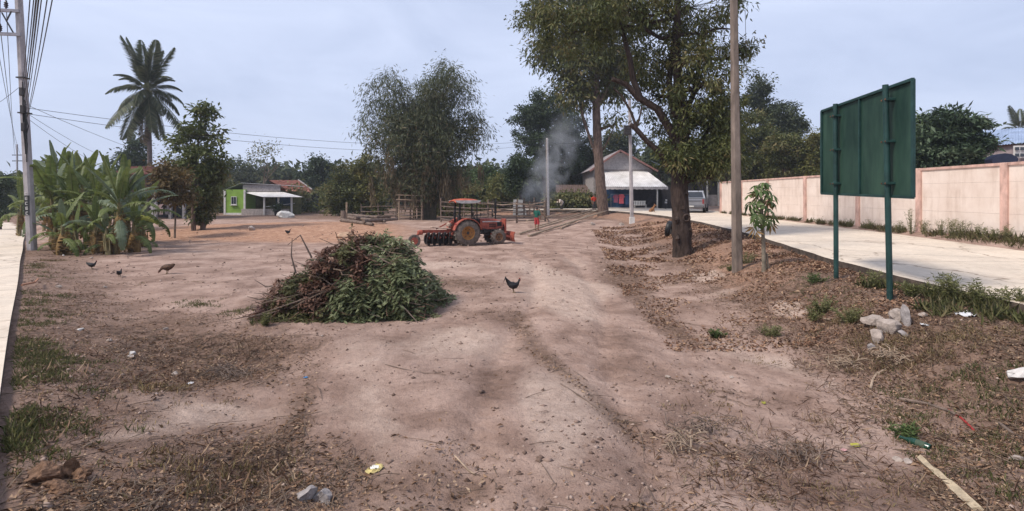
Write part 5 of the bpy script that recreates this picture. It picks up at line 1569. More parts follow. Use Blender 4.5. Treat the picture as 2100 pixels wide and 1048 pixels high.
for s in (-1, 1):
    MB().box((.55, s * .45, .42), (.28, .18, .03)).build('step', MIRON, tr); MB().bar((.55, s * .45, .42), (.55, s * .38, .6), .03, .03).build('step_bracket', MIRON, tr)
for k, s in enumerate((-1, 1)): MB().tube([(.5, s * .18, .8), (.46, s * .2, 1.02)], [.01, .014], 6).build('lever', MBLK, tr)
MB().tube([(.68, -.3, 1.15), (.68, -.42, 1.35)], .008, 5).box((.68, -.44, 1.4), (.02, .1, .14)).build('mirror', MBLK, tr)
# canopy
for s in (-1, 1):
    MB().bar((-.32, s * .40, 1.0), (-.30, s * .40, 2.03), .075, .075).build('canopy_post', MBLK, tr)
    MB().bar((.52, s * .40, .75), (.50, s * .40, 2.04), .045, .045).build('canopy_post', MBLK, tr)
mb = MB(); vs = []; fs = []
nxx, nyy = 8, 6
for lay in (0, 1):
    for i in range(nxx + 1):
        for j in range(nyy + 1):
            u, v = i / nxx * 2 - 1, j / nyy * 2 - 1
            z = 2.13 - .05 * u ** 4 - .09 * abs(v) ** 3 - .03 * u * u - (.028 if lay == 0 else 0)
            vs.append((.04 + u * .60, v * .56, z))
N_ = (nxx + 1) * (nyy + 1)
for i in range(nxx):
    for j in range(nyy):
        a = i * (nyy + 1) + j
        fs.append((a, a + 1, a + nyy + 2, a + nyy + 1)); fs.append((N_ + a, N_ + a + nyy + 1, N_ + a + nyy + 2, N_ + a + 1))
mb.add(vs, fs); 
for i in range(nxx):
    for j in (0, nyy):
        a = i * (nyy + 1) + j; mb.add([vs[a], vs[a + nyy + 1], vs[N_ + a + nyy + 1], vs[N_ + a]], [(0, 1, 2, 3)])
for j in range(nyy):
    for i in (0, nxx):
        a = i * (nyy + 1) + j; mb.add([vs[a], vs[a + 1], vs[N_ + a + 1], vs[N_ + a]], [(0, 1, 2, 3)])
cn = mb.build('canopy', mat('canopy_red', (0.42, 0.09, 0.04), .6, 5, .3, .1), tr, R(50))
mb = MB()
for s in (-1, 1):
    mb.add([(-.57, s * .575, 2.05), (.65, s * .575, 2.05), (.60, s * .575, 1.96), (.2, s * .575, 1.91), (-.3, s * .575, 1.91), (-.52, s * .575, 1.97),
            (-.57, s * .59, 2.05), (.65, s * .59, 2.05), (.60, s * .59, 1.96), (.2, s * .59, 1.91), (-.3, s * .59, 1.91), (-.52, s * .59, 1.97)],
           [(0, 1, 2, 3, 4, 5), (11, 10, 9, 8, 7, 6)] + [(k, (k + 1) % 6, (k + 1) % 6 + 6, k + 6) for k in range(6)])
mb.build('canopy_skirt', MDIRTYW, cn)
mb = MB(); mb.tube([(1.62, .16, 1.1), (1.62, .16, 1.45)], .035, 8).tube([(1.62, .16, 1.42), (1.62, .16, 2.0)], [.06, .06], 10).tube([(1.62, .16, 1.98), (1.64, .16, 2.12)], .045, 8)
mb.build('exhaust', MBLK, tr, True)
# front blade
mb = MB(); mb.box((1.98, 0, .86), (.1, .5, .62), ch=.02); mb.build('blade_mast', MTRED, tr)
for s in (-1, 1):
    MB().bar((1.2, s * .33, .48), (2.2, s * .40, .34), .08, .10).build('blade_arm', MTRED, tr)
bl_ = []
for k in range(7):
    a = R(-35 + 70 * k / 6); bl_.append((2.52 - math.cos(a) * .32, .34 + math.sin(a) * .40))
bl_ += [(x + .03, z) for x, z in reversed(bl_)]
MB().prism(bl_, -.72, .72).build('dozer_blade', MTRED2, tr, R(40))
# disc plough behind
pl = []
MB().bar((-.45, 0, .62), (-2.05, -.12, .66), .12, .14).build('plough_beam', MTRED2, tr)
MB().bar((-.5, 0, 1.15), (-1.3, 0, .75), .05, .05).build('top_link', MTRED2, tr)
for s in (-1, 1): MB().bar((-.2, s * .3, .5), (-.72, s * .28, .45), .05, .08).build('lift_arm', MIRON, tr)
MB().bar((-.62, -.35, .52), (-.62, .35, .52), .09, .12).build('hitch_bar', MTRED2, tr)
for k in range(5):
    x = -.72 - .25 * k; 
    for (yy, zz_, rr) in ((-.30, .27, .25), (.25, .29, .25)):
        c = Vector((x, yy, zz_))
        mb = MB(); mb.lathe([(.02, .05), (rr * .5, .035), (rr * .85, .01), (rr, -.03), (rr * .97, -.035), (rr * .5, .015), (.02, .03)], 18, 'Y', (0, 0, 0))
        rotm = Euler((0, 0, R(55))).to_matrix()
        mb.v = [tuple(rotm @ Vector(v) + c) for v in mb.v]
        mb.build('disc', MIRON, tr, R(40))
    MB().bar((x, -.05, .62), (x + .05, -.28, .34), .06, .07).build('disc_arm', MTRED2, tr)
    MB().bar((x, 0, .60), (x + .05, .23, .36), .06, .07).build('disc_arm', MTRED2, tr)
    MB().box((x + .04, -.16, .50), (.12, .1, .22), ch=.02).build('disc_bearing', MIRON, tr)
mb = MB(); mb.lathe([(.12, -.05), (.26, -.05), (.28, -.02), (.28, .02), (.26, .05), (.12, .05), (.04, .03), (.04, -.03), (.12, -.05)], 20, 'Y', (-2.35, -.3, .27)); gw = mb.build('gauge_wheel', MTYRE, tr, R(40))
MB().lathe([(.16, -.056), (.02, -.06), (.02, .06), (.16, .056)], 12, 'Y', (-2.35, -.3, .27)).build('hub', MTRED2, gw)
MB().bar((-2.05, -.12, .66), (-2.35, -.2, .30), .08, .08).build('wheel_bracket', MTRED2, tr)
MB().box((-2.06, -.16, .62), (.24, .22, .2), ch=.04).build('bracket_plate', MTRED, tr)
mb = MB(); mb.box((-1.1, 0, .80), (.9, .35, .05), (0, .1, 0), ch=.02).box((-.72, -.05, .93), (.2, .24, .2), (0.2, .3, .4), ch=.05); mb.build('ballast_sack', mat('pale_sack', (0.45, 0.33, 0.26), .9, 6, .25, .4), tr)

# ---------------------------------------------------------------- silver pickup on the drive
pk_Y = 44.5
pk = thing('pickup_truck', 'silver double-cab pickup truck parked beyond the gnarled tree', 'pickup truck', (X(1424, pk_Y), pk_Y, hz(X(1424, pk_Y), pk_Y)), R(66))
pk.scale = (1.12, 1.12, 1.22)
body = [(-2.55, .55), (-2.6, .75), (-2.58, 1.05), (-.75, 1.06), (-.65, 1.1), (1.15, 1.1), (2.2, 1.0), (2.5, .85), (2.55, .5), (2.1, .42), (-2.3, .45)]
MB().prism(body, -.88, .88).build('body', MSILV, pk, R(30))
mb = MB()
cv_ = [(-.78, 1.08, .84), (-.55, 1.62, .68), (.35, 1.64, .68), (1.15, 1.1, .84)]
vs = [(x, -w, z) for x, z, w in cv_] + [(x, w, z) for x, z, w in cv_]
mb.add(vs, [(0, 1, 2, 3), (7, 6, 5, 4), (0, 4, 5, 1), (1, 5, 6, 2), (2, 6, 7, 3), (3, 7, 4, 0)]); cabn = mb.build('cab', MSILV, pk)
mb = MB(); mb.add([(-.765, -.70, 1.16), (-.765, .70, 1.16), (-.60, .60, 1.54), (-.60, -.60, 1.54)], [(0, 1, 2, 3)]); mb.v = [(x - .012, y, z) for x, y, z in mb.v]; mb.build('rear_window', MGLASS, cabn)
for s in (-1, 1):
    mb = MB(); mb.add([(-.62, s * .838, 1.14), (.15, s * .838, 1.14), (.15, s * .70, 1.55), (-.47, s * .70, 1.55)], [(0, 1, 2, 3)]).add([(.2, s * .838, 1.14), (.98, s * .838, 1.14), (.32, s * .70, 1.56), (.2, s * .70, 1.56)], [(0, 1, 2, 3)]); mb.v = [(x, y + s * .008, z) for x, y, z in mb.v]; mb.build('side_window', MGLASS, cabn)
    MB().box((-2.6, s * .80, .88), (.06, .12, .3), ch=.015).build('tail_lamp', mat('lamp_dull_red', (.22, .03, .03), .3), pk)
    for x in (-1.55, 1.5):
        w_ = MB().lathe([(.18, -.1), (.33, -.1), (.36, -.05), (.36, .05), (.33, .1), (.18, .1), (.18, -.1)], 20, 'Y', (x, s * .82, .36)).build('wheel', MBLK, pk, R(40))
        MB().lathe([(.2, s * .06), (.05, s * .09), (0, s * .09), (0, 0), (.2, 0)], 14, 'Y', (x, s * .83, .36)).build('rim', MSILV, w_)
MB().box((-2.66, 0, .55), (.14, 1.7, .16), ch=.03).build('rear_bumper', mat('grey_plastic', (.1, .1, .11), .5), pk)
MB().box((-2.62, 0, .92), (.03, 1.4, .05)).build('tailgate_handle', mat('grey_plastic', (.1, .1, .11), .5), pk)
MB().box((-2.745, 0, .56), (.01, .35, .1)).build('number_plate', MDIRTYW, pk)
MB().box((-1.66, 0, 1.08), (1.7, 1.6, .03)).build('bed_cover', MBLK, pk)

# ---------------------------------------------------------------- motorcycle on the porch side
my = 53.2
mo = thing('motorcycle', 'small motorcycle parked at the right end of the porch', 'motorcycle', (X(1366, my), my, hz(X(1366, my), my) + .16), R(70))
for x in (-.6, .62):
    w_ = MB().lathe([(.2, -.04), (.27, -.05), (.29, 0), (.27, .05), (.2, .04), (.2, -.04)], 18, 'Y', (x, 0, .29)).build('wheel', MBLK, mo, R(40))
    MB().lathe([(.2, -.01), (.03, -.03), (.03, .03), (.2, .01)], 10, 'Y', (x, 0, .29)).build('spokes', MSILV, w_)
MB().prism([(-.75, .62), (-.2, .5), (.1, .45), (.3, .55), (.38, .8), (.25, .8), (.1, .62), (-.2, .68), (-.7, .76)], -.09, .09).build('body', mat('moto_white', (.4, .38, .38), .4), mo)
MB().box((-.35, 0, .78), (.65, .22, .1), ch=.03).build('seat', MBLK, mo)
MB().tube([(.62, 0, .29), (.42, 0, .95)], .03, 6).build('fork', MSILV, mo)
MB().tube([(.38, -.3, 1.02), (.43, 0, .97), (.38, .3, 1.02)], .018, 6).build('handlebar', MBLK, mo)
MB().box((.46, 0, .9), (.14, .2, .18), ch=.04).build('headlight', MDIRTYW, mo)
MB().box((0, 0, .38), (.35, .2, .26), ch=.03).build('engine', MIRON, mo)

# ---------------------------------------------------------------- porch furniture
cy_ = 54.3
gz_ = 1.12
bs = thing('bench', 'pale slatted bench on the porch beside the pale pole', 'bench', (X(1312, cy_), cy_, hz(X(1312, cy_), cy_) + .12))
for k in range(7): MB().box((-.55 + .18 * k, 0, .55), (.12, .03, .5)).build('back_slat', MDIRTYW, bs)
MB().box((0, -.2, .42), (1.3, .42, .04)).build('seat', MDIRTYW, bs); MB().box((0, .02, .82), (1.3, .04, .06)).build('top_rail', MDIRTYW, bs)
for x in (-.58, .58):
    for y in (-.36, 0): MB().box((x, y, .2), (.05, .05, .42)).build('leg', MDIRTYW, bs)
ra_ = thing('clothes_rail', 'clothes rail on the blue-backed porch', 'clothes rail', (X(1272, 55), 55, g0 + .1))
mb = MB(); mb.tube([(-1.0, 0, 1.45), (1.3, 0, 1.45)], .02, 6); mb.build('rail', MSILV, ra_)
for x in (-1, 1.3): MB().tube([(x, 0, 0), (x, 0, 1.45)], .02, 6).build('upright', MSILV, ra_)
def garment(name, label, p, c, w, h, mname):
    mb = MB()
    o = [(-w * .5, 0), (-w * .8, -h * .28), (-w * .62, -h * .36), (-w * .46, -h * .22), (-w * .5, -h), (w * .5, -h), (w * .46, -h * .22), (w * .62, -h * .36), (w * .8, -h * .28), (w * .5, 0), (w * .15, .05), (-w * .15, .05)]
    mb.prism(o, -.05, .05)
    ob = mb.build(name, mat(mname, c, .9, 6, .25, .4), None); ob.location = p
    return tag(ob, label, 'clothing', 'clothes hanging on the porch rail')
garment('hanging_shirt', 'pink shirt hanging on the porch rail', (X(1274, 55), 54.95, g0 + 1.5), (.45, .08, .10), .5, .95, 'pink_cloth')
garment('hanging_shirt', 'mauve shirt hanging left of the pink shirt', (X(1263, 55), 54.95, g0 + 1.45), (.22, .06, .10), .45, .8, 'mauve_cloth')
garment('hanging_trousers', 'dark blue trousers hanging right of the pink shirt', (X(1286, 55), 54.95, g0 + 1.45), (.03, .06, .14), .4, 1.0, 'navy_cloth')
# laundry under the stilt house
for k, (px, c, nm, lb_) in enumerate(((317, (.30, .28, .27), 'white_cloth', 'pale shirt hanging at the left under the stilt house'), (333, (.33, .24, .23), 'check_cloth', 'checked pinkish shirt hanging under the stilt house'), (341, (.10, .09, .10), 'charcoal_cloth', 'dark shirt hanging beside the stilt house post'))):
    ob = garment('hanging_shirt', lb_, P(px, 420, 42), c, .5, .8, nm); ob['group'] = 'clothes drying under the stilt house'

# tyre leaning at the gnarled tree
ty = MB().lathe([(.2, -.09), (.32, -.1), (.36, -.05), (.36, .05), (.32, .1), (.2, .09), (.2, -.09)], 24, 'Y').build('old_tyre', MBLK, None, R(40))
tag(ty, 'old black tyre standing by the road edge left of the gnarled tree', 'tyre'); q = ground(1372, 26.5); ty.location = q + Vector((0, 0, .34)); ty.rotation_euler = (R(12), 0, R(62)); ty.scale = (1.15, 1.3, 1.15)

# ---------------------------------------------------------------- people
SKIN = mat('skin_tone', (0.22, 0.12, 0.08), .6, 8, .1, .05)
HAIR = mat('black_hair', (0.012, 0.011, 0.011), .6, 12, .3, .3)
def person(label, base, rz, h, J, shirt, lower, lower_z, hair=True, sleeve=.30, skirt=False):
    """J: joint dict in units of body height; built with a skin surface, clothing grown from the same surface"""
    t = thing('person', label, 'person', base, rz)
    jn = list(J); ix = {k: i for i, k in enumerate(jn)}
    me = bpy.data.meshes.new('body')
    E = [('pel', 'wst'), ('wst', 'chest'), ('chest', 'neck'), ('neck', 'head'), ('head', 'crown')]
    for s in 'LR':
        E += [('pel', 'hip' + s), ('hip' + s, 'kne' + s), ('kne' + s, 'ank' + s), ('ank' + s, 'toe' + s), ('chest', 'sho' + s), ('sho' + s, 'elb' + s), ('elb' + s, 'wri' + s), ('wri' + s, 'han' + s)]
    me.from_pydata([Vector(J[k]) * h for k in jn], [(ix[a], ix[b_]) for a, b_ in E], [])
    ob = bpy.data.objects.new('body', me); COL.objects.link(ob)
    sk = ob.modifiers.new('skin', 'SKIN'); sk.use_smooth_shade = True
    rad = {'pel': (.095, .07), 'wst': (.08, .06), 'chest': (.095, .065), 'neck': (.036, .036), 'head': (.055, .062), 'crown': (.045, .05)}
    for s in 'LR':
        rad.update({'hip' + s: (.055, .055), 'kne' + s: (.036, .036), 'ank' + s: (.024, .024), 'toe' + s: (.026, .018), 'sho' + s: (.038, .038), 'elb' + s: (.026, .026), 'wri' + s: (.018, .018), 'han' + s: (.022, .014)})
    lay = me.skin_vertices[0].data
    for k in jn:
        lay[ix[k]].radius = (rad[k][0] * h, rad[k][1] * h)
    lay[ix['pel']].use_root = True
    ss = ob.modifiers.new('sub', 'SUBSURF'); ss.levels = 2; ss.render_levels = 2
    dg = bpy.context.evaluated_depsgraph_get(); dg.update()
    me2 = bpy.data.meshes.new_from_object(ob.evaluated_get(dg))
    bpy.data.objects.remove(ob)
    body_ = addmesh('body', me2, SKIN, t, True)
    me2.materials.clear(); me2.materials.append(SKIN)
    # nose, ears as bumps on the same surface are too small to show; clothing shells follow the body
    P0 = Vector(J['pel']) * h; Ck = Vector(J['neck']) * h
    def shell(name, test, off, m):
        bm = bmesh.new(); bm.from_mesh(me2); bm.normal_update()
        for f in [f for f in bm.faces if not test(f.calc_center_median())]: bm.faces.remove(f)
        for v in [v for v in bm.verts if not v.link_faces]: bm.verts.remove(v)
        for v in bm.verts: v.co += v.normal * off
        mm = bpy.data.meshes.new(name); bm.to_mesh(mm); bm.free()
        return addmesh(name, mm, m, t, True)
    ax = (Ck - P0).normalized()
    def u(c): return (c - P0).dot(ax) / (Ck - P0).length
    def armd(c):
        return min(((c - (Vector(J['elb' + s]) * h)).length for s in 'LR'))
    shell('shirt', lambda c: -.12 < u(c) < .97 and not any(((c - Vector(J['wri' + s]) * h).length < sleeve * .5 * h) for s in 'LR'), .014 * h, shirt)
    shell('lower_clothing', lambda c: u(c) < .06 and c.z > lower_z * h and not any(((c - Vector(J[k + s]) * h).length < .09 * h) for s in 'LR' for k in ('wri', 'han')), .017 * h, lower)
    hd = Vector(J['head']) * h; cr = Vector(J['crown']) * h; hx = (cr - Vector(J['neck']) * h).normalized()
    shell('hair', lambda c: (c - Vector(J['neck']) * h).dot(hx) > .055 * h and ((c - hd).dot(hx) > .03 * h or (c - hd).y > -.005 * h), .010 * h, HAIR)
    return t
stand = dict(pel=(0, 0, .52), wst=(0, .005, .61), chest=(0, 0, .74), neck=(0, 0, .84), head=(0, -.012, .90), crown=(0, -.008, .955))
for s, sg in (('L', 1), ('R', -1)):
    stand.update({'hip' + s: (sg * .055, 0, .49), 'kne' + s: (sg * .06, -.012, .28), 'ank' + s: (sg * .06, .015, .045), 'toe' + s: (sg * .075, -.075, .018), 'sho' + s: (sg * .11, 0, .79), 'elb' + s: (sg * .145, .015, .63), 'wri' + s: (sg * .15, -.04, .50), 'han' + s: (sg * .148, -.06, .44)})
pp = at(1101, 473)
sh = dict(stand); sh['elbL'] = (.13, -.03, .64); sh['wriL'] = (.09, -.11, .60); sh['hanL'] = (.06, -.14, .60)
person('person in a dark green shirt and red shorts standing by the bamboo poles', pp, R(150), 1.52, sh,
       mat('green_shirt', (.012, .10, .075), .9, 8, .3, .3), mat('red_shorts', (.42, .045, .05), .9, 8, .3, .3), .26)
bend = dict(stand)
bend.update(pel=(0, .10, .52), wst=(0, .04, .585), chest=(0, -.10, .645), neck=(0, -.20, .665), head=(0, -.26, .66), crown=(0, -.31, .645))
for s, sg in (('L', 1), ('R', -1)):
    bend.update({'hip' + s: (sg * .055, .09, .49), 'kne' + s: (sg * .06, .0, .28), 'ank' + s: (sg * .06, .05, .045), 'toe' + s: (sg * .075, -.04, .018), 'sho' + s: (sg * .10, -.15, .65), 'elb' + s: (sg * .11, -.20, .50), 'wri' + s: (sg * .09, -.27, .37), 'han' + s: (sg * .08, -.29, .31)})
pw = ground(1151, 50)
person('person in a white shirt bending forward beside the hedge', pw, R(-60), 1.68, bend,
       mat('white_shirt', (.62, .52, .46), .9, 8, .15, .3), mat('dark_trousers', (.05, .045, .045), .9, 8, .3, .3), .06)
pr_ = ground(1218, 51)
person('person in an orange-red shirt and dark trousers beside the tall tree', pr_, R(20), 1.70, stand,
       mat('red_shirt', (.50, .045, .02), .9, 8, .2, .3), mat('dark_trousers', (.05, .045, .045), .9, 8, .3, .3), .06)

# ---------------------------------------------------------------- animals
def loft(mb, rings, n=10):
    """rings: (centre, rx, rz) along a body in the xz plane; sections stay perpendicular to the path"""
    P_ = [Vector(r[0]) for r in rings]
    mb.tube(P_, [(r[1], r[2]) for r in rings], n)
def chicken(label, base, rz, sc, m, peck=False, comb=True, rooster=False):
    t = thing('chicken', label, 'chicken', base, rz, 'chickens on the lot'); t.scale = (sc * .9,) * 3
    mb = MB()
    hd = [(.10, 0, .245), (.135, 0, .30), (.15, 0, .345), (.165, 0, .365), (.195, 0, .36)] if not peck else [(.12, 0, .19), (.17, 0, .14), (.20, 0, .09), (.215, 0, .07), (.235, 0, .045)]
    tail = [(-.23, 0, .40 if rooster else .33), (-.185, 0, .335 if rooster else .285), (-.14, 0, .27)] if not peck else [(-.22, 0, .30), (-.18, 0, .275), (-.14, 0, .245)]
    path = tail + [(-.09, 0, .225), (-.02, 0, .20), (.05, 0, .205)] + hd
    rad = [(.015, .022), (.03, .048), (.06, .066), (.09, .09), (.105, .105), (.088, .09), (.055, .055), (.03, .03), (.03, .03), (.022, .024), (.004, .005)]
    mb.tube(path, rad, 12)
    mb.build('body', m, t, True)
    mw = MB()
    for s in (-1, 1):
        mw.tube([(.05, s * .068, .215), (-.02, s * .09, .205), (-.10, s * .075, .215), (-.16, s * .05, .235)], [(.02, .03), (.018, .055), (.015, .045), (.004, .01)], 8)
    mw.build('wing', m, t, True)
    if rooster:
        for k in range(5):
            mf = MB(); a = .25 * (k - 2); mf.tube([(-.17, .01 * (k - 2), .32), (-.23, .02 * (k - 2), .40 + .012 * k), (-.29, .03 * (k - 2), .40 - .03 * k)], [(.012, .02), (.008, .02), (.002, .004)], 5); mf.build('tail_feather', m, t, True)
    ml = MB()
    for s in (-1, 1):
        ml.tube([(-.01, s * .04, .15), (-.02, s * .04, .08), (0, s * .04, .012)], [.016, .009, .008], 6)
        for a in (-.5, 0, .5, PI): ml.tube([(0, s * .04, .012), (math.cos(a) * .045, s * .04 + math.sin(a) * .045, .006)], [.006, .003], 4)
    ml.build('leg', mat('chicken_leg', (.18, .13, .06), .7), t)
    if comb:
        h = Vector(hd[3]); mc = MB()
        mc.prism([(h.x - .025, h.z + .02), (h.x - .02, h.z + .045), (h.x - .008, h.z + .032), (h.x + .004, h.z + .05), (h.x + .014, h.z + .034), (h.x + .024, h.z + .04), (h.x + .022, h.z + .015)], -.005, .005)
        mc.prism([(h.x + .012, h.z - .015), (h.x + .026, h.z - .012), (h.x + .022, h.z - .045), (h.x + .012, h.z - .04)], -.004, .004)
        mc.build('comb', mat('comb_red', (.25, .02, .015), .6), t)
    return t
MHEN = mat('black_feathers', (.014, .013, .015), .55, 20, .4, .3)
MHEN2 = mat('brown_black_feathers', (.035, .022, .016), .7, 18, .6, .3, c2=(.09, .045, .025))
chicken('black rooster with raised tail standing alone on the pale track', at(1054, 600), R(12), .92, MHEN, rooster=True)
chicken('black hen nearest the banana grove', at(189, 552), R(20), .72, MHEN)
chicken('small black hen between the grove hen and the brown hen', at(245, 568), R(100), .62, MHEN)
chicken('dark brown hen pecking right of the other hens', at(342, 562), R(190), 1.05, MHEN2, peck=True)
chicken('black chicken in the shade under the banana plants', at(138, 520), R(30), .8, MHEN)
chicken('tiny black chicken on the orange soil', at(591, 482), R(60), .9, MHEN)
chicken('brown bird behind the top of the brush pile', at(796, 500), R(170), .7, MHEN2, comb=False)

# sitting dog on the road
dp = at(1338, 438)
dog = thing('dog', 'brown dog sitting on the lane in front of the porch', 'dog', dp, R(-25))
mb = MB()
mb.tube([(-.24, 0, .10), (-.20, 0, .22), (-.08, 0, .34), (.06, 0, .46), (.13, 0, .58), (.16, 0, .68), (.20, 0, .73), (.29, 0, .71), (.36, 0, .69)], [(.09, .08), (.15, .14), (.14, .13), (.13, .12), (.085, .085), (.075, .075), (.085, .085), (.05, .05), (.03, .03)], 12)
for s in (-1, 1):
    mb.tube([(.08, s * .09, .42), (.14, s * .09, .22), (.15, s * .09, .04), (.21, s * .09, .02)], [.06, .04, .03, .03], 8)
    mb.tube([(-.16, s * .13, .2), (-.02, s * .16, .2), (-.10, s * .16, .06), (.08, s * .15, .03)], [.10, .08, .04, .03], 8)
    mb.tube([(.17, s * .06, .78), (.16, s * .075, .87)], [.035, .008], 6)
mb.tube([(-.26, 0, .10), (-.42, .05, .05), (-.55, .12, .05)], [.04, .03, .015], 7)
mb.build('body', mat('tan_fur', (.23, .11, .05), .9, 10, .3, .3), dog, True)
MB().lathe([(.0, -.02), (.02, -.01), (.02, .01), (0, .02)], 8, 'Z', (.375, 0, .70)).build('nose', MBLK, dog)

# ---------------------------------------------------------------- corral fence and timber
def fence(label, pts, nrail, hh, seed, group=None, post_step=2.0, rail_r=.045):
    rg = random.Random(seed)
    a0 = Vector(pts[0]); t = thing('pole_fence', label, 'fence', a0, 0, group)
    for (a, b_) in zip(pts[:-1], pts[1:]):
        a = Vector(a); b_ = Vector(b_); L = (b_ - a).length; n = max(1, round(L / post_step))
        for k in range(n + 1):
            p = a.lerp(b_, k / n); p.z = hz(p.x, p.y)
            MB().tube([p - a0 + Vector((0, 0, -.3)), p - a0 + Vector((rg.uniform(-.06, .06), rg.uniform(-.05, .05), hh * rg.uniform(.9, 1.25)))], [.07, .055], 7).build('post', MWOOD, t, True)
        for r in range(nrail):
            k = 0
            while k < n:
                st_ = min(n - k, rg.choice([1, 2, 2]))
                p = a.lerp(b_, max(0, (k - .1) / n)); q = a.lerp(b_, min(1, (k + st_ + .1) / n))
                z = hh * (r + .6) / nrail
                d = Vector((0, -.09 - .02 * (r % 2), 0))
                m1 = (p + q) / 2
                pp_ = [Vector((p.x, p.y, hz(p.x, p.y) + z + rg.uniform(-.09, .09))), Vector((m1.x, m1.y, hz(m1.x, m1.y) + z + rg.uniform(-.1, .06))), Vector((q.x, q.y, hz(q.x, q.y) + z + rg.uniform(-.09, .09)))]
                MB().tube([v - a0 + d for v in pp_], [rail_r * 1.1, rail_r, rail_r * .8], 6).build('rail', MWOOD2 if rg.random() < .45 else MWOOD, t, True)
                k += st_
    return t
fence('rough pole corral fence behind the tractor', [ground(905, 38), ground(1000, 37), ground(1060, 37.5), ground(1118, 39)], 5, 1.55, 1)
fence('farther rail fence between the corral and the smoke', [ground(930, 44), ground(1010, 45), ground(1075, 45), ground(1120, 46)], 4, 1.5, 2)
fence('pole pen in the shade beside the bamboo base', [ground(815, 41), ground(868, 41.3)], 7, 1.55, 3, None, 1.0, .05)
fence('low dark fence left of the bamboo base', [ground(742, 43), ground(812, 42.5)], 3, 1.2, 4)
# rack frame on the pen
rk = thing('pole_rack', 'upright rack of poles over the shaded pen', 'rack', ground(840, 40.6))
for dx_ in (-.85, .95): MB().tube([(dx_, 0, -.2), (dx_ + .03, 0, 2.05)], .055, 7).build('upright', MWOOD2, rk, True)
for z in (1.98, 1.62): MB().tube([(-1.05, -.08, z), (1.1, -.08, z - .05)], .04, 6).build('crossbar', MWOOD2, rk, True)
for dx_ in (-.35, .3): MB().tube([(dx_, -.02, .9), (dx_, -.02, 1.95)], .03, 6).build('spindle', MWOOD2, rk, True)

MBAM = mat('cut_bamboo', (0.33, 0.25, 0.175), 0.7, 6, 0.3, 0.15, stretch=(.3, 1, 1))
def pole(label, a, b_, r, name='bamboo_pole', m=None, group='bamboo poles lying by the bank', lift=0.0):
    a = Vector(a); b_ = Vector(b_); pts = []; rd = []
    n = 14
    for k in range(n + 1):
        f = k / n; p = a.lerp(b_, f); pts.append(p - a); rd.append(r * (1.1 - .35 * f) * (1.12 if k % 2 else 1))
    o = MB().tube(pts, rd, 8).build(name, m or MBAM, None, True); o.location = a + Vector((0, 0, lift)); return tag(o, label, 'pole', group)
pole('longest pale bamboo pole sloping up to the tall tree, nearest the lot', at(1084, 486) + Vector((0, 0, .06)), at(1240, 438) + Vector((0, 0, .25)), .055)
pole('second long bamboo pole just behind the nearest one', at(1065, 482) + Vector((0, 0, .08)), at(1232, 436) + Vector((0, 0, .3)), .05)
pole('third bamboo pole lying beside the two long ones', at(1118, 476) + Vector((0, 0, .1)), at(1245, 440) + Vector((0, 0, .34)), .05)
pole('fourth bamboo pole, crossing under the long ones', at(1150, 470) + Vector((0, 0, .05)), at(1225, 436) + Vector((0, 0, .2)), .045)
pole('thin bamboo pole along the bank behind the long ones', at(1100, 468) + Vector((0, 0, .1)), at(1215, 437) + Vector((0, 0, .3)), .04)
pole('pale bamboo pole at knee height behind the green-shirted person', at(1080, 460) + Vector((0, 0, .25)), at(1185, 440) + Vector((0, 0, .35)), .045)
pole('bamboo pole along the lane edge behind the smoke pole', at(1128, 434) + Vector((0, 0, .2)), at(1200, 437) + Vector((0, 0, .3)), .05)
pole('short stick propped against the corral beside the person', at(1124, 452) + Vector((0, 0, .05)), P(1104, 428, 36), .05)
pole('dark timber lying under the tall tree', at(1192, 440) + Vector((0, 0, .15)), at(1222, 434) + Vector((0, 0, .2)), .16, 'log', MWOOD, None)
for k, (a, b_) in enumerate((((700, 455), (765, 464)), ((712, 450), (790, 459)), ((728, 453), (800, 450)), ((745, 462), (815, 456)), ((705, 448), (775, 453)))):
    pole(['front weathered log of the woodpile left of the tractor', 'second log of the woodpile left of the tractor', 'rear log of the woodpile toward the bamboo', 'low dark log of the woodpile near the pen', 'topmost log of the woodpile left of the tractor'][k],
         at(*a) + Vector((0, 0, .12 + .05 * k)), at(*b_) + Vector((0, 0, .12 + .04 * k)), .12, 'log', MWOOD, 'logs of the woodpile')
sp2 = thing('stump', 'pale stump post standing at the left end of the woodpile', 'stump', at(704, 452)); MB().tube([(0, 0, -.2), (.02, 0, .4), (0, .02, .75)], [.28, .22, .2], 9).build('bole', MWOOD, sp2, True); MB().tube([(0.25, 0, -.2), (.27, 0, 1.4)], .07, 7).build('stake', MWOOD2, sp2, True)

# stakes near the smoke pole and low white sheet behind the fence
for k, (px, py, top) in enumerate(((1095, 446, 405), (1116, 440, 408), (1086, 444, 412))):
    p_ = at(px, py); o = MB().tube([(0, 0, -.2), (.02, 0, Z(top, p_.y) - p_.z)], .07, 7).build('stake', MWOOD2, None, True); o.location = p_
    tag(o, ['thick stake between the green-shirted person and the smoke pole', 'stake just left of the smoke pole', 'leaning stake behind the green-shirted person'][k], 'stake', 'stakes by the corral')
wsx = MB().box((0, 0, .8), (.9, .05, 1.5), (0, .03, 0)).box((.25, -.04, .35), (1.1, .05, .6), (0, -.05, 0)).build('sheet_metal', MDIRTYW, None); wsx.location = ground(1062, 49); tag(wsx, 'pale sheets leaning behind the corral beside the small round tree', 'sheets')
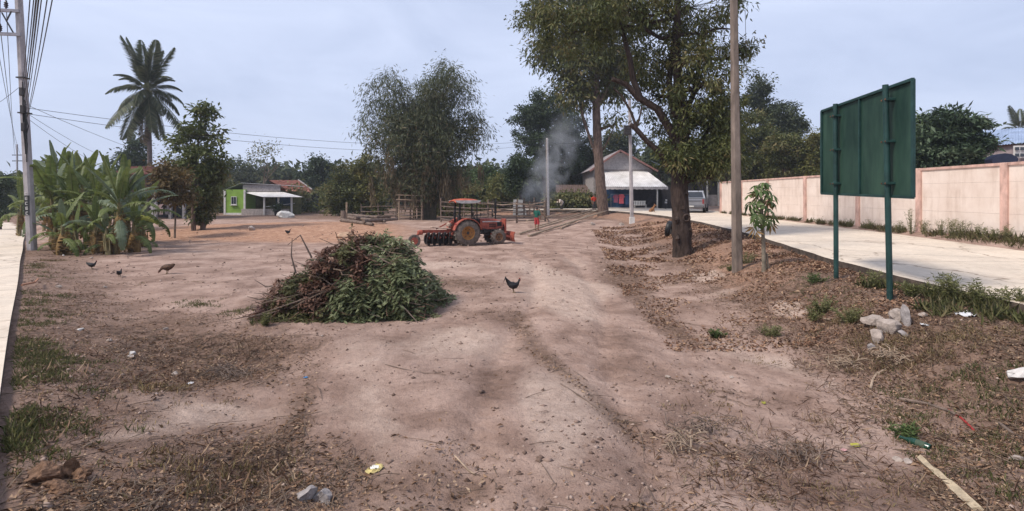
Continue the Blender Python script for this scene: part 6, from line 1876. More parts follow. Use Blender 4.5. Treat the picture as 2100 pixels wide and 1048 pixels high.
# sack heap and planter by the green house
def rock(name, label, p, s, m, seed, cat='stone', group=None, rough=.25, sub=2, rz=0.):
    bm = bmesh.new(); bmesh.ops.create_icosphere(bm, subdivisions=sub, radius=1.0)
    g = np.random.default_rng(seed); pl_ = [(Vector(g.normal(size=3)).normalized(), .42 + .36 * g.random()) for _ in range(10)]
    for v in bm.verts:
        for n_, d_ in pl_:
            k = v.co.dot(n_)
            if k > d_: v.co -= n_ * (k - d_)
        v.co *= 1 + rough * (float(vn(np.array(v.co.x * 2.3 + seed), np.array(v.co.y * 2.3 + v.co.z * 1.7), seed)) - .5) + rough * .35 * (float(vn(np.array(v.co.x * 7 + seed), np.array(v.co.y * 7 + v.co.z * 5.7), seed)) - .5)
    mx_ = [max(abs(v.co[k]) for v in bm.verts) for k in range(3)]
    for v in bm.verts:
        v.co = Vector((v.co.x / mx_[0] * s[0], v.co.y / mx_[1] * s[1], v.co.z / mx_[2] * s[2]))
    me = bpy.data.meshes.new(name); bm.to_mesh(me); bm.free()
    o = addmesh(name, me, m); o.location = Vector(p) + Vector((0, 0, s[2] * .45)); o.rotation_euler = (0, 0, rz)
    return tag(o, label, cat, group)
rock('lime_heap', 'whitish heap in front of the green house veranda', ground(588, 46), (.85, .6, .42), mat('white_heap', (.5, .49, .47), .95, 5, .25, .4), 3, 'heap', rough=.3)
pt_ = thing('plant_pot', 'dark potted plant by the veranda wall of the green house', 'plant', ground(569, 51)); MB().lathe([(.0, 0), (.25, 0), (.34, .5), (.3, .5), (0, .46)], 12).build('pot', MIRON, pt_)
g = np.random.default_rng(6); n = 350
addmesh('foliage', leafmesh('foliage', np.array([0, 0, .85]) + g.normal(size=(n, 3)) * .22, unit(n, g), unit(n, g), np.full(n, .2), np.full(n, .08), g.random(n)), LF_DARK, pt_)
rock('concrete_block', 'grey lump on the orange soil left of centre', at(517, 472), (.2, .18, .2), MBLOCK, 31, 'block')
rock('soil_heap', 'pale small soil heap on the orange fill', at(706, 487), (.42, .4, .2), mat('pale_soil', (.45, .30, .20), .95, 6, .2, .4), 33, 'heap')
# ================================================================== SMALL AND LOOSE THINGS
# ---------------------------------------------------------------- heap of cut branches
bp0 = at(705, 655)
BX, BY = bp0.x, bp0.y + 1.1
brush = thing('brush_pile', 'big heap of cut leafy branches, brown on the left and green on the right', 'brush pile', (BX, BY, hz(BX, BY)))
brush.scale = (.87, .95, .95)
g = np.random.default_rng(91)
# outline of the heap in its own frame: x half-widths and height
def heap_h(x, y):
    prof = np.interp(x, [-2.05, -1.85, -1.45, -1.1, -.8, -.4, .1, .65, 1.0, 1.3, 1.6, 2.0], [.02, .42, .55, .74, 1.08, 1.28, 1.40, 1.27, 1.18, .78, .45, .05])
    return (prof + .34 * fbm(np.asarray(x * 1.6), np.asarray(y * 1.6 + 4.0), 41, 3)) * np.sqrt(np.clip(1 - (y / 1.25) ** 2, 0, 1))
def sprays(n, xr, leafset, seed, Ls, lw, green, out=.8):
    g = np.random.default_rng(seed); C = []; D = []; N = []; L = []; W_ = []; RN = []; stems = []
    for i in range(n):
        if i % 16 == 0:
            cx0 = g.uniform(*xr); th0 = PI * g.random() ** 1.5; dep = .72 + .34 * g.random(); rc0 = g.random()
            cd0 = Vector((g.normal() * .55 + (.45 if green else -.35), -.25 + g.normal() * .4, g.normal() * .35)); ln0 = .7 + .7 * g.random()
        x = cx0 + g.normal() * .13; th = th0 + g.normal() * .16
        y = -1.25 * math.cos(th) * dep; z = max(.03, float(heap_h(x, 0.0)) * math.sin(th) * dep + .04 + g.normal() * .04)
        dirv = (cd0 + Vector((x * .3 + g.normal() * .25, y * .7 + g.normal() * .25, (z - .5) * .7 + g.normal() * .2))).normalized()
        ln = g.uniform(.25, .6) * out * ln0
        p = Vector((x, y, z)) - dirv * ln * .6
        pts = []
        d = dirv.copy(); r = np.clip(rc0 + .15 * g.normal(), 0, 1)
        for k in range(8):
            pts.append(p.copy()); d = (d + Vector((0, 0, -.10 if green else -.07))).normalized(); p = p + d * ln / 7
            if p.z < .03: p.z = .03
        stems.append(pts)
        for k in range(1, 8):
            t = (pts[k] - pts[k - 1]).normalized(); sd = t.cross(Vector((g.normal() * .3, g.normal() * .3, 1))).normalized()
            for s in (-1, 1):
                for q in range(2):
                    C.append(pts[k - 1].lerp(pts[k], g.random())); dd = (t * .55 + sd * s + Vector((0, 0, -.25 + g.normal() * .25))).normalized()
                    D.append(dd); N.append(Vector((g.normal() * .4, g.normal() * .4, 1))); L.append(Ls * (.6 + .7 * g.random())); W_.append(lw * (.7 + .6 * g.random())); RN.append(np.clip(r * .6 + .4 * g.random(), 0, 1))
    me = leafmesh(leafset, np.array([tuple(v) for v in C]), np.array([tuple(v) for v in D]), np.array([tuple(v) for v in N]), np.array(L), np.array(W_), np.array(RN), .2)
    return me, stems
LB_G = leafmat('cut_green_leaves', k=1.4, cols=[(0.055, 0.064, 0.032), (0.10, 0.115, 0.055), (0.16, 0.175, 0.09), (0.27, 0.28, 0.18)])
LB_B = leafmat('wilted_brown_leaves', k=1.3, cols=[(0.055, 0.033, 0.022), (0.10, 0.055, 0.038), (0.15, 0.078, 0.055), (0.20, 0.13, 0.09)])
LB_O = leafmat('wilting_olive_leaves', [(0.05, 0.05, 0.02), (0.085, 0.085, 0.032), (0.12, 0.115, 0.05), (0.13, 0.09, 0.05)])
LB_R = leafmat('dark_red_leaves', [(0.05, 0.025, 0.022), (0.085, 0.04, 0.035), (0.11, 0.06, 0.045)])
allst = []
for nm, n, xr, m_, sd_2, Ls, lw, gr, ot in (('green_leaves', 900, (-.1, 1.7), LB_G, 1, .14, .045, True, 1.0), ('olive_leaves', 420, (-1.6, .7), LB_O, 2, .11, .040, False, 1.0), ('brown_leaves', 620, (-1.8, .6), LB_B, 3, .11, .046, False, .9), ('red_leaves', 150, (-2.0, -.6), LB_R, 4, .09, .04, False, .8), ('trailing_green_leaves', 130, (.9, 1.75), LB_G, 5, .08, .03, True, 1.2)):
    me, st_ = sprays(n, xr, nm, 900 + sd_2, Ls, lw, gr, ot)
    addmesh(nm, me, m_, brush); allst += st_
mb = MB()
for pts in allst[::2]:
    mb.tube([pts[0], pts[3], pts[7]], [.009, .006, .002], 4, cap=False)
mb.build('leaf_stems', mat('twig_brown', (.13, .095, .07), .9, 10, .4, .2), brush, False, fixn=False)['kind'] = 'stuff'
mb = MB()
for i in range(700):
    th = PI * g.random() ** 1.4; x = g.uniform(-1.95, 1.7) if g.random() < .7 else g.uniform(-1.8, -.2); dp_ = g.uniform(.55, 1.08)
    c = Vector((x, -1.25 * math.cos(th) * dp_, max(.03, float(heap_h(x, 0.)) * math.sin(th) * dp_))); L = g.uniform(.2, .7)
    d = Vector((g.normal() * .9 - .2, g.normal() * .6 - .2, g.normal() * .45)).normalized() * L
    p0 = c - d * .5; p1 = c + d * .5; p0.z = max(.02, p0.z); p1.z = max(.02, p1.z)
    mb.tube([p0, c + Vector(g.normal(size=3)) * .02, p1], [.008, .006, .003], 4, cap=False)
mb.build('thin_twigs', mat('reddish_twig', (.15, .085, .06), .9, 10, .5, .2), brush, False, fixn=False)['kind'] = 'stuff'
# bare branches thrown over the heap and sticking out
for i in range(130):
    x = g.uniform(-1.8, 1.7); y = g.uniform(-1.15, .5); z = float(heap_h(x, y)) * g.uniform(.3, 1.0) + .05
    a = Vector((x, y, z)); an = g.uniform(-.5, .5) + (PI if x < -.1 else 0)
    d = Vector((math.cos(an), -abs(math.sin(an)) * .5 - .35 * g.random(), g.uniform(-.45, .45))); L = g.uniform(.5, 1.3)
    pts = [a - d * L * .5]
    for k in range(1, 5): pts.append(a + d * L * (k / 4 - .5) + Vector(g.normal(size=3)) * .035)
    for p in pts: p.z = max(p.z, .03)
    MB().tube(pts, [.017, .014, .012, .009, .005], 5).build('branch', mat('pale_branch', (.22, .16, .115), .9, 9, .4, .3) if i % 2 else MWOOD, brush, True, fixn=False)
for (a, b_, c) in (((-.9, -.6, 1.1), (-1.15, -.6, 1.55), (-1.45, -.55, 1.35)), ((-1.2, -.7, .8), (-1.3, -.7, 1.15), (-1.28, -.7, 1.5)), ((-.7, -1.1, .35), (-1.5, -1.2, .12), (-2.2, -1.3, .04)), ((.9, -1.1, .5), (1.35, -1.35, .2), (1.6, -1.5, .02)), ((-.4, -1.0, .5), (-1.1, -1.25, .3), (-1.9, -1.3, .06))):
    MB().tube([a, b_, c], [.02, .014, .006], 6).build('branch', MWOOD, brush, True, fixn=False)

# ---------------------------------------------------------------- papaya
pp0 = at(1567, 556)
pap = thing('papaya_tree', 'young papaya tree with drooping lower leaves beside the concrete pole', 'papaya tree', pp0)
sP = pp0.y / F
Hs = (556 - 398) * sP
mb = MB(); mb.tube([(0, 0, -.2), (0, 0, .15), (-.03, 0, Hs * .5), (-.08, 0, Hs)], [.075, .055, .042, .03], 9); mb.tube([(.12, 0, -.1), (.08, .02, .45)], [.025, .02], 6); mb.build('stem', mat('papaya_stem', (.20, .17, .13), .9, 6, .35, .3), pap, True)
def palmate(name, R_, seed, droop=.3):
    g = np.random.default_rng(seed); Vv = []; Ff = []; rn = []
    nL = 7
    for k in range(nL):
        a = -2.2 + 4.4 * k / (nL - 1); L = R_ * (1 - .25 * abs(a) / 2.2) * (.85 + .3 * g.random())
        d = Vector((math.cos(a), math.sin(a), 0)); s = Vector((-d.y, d.x, 0)); b = len(Vv)
        w = L * .17
        Vv += [Vector((0, 0, 0)), d * L * .35 + s * w * .55 + Vector((0, 0, .02)), d * L * .62 + s * w + Vector((0, 0, -droop * L * .25)), d * L + Vector((0, 0, -droop * L)), d * L * .62 - s * w + Vector((0, 0, -droop * L * .25)), d * L * .35 - s * w * .55 + Vector((0, 0, .02))]
        Ff += [(b, b + 1, b + 5), (b + 1, b + 2, b + 4), (b + 1, b + 4, b + 5), (b + 2, b + 3, b + 4)]; r = g.random(); rn += [r] * 6
    return npmesh(name, np.array([tuple(v) for v in Vv]), np.array(Ff), np.array(rn))
LPAP = leafmat('papaya_leaf', [(.05, .085, .025), (.09, .13, .04), (.15, .19, .08), (.22, .26, .14)], .3, .5)
pv = [palmate('leaf', .25, 70 + k, .3 + .25 * k) for k in range(3)]; pdry = palmate('dry_leaf', .20, 80, .9)
g = np.random.default_rng(8)
for i in range(26):
    az = i * 2.4; el = R(78 - 5.2 * i); L = .17 + .18 * g.random()
    c = Vector((-.08, 0, Hs - .02 * i)); e = c + Vector((math.cos(az) * math.cos(el), math.sin(az) * math.cos(el), math.sin(el))) * L
    o = addmesh('leaf', pv[i % 3], LPAP, pap); o.location = e; o.rotation_euler = (g.normal() * .3, R(10) - el * .6 + .5, az)
    MB().tube([c, c.lerp(e, .5) + Vector((0, 0, .03)), e], [.009, .007, .005], 5).build('petiole', mat('petiole_green', (.15, .18, .07), .7), pap)
for i, (dx_, dz) in enumerate(((-.28, .55), (.22, .60), (-.15, .50), (.12, .9), (-.2, 1.0))):
    o = addmesh('dry_leaf', pdry, BAND, pap); o.location = (dx_ - .04, -.03, Hs * dz); o.rotation_euler = (.3 * i, .9, i * 1.7)
    MB().tube([(-.04, 0, Hs * dz + .16), (dx_ * .6 - .04, 0, Hs * dz + .15), (dx_ - .04, -.03, Hs * dz)], .006, 5).build('petiole', MWOOD2, pap)

# ---------------------------------------------------------------- weeds: single plants one can count
LW = leafmat('weed_leaves', [(.08, .085, .03), (.13, .14, .05), (.18, .185, .075), (.24, .21, .12)], .35, .6)
def weed(label, p, h, spread, seed, n=160, group='weeds by lane and wall', lf=None, L=.075, W_=.016):
    n = int(n * 2.2)
    g = np.random.default_rng(seed); t = thing('weed_clump', label, 'weed', p, 0, group)
    ns = 16; C = []; D = []; mb = MB()
    for k in range(ns):
        a = g.random() * 6.3; r = spread * g.random(); tip = Vector((math.cos(a) * r, math.sin(a) * r, h * (.55 + .5 * g.random()))); b0 = Vector((math.cos(a) * r * .25, math.sin(a) * r * .25, -.03))
        mb.tube([b0, b0.lerp(tip, .5) + Vector((0, 0, .04)), tip], [.007, .005, .003], 4, cap=False)
        for q in range(n // ns):
            f = .12 + .88 * g.random(); C.append(b0.lerp(tip, f)); a2 = g.random() * 6.3; D.append(Vector((math.cos(a2), math.sin(a2), .35 + .4 * g.normal())))
    mb.build('stem', mat('weed_stem', (.13, .13, .06), .8), t, False, fixn=False)
    m_ = len(C)
    addmesh('foliage', leafmesh('foliage', np.array([tuple(v) for v in C]), np.array([tuple(v) for v in D]), unit(m_, g) + np.array([0, 0, 1]), L * (.6 + .8 * g.random(m_)), W_ * (.7 + .6 * g.random(m_)), g.random(m_)), lf or LW, t)
    return t
on_ = ['nearest', 'second', 'third', 'fourth', 'fifth', 'sixth', 'seventh', 'eighth', 'ninth', 'tenth', 'eleventh', 'twelfth']
for k, (px, h) in enumerate(((2090, .5), (2062, .35), (2030, .45), (1995, .55), (1972, .62), (1952, .60), (1912, .55), (1888, .95), (1862, .5), (1800, .4), (1760, .4), (1690, .35))):
    y = 14.51 / ((px - CX) / F - .064) ; x = wx(y) - .35
    weed(f'{on_[k]} weed from the right edge along the foot of the pink wall', Vector((x, y, hz(x, y))), h, .28, 500 + k, 140)
for k, (px, py, h, sp_) in enumerate(((1790, 590, .30, .25), (1935, 618, .45, .30), (1965, 620, .40, .3), (2000, 626, .35, .3), (2040, 632, .32, .3), (2085, 640, .35, .3), (1870, 608, .22, .2))):
    weed(['green weed at the lane edge between the two board posts', 'tallest weed clump at the lane edge right of the board', 'second weed clump right of the board at the lane edge', 'weed clump just left of the white litter', 'weed clump just right of the white litter', 'weed clump at the right edge of the lane side', 'low weed at the foot of the right board post'][k], at(px, py), h, sp_, 540 + k, 260)
for k, (px, py, h, sp_) in enumerate(((1668, 580, .22, .35), (1665, 655, .30, .4), (1690, 640, .28, .3), (1470, 692, .12, .16), (1580, 690, .16, .3), (1530, 540, .3, .35), (1500, 555, .12, .2), (1860, 900, .12, .15), (545, 668, .22, .10), (1745, 660, .25, .3))):
    weed(['dark green tuft on the bank left of the left board post', 'large weed tuft on the bank left of the rubble', 'second weed tuft left of the rubble', 'small green tuft at the toe of the bank', 'weed tuft on the bare lower bank', 'shaded weed between concrete pole and papaya', 'small weed at the foot of the concrete pole', 'small plant beside the green bottle', 'upright grass tuft in front of the brush pile', 'twiggy weed left of the rubble stones'][k], at(px, py), h, sp_, 560 + k, 240, 'weeds on the bank', lf=LF_MID if k in (0, 3, 7) else None, L=.065, W_=.013)

# ---------------------------------------------------------------- grass (stuff)
def grass(name, label, spots, m, seed):
    """spots: (px, py, radius m, blades, height)"""
    g = np.random.default_rng(seed); C = []; D = []; L = []
    for px, py, r, n, h in spots:
        c = at(px, py)
        a = g.random(n) * 6.283; rr = r * np.sqrt(g.random(n)) * (0.4 + 0.6 * g.random(n))
        # blades gather in small tufts
        k = max(3, n // 14); ta = g.normal(size=(k, 2)) * r * .5; ti = g.integers(0, k, n)
        x = c.x + ta[ti, 0] + g.normal(size=n) * .05; y = c.y + ta[ti, 1] + g.normal(size=n) * .05
        ok = (dL(x, y) > .06) & (x < np.interp(y, EY, EX) - .06)
        x = x[ok]; y = y[ok]; n_ = len(x)
        z = H(x, y) - .01
        C.append(np.stack([x, y, z], 1)); d = np.stack([g.normal(size=n_) * .5, g.normal(size=n_) * .5, np.ones(n_)], 1); D.append(d); L.append(h * (.4 + .8 * g.random(n_)))
    C = np.concatenate(C); D = np.concatenate(D); L = np.concatenate(L); n = len(C)
    V, Fc = leaf_arrays(C, D, unit(n, g), L * .62, .004 + .005 * g.random(n), .1, .3)
    o = addmesh(name, npmesh(name, V, Fc, np.repeat(g.random(n), 4)), m); struct(o, 'stuff', label)
LGR = leafmat('short_grass', [(.07, .08, .03), (.11, .12, .045), (.16, .155, .065), (.23, .19, .11)], .3, .6)
LGD = leafmat('dry_grass', [(.16, .11, .06), (.24, .17, .095), (.33, .25, .15), (.2, .17, .07)], .2, .8)
sp_g = []
g = np.random.default_rng(17)
for k in range(46):    # strip beside the left road
    f = g.random(); py = 540 + 400 * f ** 1.1
    edge = np.interp(py, [510, 640, 800, 1000], [48, 28, 4, -40]); px = edge + 18 + abs(g.normal()) * (38 + 30 * f)
    sp_g.append((px, py, .30, 150, .10))
for px, py, r, n, h in ((90, 740, .4, 420, .12), (120, 760, .35, 300, .10), (60, 720, .4, 400, .12), (40, 880, .35, 600, .14), (20, 910, .3, 500, .16), (70, 860, .3, 250, .10), (395, 622, .4, 300, .10), (420, 628, .35, 260, .1), (500, 640, .4, 300, .12), (545, 660, .2, 150, .2), (60, 560, .5, 300, .1), (110, 640, .4, 150, .08)):
    sp_g.append((px, py, r, n, h))
for k in range(40):
    f = g.random(); py = 560 + 440 * f; px = np.interp(py, [560, 640, 760, 1000], [1600, 1640, 1780, 1900]) + abs(g.normal()) * 120
    sp_g.append((min(px, 2090), py, .22, 55, .09))
for px, py in ((2040, 800), (2000, 760), (2060, 860), (1960, 780), (2030, 900), (2080, 940), (1990, 830), (1900, 800), (2070, 760), (1870, 860), (2060, 1000)):
    sp_g.append((px, py, .22, 130, .12))
for px, py, n in ((1620, 540, 150), (1580, 520, 120), (1490, 545, 150), (1700, 600, 120), (1740, 610, 100), (1440, 500, 60)):
    sp_g.append((px, py, .4, n, .10))
for px, py in ((1930, 612), (1960, 618), (1990, 625), (2015, 630), (2040, 634), (2070, 640), (1905, 606), (1945, 640), (2060, 655), (1800, 592)):
    sp_g.append((px, py, .30, 260, .34))
grass('grass', 'short green grass on the road banks', sp_g, LGR, 3)
sp_d = []
for k in range(70):
    py = g.uniform(560, 1040)
    px = g.choice([g.uniform(1450, 2090), g.uniform(60, 420), g.uniform(1250, 1900)])
    sp_d.append((px, py, .25, 45, .08))
for px, py, n in ((1720, 660, 300), (1790, 690, 400), (1850, 700, 400), (1800, 740, 300), (1900, 730, 300), (1760, 640, 260), (1950, 700, 300), (2010, 690, 300), (400, 960, 200), (430, 990, 200), (540, 960, 200), (300, 800, 120), (330, 790, 120), (100, 535, 300), (85, 545, 200)):
    sp_d.append((px, py, .35, n, .13))
grass('dry_grass', 'dry straw-coloured grass and stalks on the banks', sp_d, LGD, 4)

# grass along the foot of the pink wall
g = np.random.default_rng(31); n = 9000
yv = 11 + 31 * g.random(n) ** 1.4; tu = vn(yv * 2.2, np.zeros(n), 3); yv = yv[tu > .3]; n = len(yv)
xv = np.interp(yv, FY, FX) + .15 + (wx(yv) - .15 - np.interp(yv, FY, FX) - .15) * g.random(n) ** .55
C = np.stack([xv, yv, H(xv, yv) - .01], 1); D = np.stack([g.normal(size=n) * .5, g.normal(size=n) * .5, np.ones(n)], 1)
V, Fc = leaf_arrays(C, D, unit(n, g), .06 + .26 * g.random(n) ** 2, .007 + .012 * g.random(n), .1, .3)
vg = addmesh('verge_grass', npmesh('verge_grass', V, Fc, np.repeat(g.random(n), 4)), leafmat('verge_grass_blades', [(.09, .07, .035), (.13, .125, .05), (.17, .16, .075), (.26, .2, .12)], .3, .7)); struct(vg, 'stuff', 'dry grass along the foot of the pink wall')

# ---------------------------------------------------------------- fallen leaves, crumbs and twigs (stuff)
def scatter(n, dens, seed, ylim=(2.6, 30), xlim=(-12, 11)):
    g = np.random.default_rng(seed); out = []
    tot = 0
    while tot < n:
        m_ = 60000
        u_ = g.uniform(-1.02, 1.02, m_); Yv = ylim[0] * (ylim[1] / ylim[0]) ** g.random(m_); x = u_ * Yv
        d = dens(x, Yv); ok = (g.random(m_) < d) & (dL(x, Yv) > .1) & (x < np.interp(Yv, EY, EX) - .05)
        out.append(np.stack([x[ok], Yv[ok]], 1)); tot += ok.sum()
    p = np.concatenate(out)[:n]
    return p[:, 0], p[:, 1]
def dens_litter(x, y):
    r, _, b = soil_mask(x, y); r = r + .5 * (x > np.interp(y, EY, EX) - np.interp(y, WYv, WXv)); return np.clip(.02 + .7 * r ** 1.5 - .5 * b, .01, 1) * (.35 + .65 * (vn(x * 1.3, y * 1.3, 8) > .45)) * np.clip(8 / y, .25, 1) ** .3
g = np.random.default_rng(23)
n = 36000
x, y = scatter(n, dens_litter, 24); z = H(x, y)
pos = np.stack([x, y, z + .012], 1); D = g.normal(size=(n, 3)) * np.array([1, 1, .28]); N = g.normal(size=(n, 3)) * .4 + np.array([0, 0, 1])
LDRY = leafmat('fallen_leaves', [(.07, .042, .028), (.14, .08, .048), (.21, .125, .075), (.30, .195, .125), (.40, .29, .2)], .1, .85, 1.0)
fl = addmesh('fallen_leaves', leafmesh('fallen_leaves', pos, D, N, .02 + .06 * g.random(n) ** 3, .010 + .022 * g.random(n) ** 2, g.random(n) ** 1.3, .35, .15), LDRY); struct(fl, 'stuff', 'dry fallen leaves littering banks and lot')
# leaf litter lying thick on the far part of the right bank
n = 15000
g = np.random.default_rng(71)
yv = 8 + 26 * g.random(n * 2) ** 1.3; ev = np.interp(yv, EY, EX); wv_ = np.interp(yv, WYv, WXv)
xv = ev - .08 - wv_ * 1.45 * g.random(n * 2) ** 1.5; ok = vn(xv * 1.1, yv * 1.1, 19) > .30 + .25 * g.random(n * 2); xv = xv[ok][:n]; yv = yv[ok][:n]; n = len(xv)
pos = np.stack([xv, yv, H(xv, yv) + .015], 1); D = g.normal(size=(n, 3)) * np.array([1, 1, .45]); N = g.normal(size=(n, 3)) * .5 + np.array([0, 0, 1])
bl2 = addmesh('leaf_litter', leafmesh('leaf_litter', pos, D, N, (.05 + .08 * g.random(n)) * np.clip(yv / 14, .7, 1.5), (.025 + .035 * g.random(n)) * np.clip(yv / 14, .7, 1.5), g.random(n), .35, .2), leafmat('red_brown_litter', [(.08, .042, .027), (.15, .078, .048), (.22, .12, .075), (.31, .19, .12), (.42, .29, .19)], .1, .85, 1.0)); struct(bl2, 'stuff', 'reddish leaf litter on the bank under the gnarled tree')
# crumbs of earth and small stones
n = 9000
x, y = scatter(n, lambda a, b: .04 + .9 * vn(a * 1.1, b * 1.1, 3) ** 3, 25, (2.6, 32)); z = H(x, y)
octv = np.array([(1, 0, 0), (-1, 0, 0), (0, 1, 0), (0, -1, 0), (0, 0, 1), (0, 0, -.6)], float)
octf = np.array([(0, 2, 4), (2, 1, 4), (1, 3, 4), (3, 0, 4), (2, 0, 5), (1, 2, 5), (3, 1, 5), (0, 3, 5)])
sz = (.005 + .028 * g.random(n) ** 4) * np.clip(y / 8.0, 1, 2)
jit = 1 + .35 * g.normal(size=(n, 6, 1))
V = np.stack([x, y, z], 1)[:, None, :] + octv[None] * sz[:, None, None] * jit * np.array([1, 1, .7])
Fc = (np.arange(n)[:, None, None] * 6 + octf[None]).reshape(-1, 3)
cr_ = addmesh('earth_crumbs', npmesh('earth_crumbs', V.reshape(-1, 3), Fc, np.repeat(g.random(n), 6)), leafmat('crumb_soil', [(.10, .065, .05), (.17, .115, .09), (.25, .175, .14), (.37, .28, .235)], 0.0, .95, 1.0)); struct(cr_, 'stuff', 'crumbs of earth and small stones on the lot')
# twigs
n = 3200
x, y = scatter(n, dens_litter, 26, (2.6, 16))
tw_ = MB(); rg = random.Random(9)
for i in range(n):
    a = rg.random() * 6.28; L = .05 + .22 * rg.random() ** 2.5; zc = float(H(x[i], y[i])) + .01
    c = Vector((x[i], y[i], zc)); d = Vector((math.cos(a), math.sin(a), rg.uniform(-.1, .2))) * L
    tw_.tube([c - d, c + Vector((rg.gauss(0, .01), rg.gauss(0, .01), .012)), c + d], [.004, .0035, .002], 3, cap=False)
two = tw_.build('twigs', mat('dry_twig', (.20, .145, .105), .95, 10, .45, .2), None, False, fixn=False); struct(two, 'stuff', 'dry twigs scattered on the ground')

# dead stalks and roots matted over the right bank
g = np.random.default_rng(57)
cen = [at(px, py) for px, py in [(g.uniform(1640, 2095), g.uniform(600, 1040)) for _ in range(150)] + [(g.uniform(1720, 1920), g.uniform(650, 780)) for _ in range(70)] + [(g.uniform(1380, 1700), g.uniform(850, 1030)) for _ in range(45)] + [(g.uniform(1450, 1720), g.uniform(520, 700)) for _ in range(40)] + [(g.uniform(200, 560), g.uniform(700, 800)) for _ in range(50)] + [(g.uniform(380, 600), g.uniform(920, 1030)) for _ in range(30)] + [(g.uniform(60, 200), g.uniform(560, 900)) for _ in range(40)]]
cen = np.array([tuple(c) for c in cen]); n = 12000
li = g.integers(0, len(cen), n)
px_ = cen[li, 0] + g.normal(size=n) * .16; py_ = cen[li, 1] + g.normal(size=n) * .16
ok = (dL(px_, py_) > .15) & (px_ < np.interp(py_, EY, EX) - .12); px_ = px_[ok]; py_ = py_[ok]; li = li[ok]; n = len(px_)
pos = np.stack([px_, py_, H(px_, py_) + .004], 1)
D = g.normal(size=(n, 3)); D[:, 2] = np.abs(D[:, 2]) * (.25 + .9 * (g.random(len(cen)) ** 2)[li])
V, Fc = leaf_arrays(pos, D, unit(n, g), .04 + .13 * g.random(n) ** 1.8, .0018 + .0042 * g.random(n), .3, .15)
rc = g.random(len(cen))
ds = addmesh('dead_stalks', npmesh('dead_stalks', V, Fc, np.repeat(np.clip(.5 * g.random(n) + .5 * rc[li], 0, 1), 4)), leafmat('dead_stalk', [(.07, .04, .028), (.14, .08, .055), (.21, .13, .09), (.30, .21, .14), (.42, .33, .22)], .1, .9, 1.0)); struct(ds, 'stuff', 'matted dead stalks and roots on the banks')
# ---------------------------------------------------------------- single stones, sticks and litter
MRUB = mat('concrete_rubble', (.36, .30, .26), .95, 9, .3, .6)
MRUB2 = mat('grey_rubble', (.30, .27, .26), .95, 9, .3, .6)
for k, (px, py, s, m_) in enumerate(((1790, 664, (.20, .13, .09), MRUB), (1838, 655, (.13, .12, .15), MRUB), (1858, 662, (.13, .06, .19), MRUB2), (1824, 682, (.17, .13, .13), MRUB), (1802, 698, (.11, .10, .14), MRUB), (1786, 715, (.07, .06, .06), MRUB2), (1855, 690, (.09, .08, .06), MRUB2), (1895, 650, (.06, .06, .05), MRUB))):
    rock('rubble_stone', ['flat pale rubble stone at the left of the rubble heap', 'upright pale rubble stone at the top of the heap', 'grey slab-like rubble stone standing beside the upright one', 'largest pale rubble stone in the middle of the heap', 'pale rubble stone low at the left of the heap', 'small grey stone at the foot of the rubble heap', 'grey stone half buried at the right of the heap', 'small pale stone right of the rubble heap'][k],
         at(px, py), s, m_, 600 + k, 'stone', 'rubble stones on the bank', rz=k * .7)
rock('stone', 'left half of the cracked grey stone at the bottom edge', at(634, 1022), (.085, .08, .075), MRUB2, 620, 'stone', 'cracked stones at the bottom edge', .4, 3)
rock('stone', 'right half of the cracked grey stone at the bottom edge', at(664, 1028), (.085, .07, .07), MRUB2, 621, 'stone', 'cracked stones at the bottom edge', .4, 3)
MCLAY = mat('ochre_clay', (.20, .115, .07), .95, 14, .4, .7)
for k, (px, py, s) in enumerate(((105, 985, (.13, .11, .10)), (135, 975, (.08, .08, .08)), (125, 1005, (.10, .07, .06)), (82, 975, (.06, .06, .07)), (165, 983, (.062, .055, .05)))):
    rock('clay_clod', ['large ochre clay clod at the bottom left', 'clay clod at the right of the large clod', 'crumbled clay clod below the large clod', 'clay clod at the left of the large clod', 'separate round clay clod right of the heap'][k], at(px, py), s, MCLAY, 640 + k, 'clod', 'clay clods at the bottom left', .75, 4)
for k, (px, py, s) in enumerate(((165, 678, .05), (225, 700, .04), (340, 676, .04), (120, 590, .07), (215, 590, .05), (272, 728, .05), (358, 770, .05), (660, 690, .03), (1840, 945, .04), (2085, 945, .06), (2085, 775, .12), (1862, 950, .04), (1370, 775, .035), (1500, 775, .03), (188, 530, .06), (130, 525, .06), (1275, 462, .2), (1215, 462, .22))):
    rock('stone', ['white pebble low on the left bank', 'pale pebble right of the white one on the left bank', 'pale pebble left of the brush pile', 'pale stone near the left road below the hens', 'small pale stone below the first hen', 'pinkish stone in the dark hollow', 'small pink stone right of the hollow', 'tiny pale stone in front of the brush pile', 'white stone below the green bottle', 'pale stone at the lower right edge', 'large pale stone at the right edge of the bank', 'small white stone beside the split plank', 'pale pebble in the middle of the lower lot', 'pale pebble left of the bank', 'pale stone in front of the banana grove', 'stone beside the black chicken under the bananas', 'pale block at the foot of the pale house pole', 'whitish block beside the bamboo pole ends'][k],
         at(px, py), (s, s * .8, s * .7), MRUB if k % 5 else mat('white_stone', (.55, .52, .49), .9, 8, .2, .3), 660 + k, 'stone', 'loose stones on the lot')
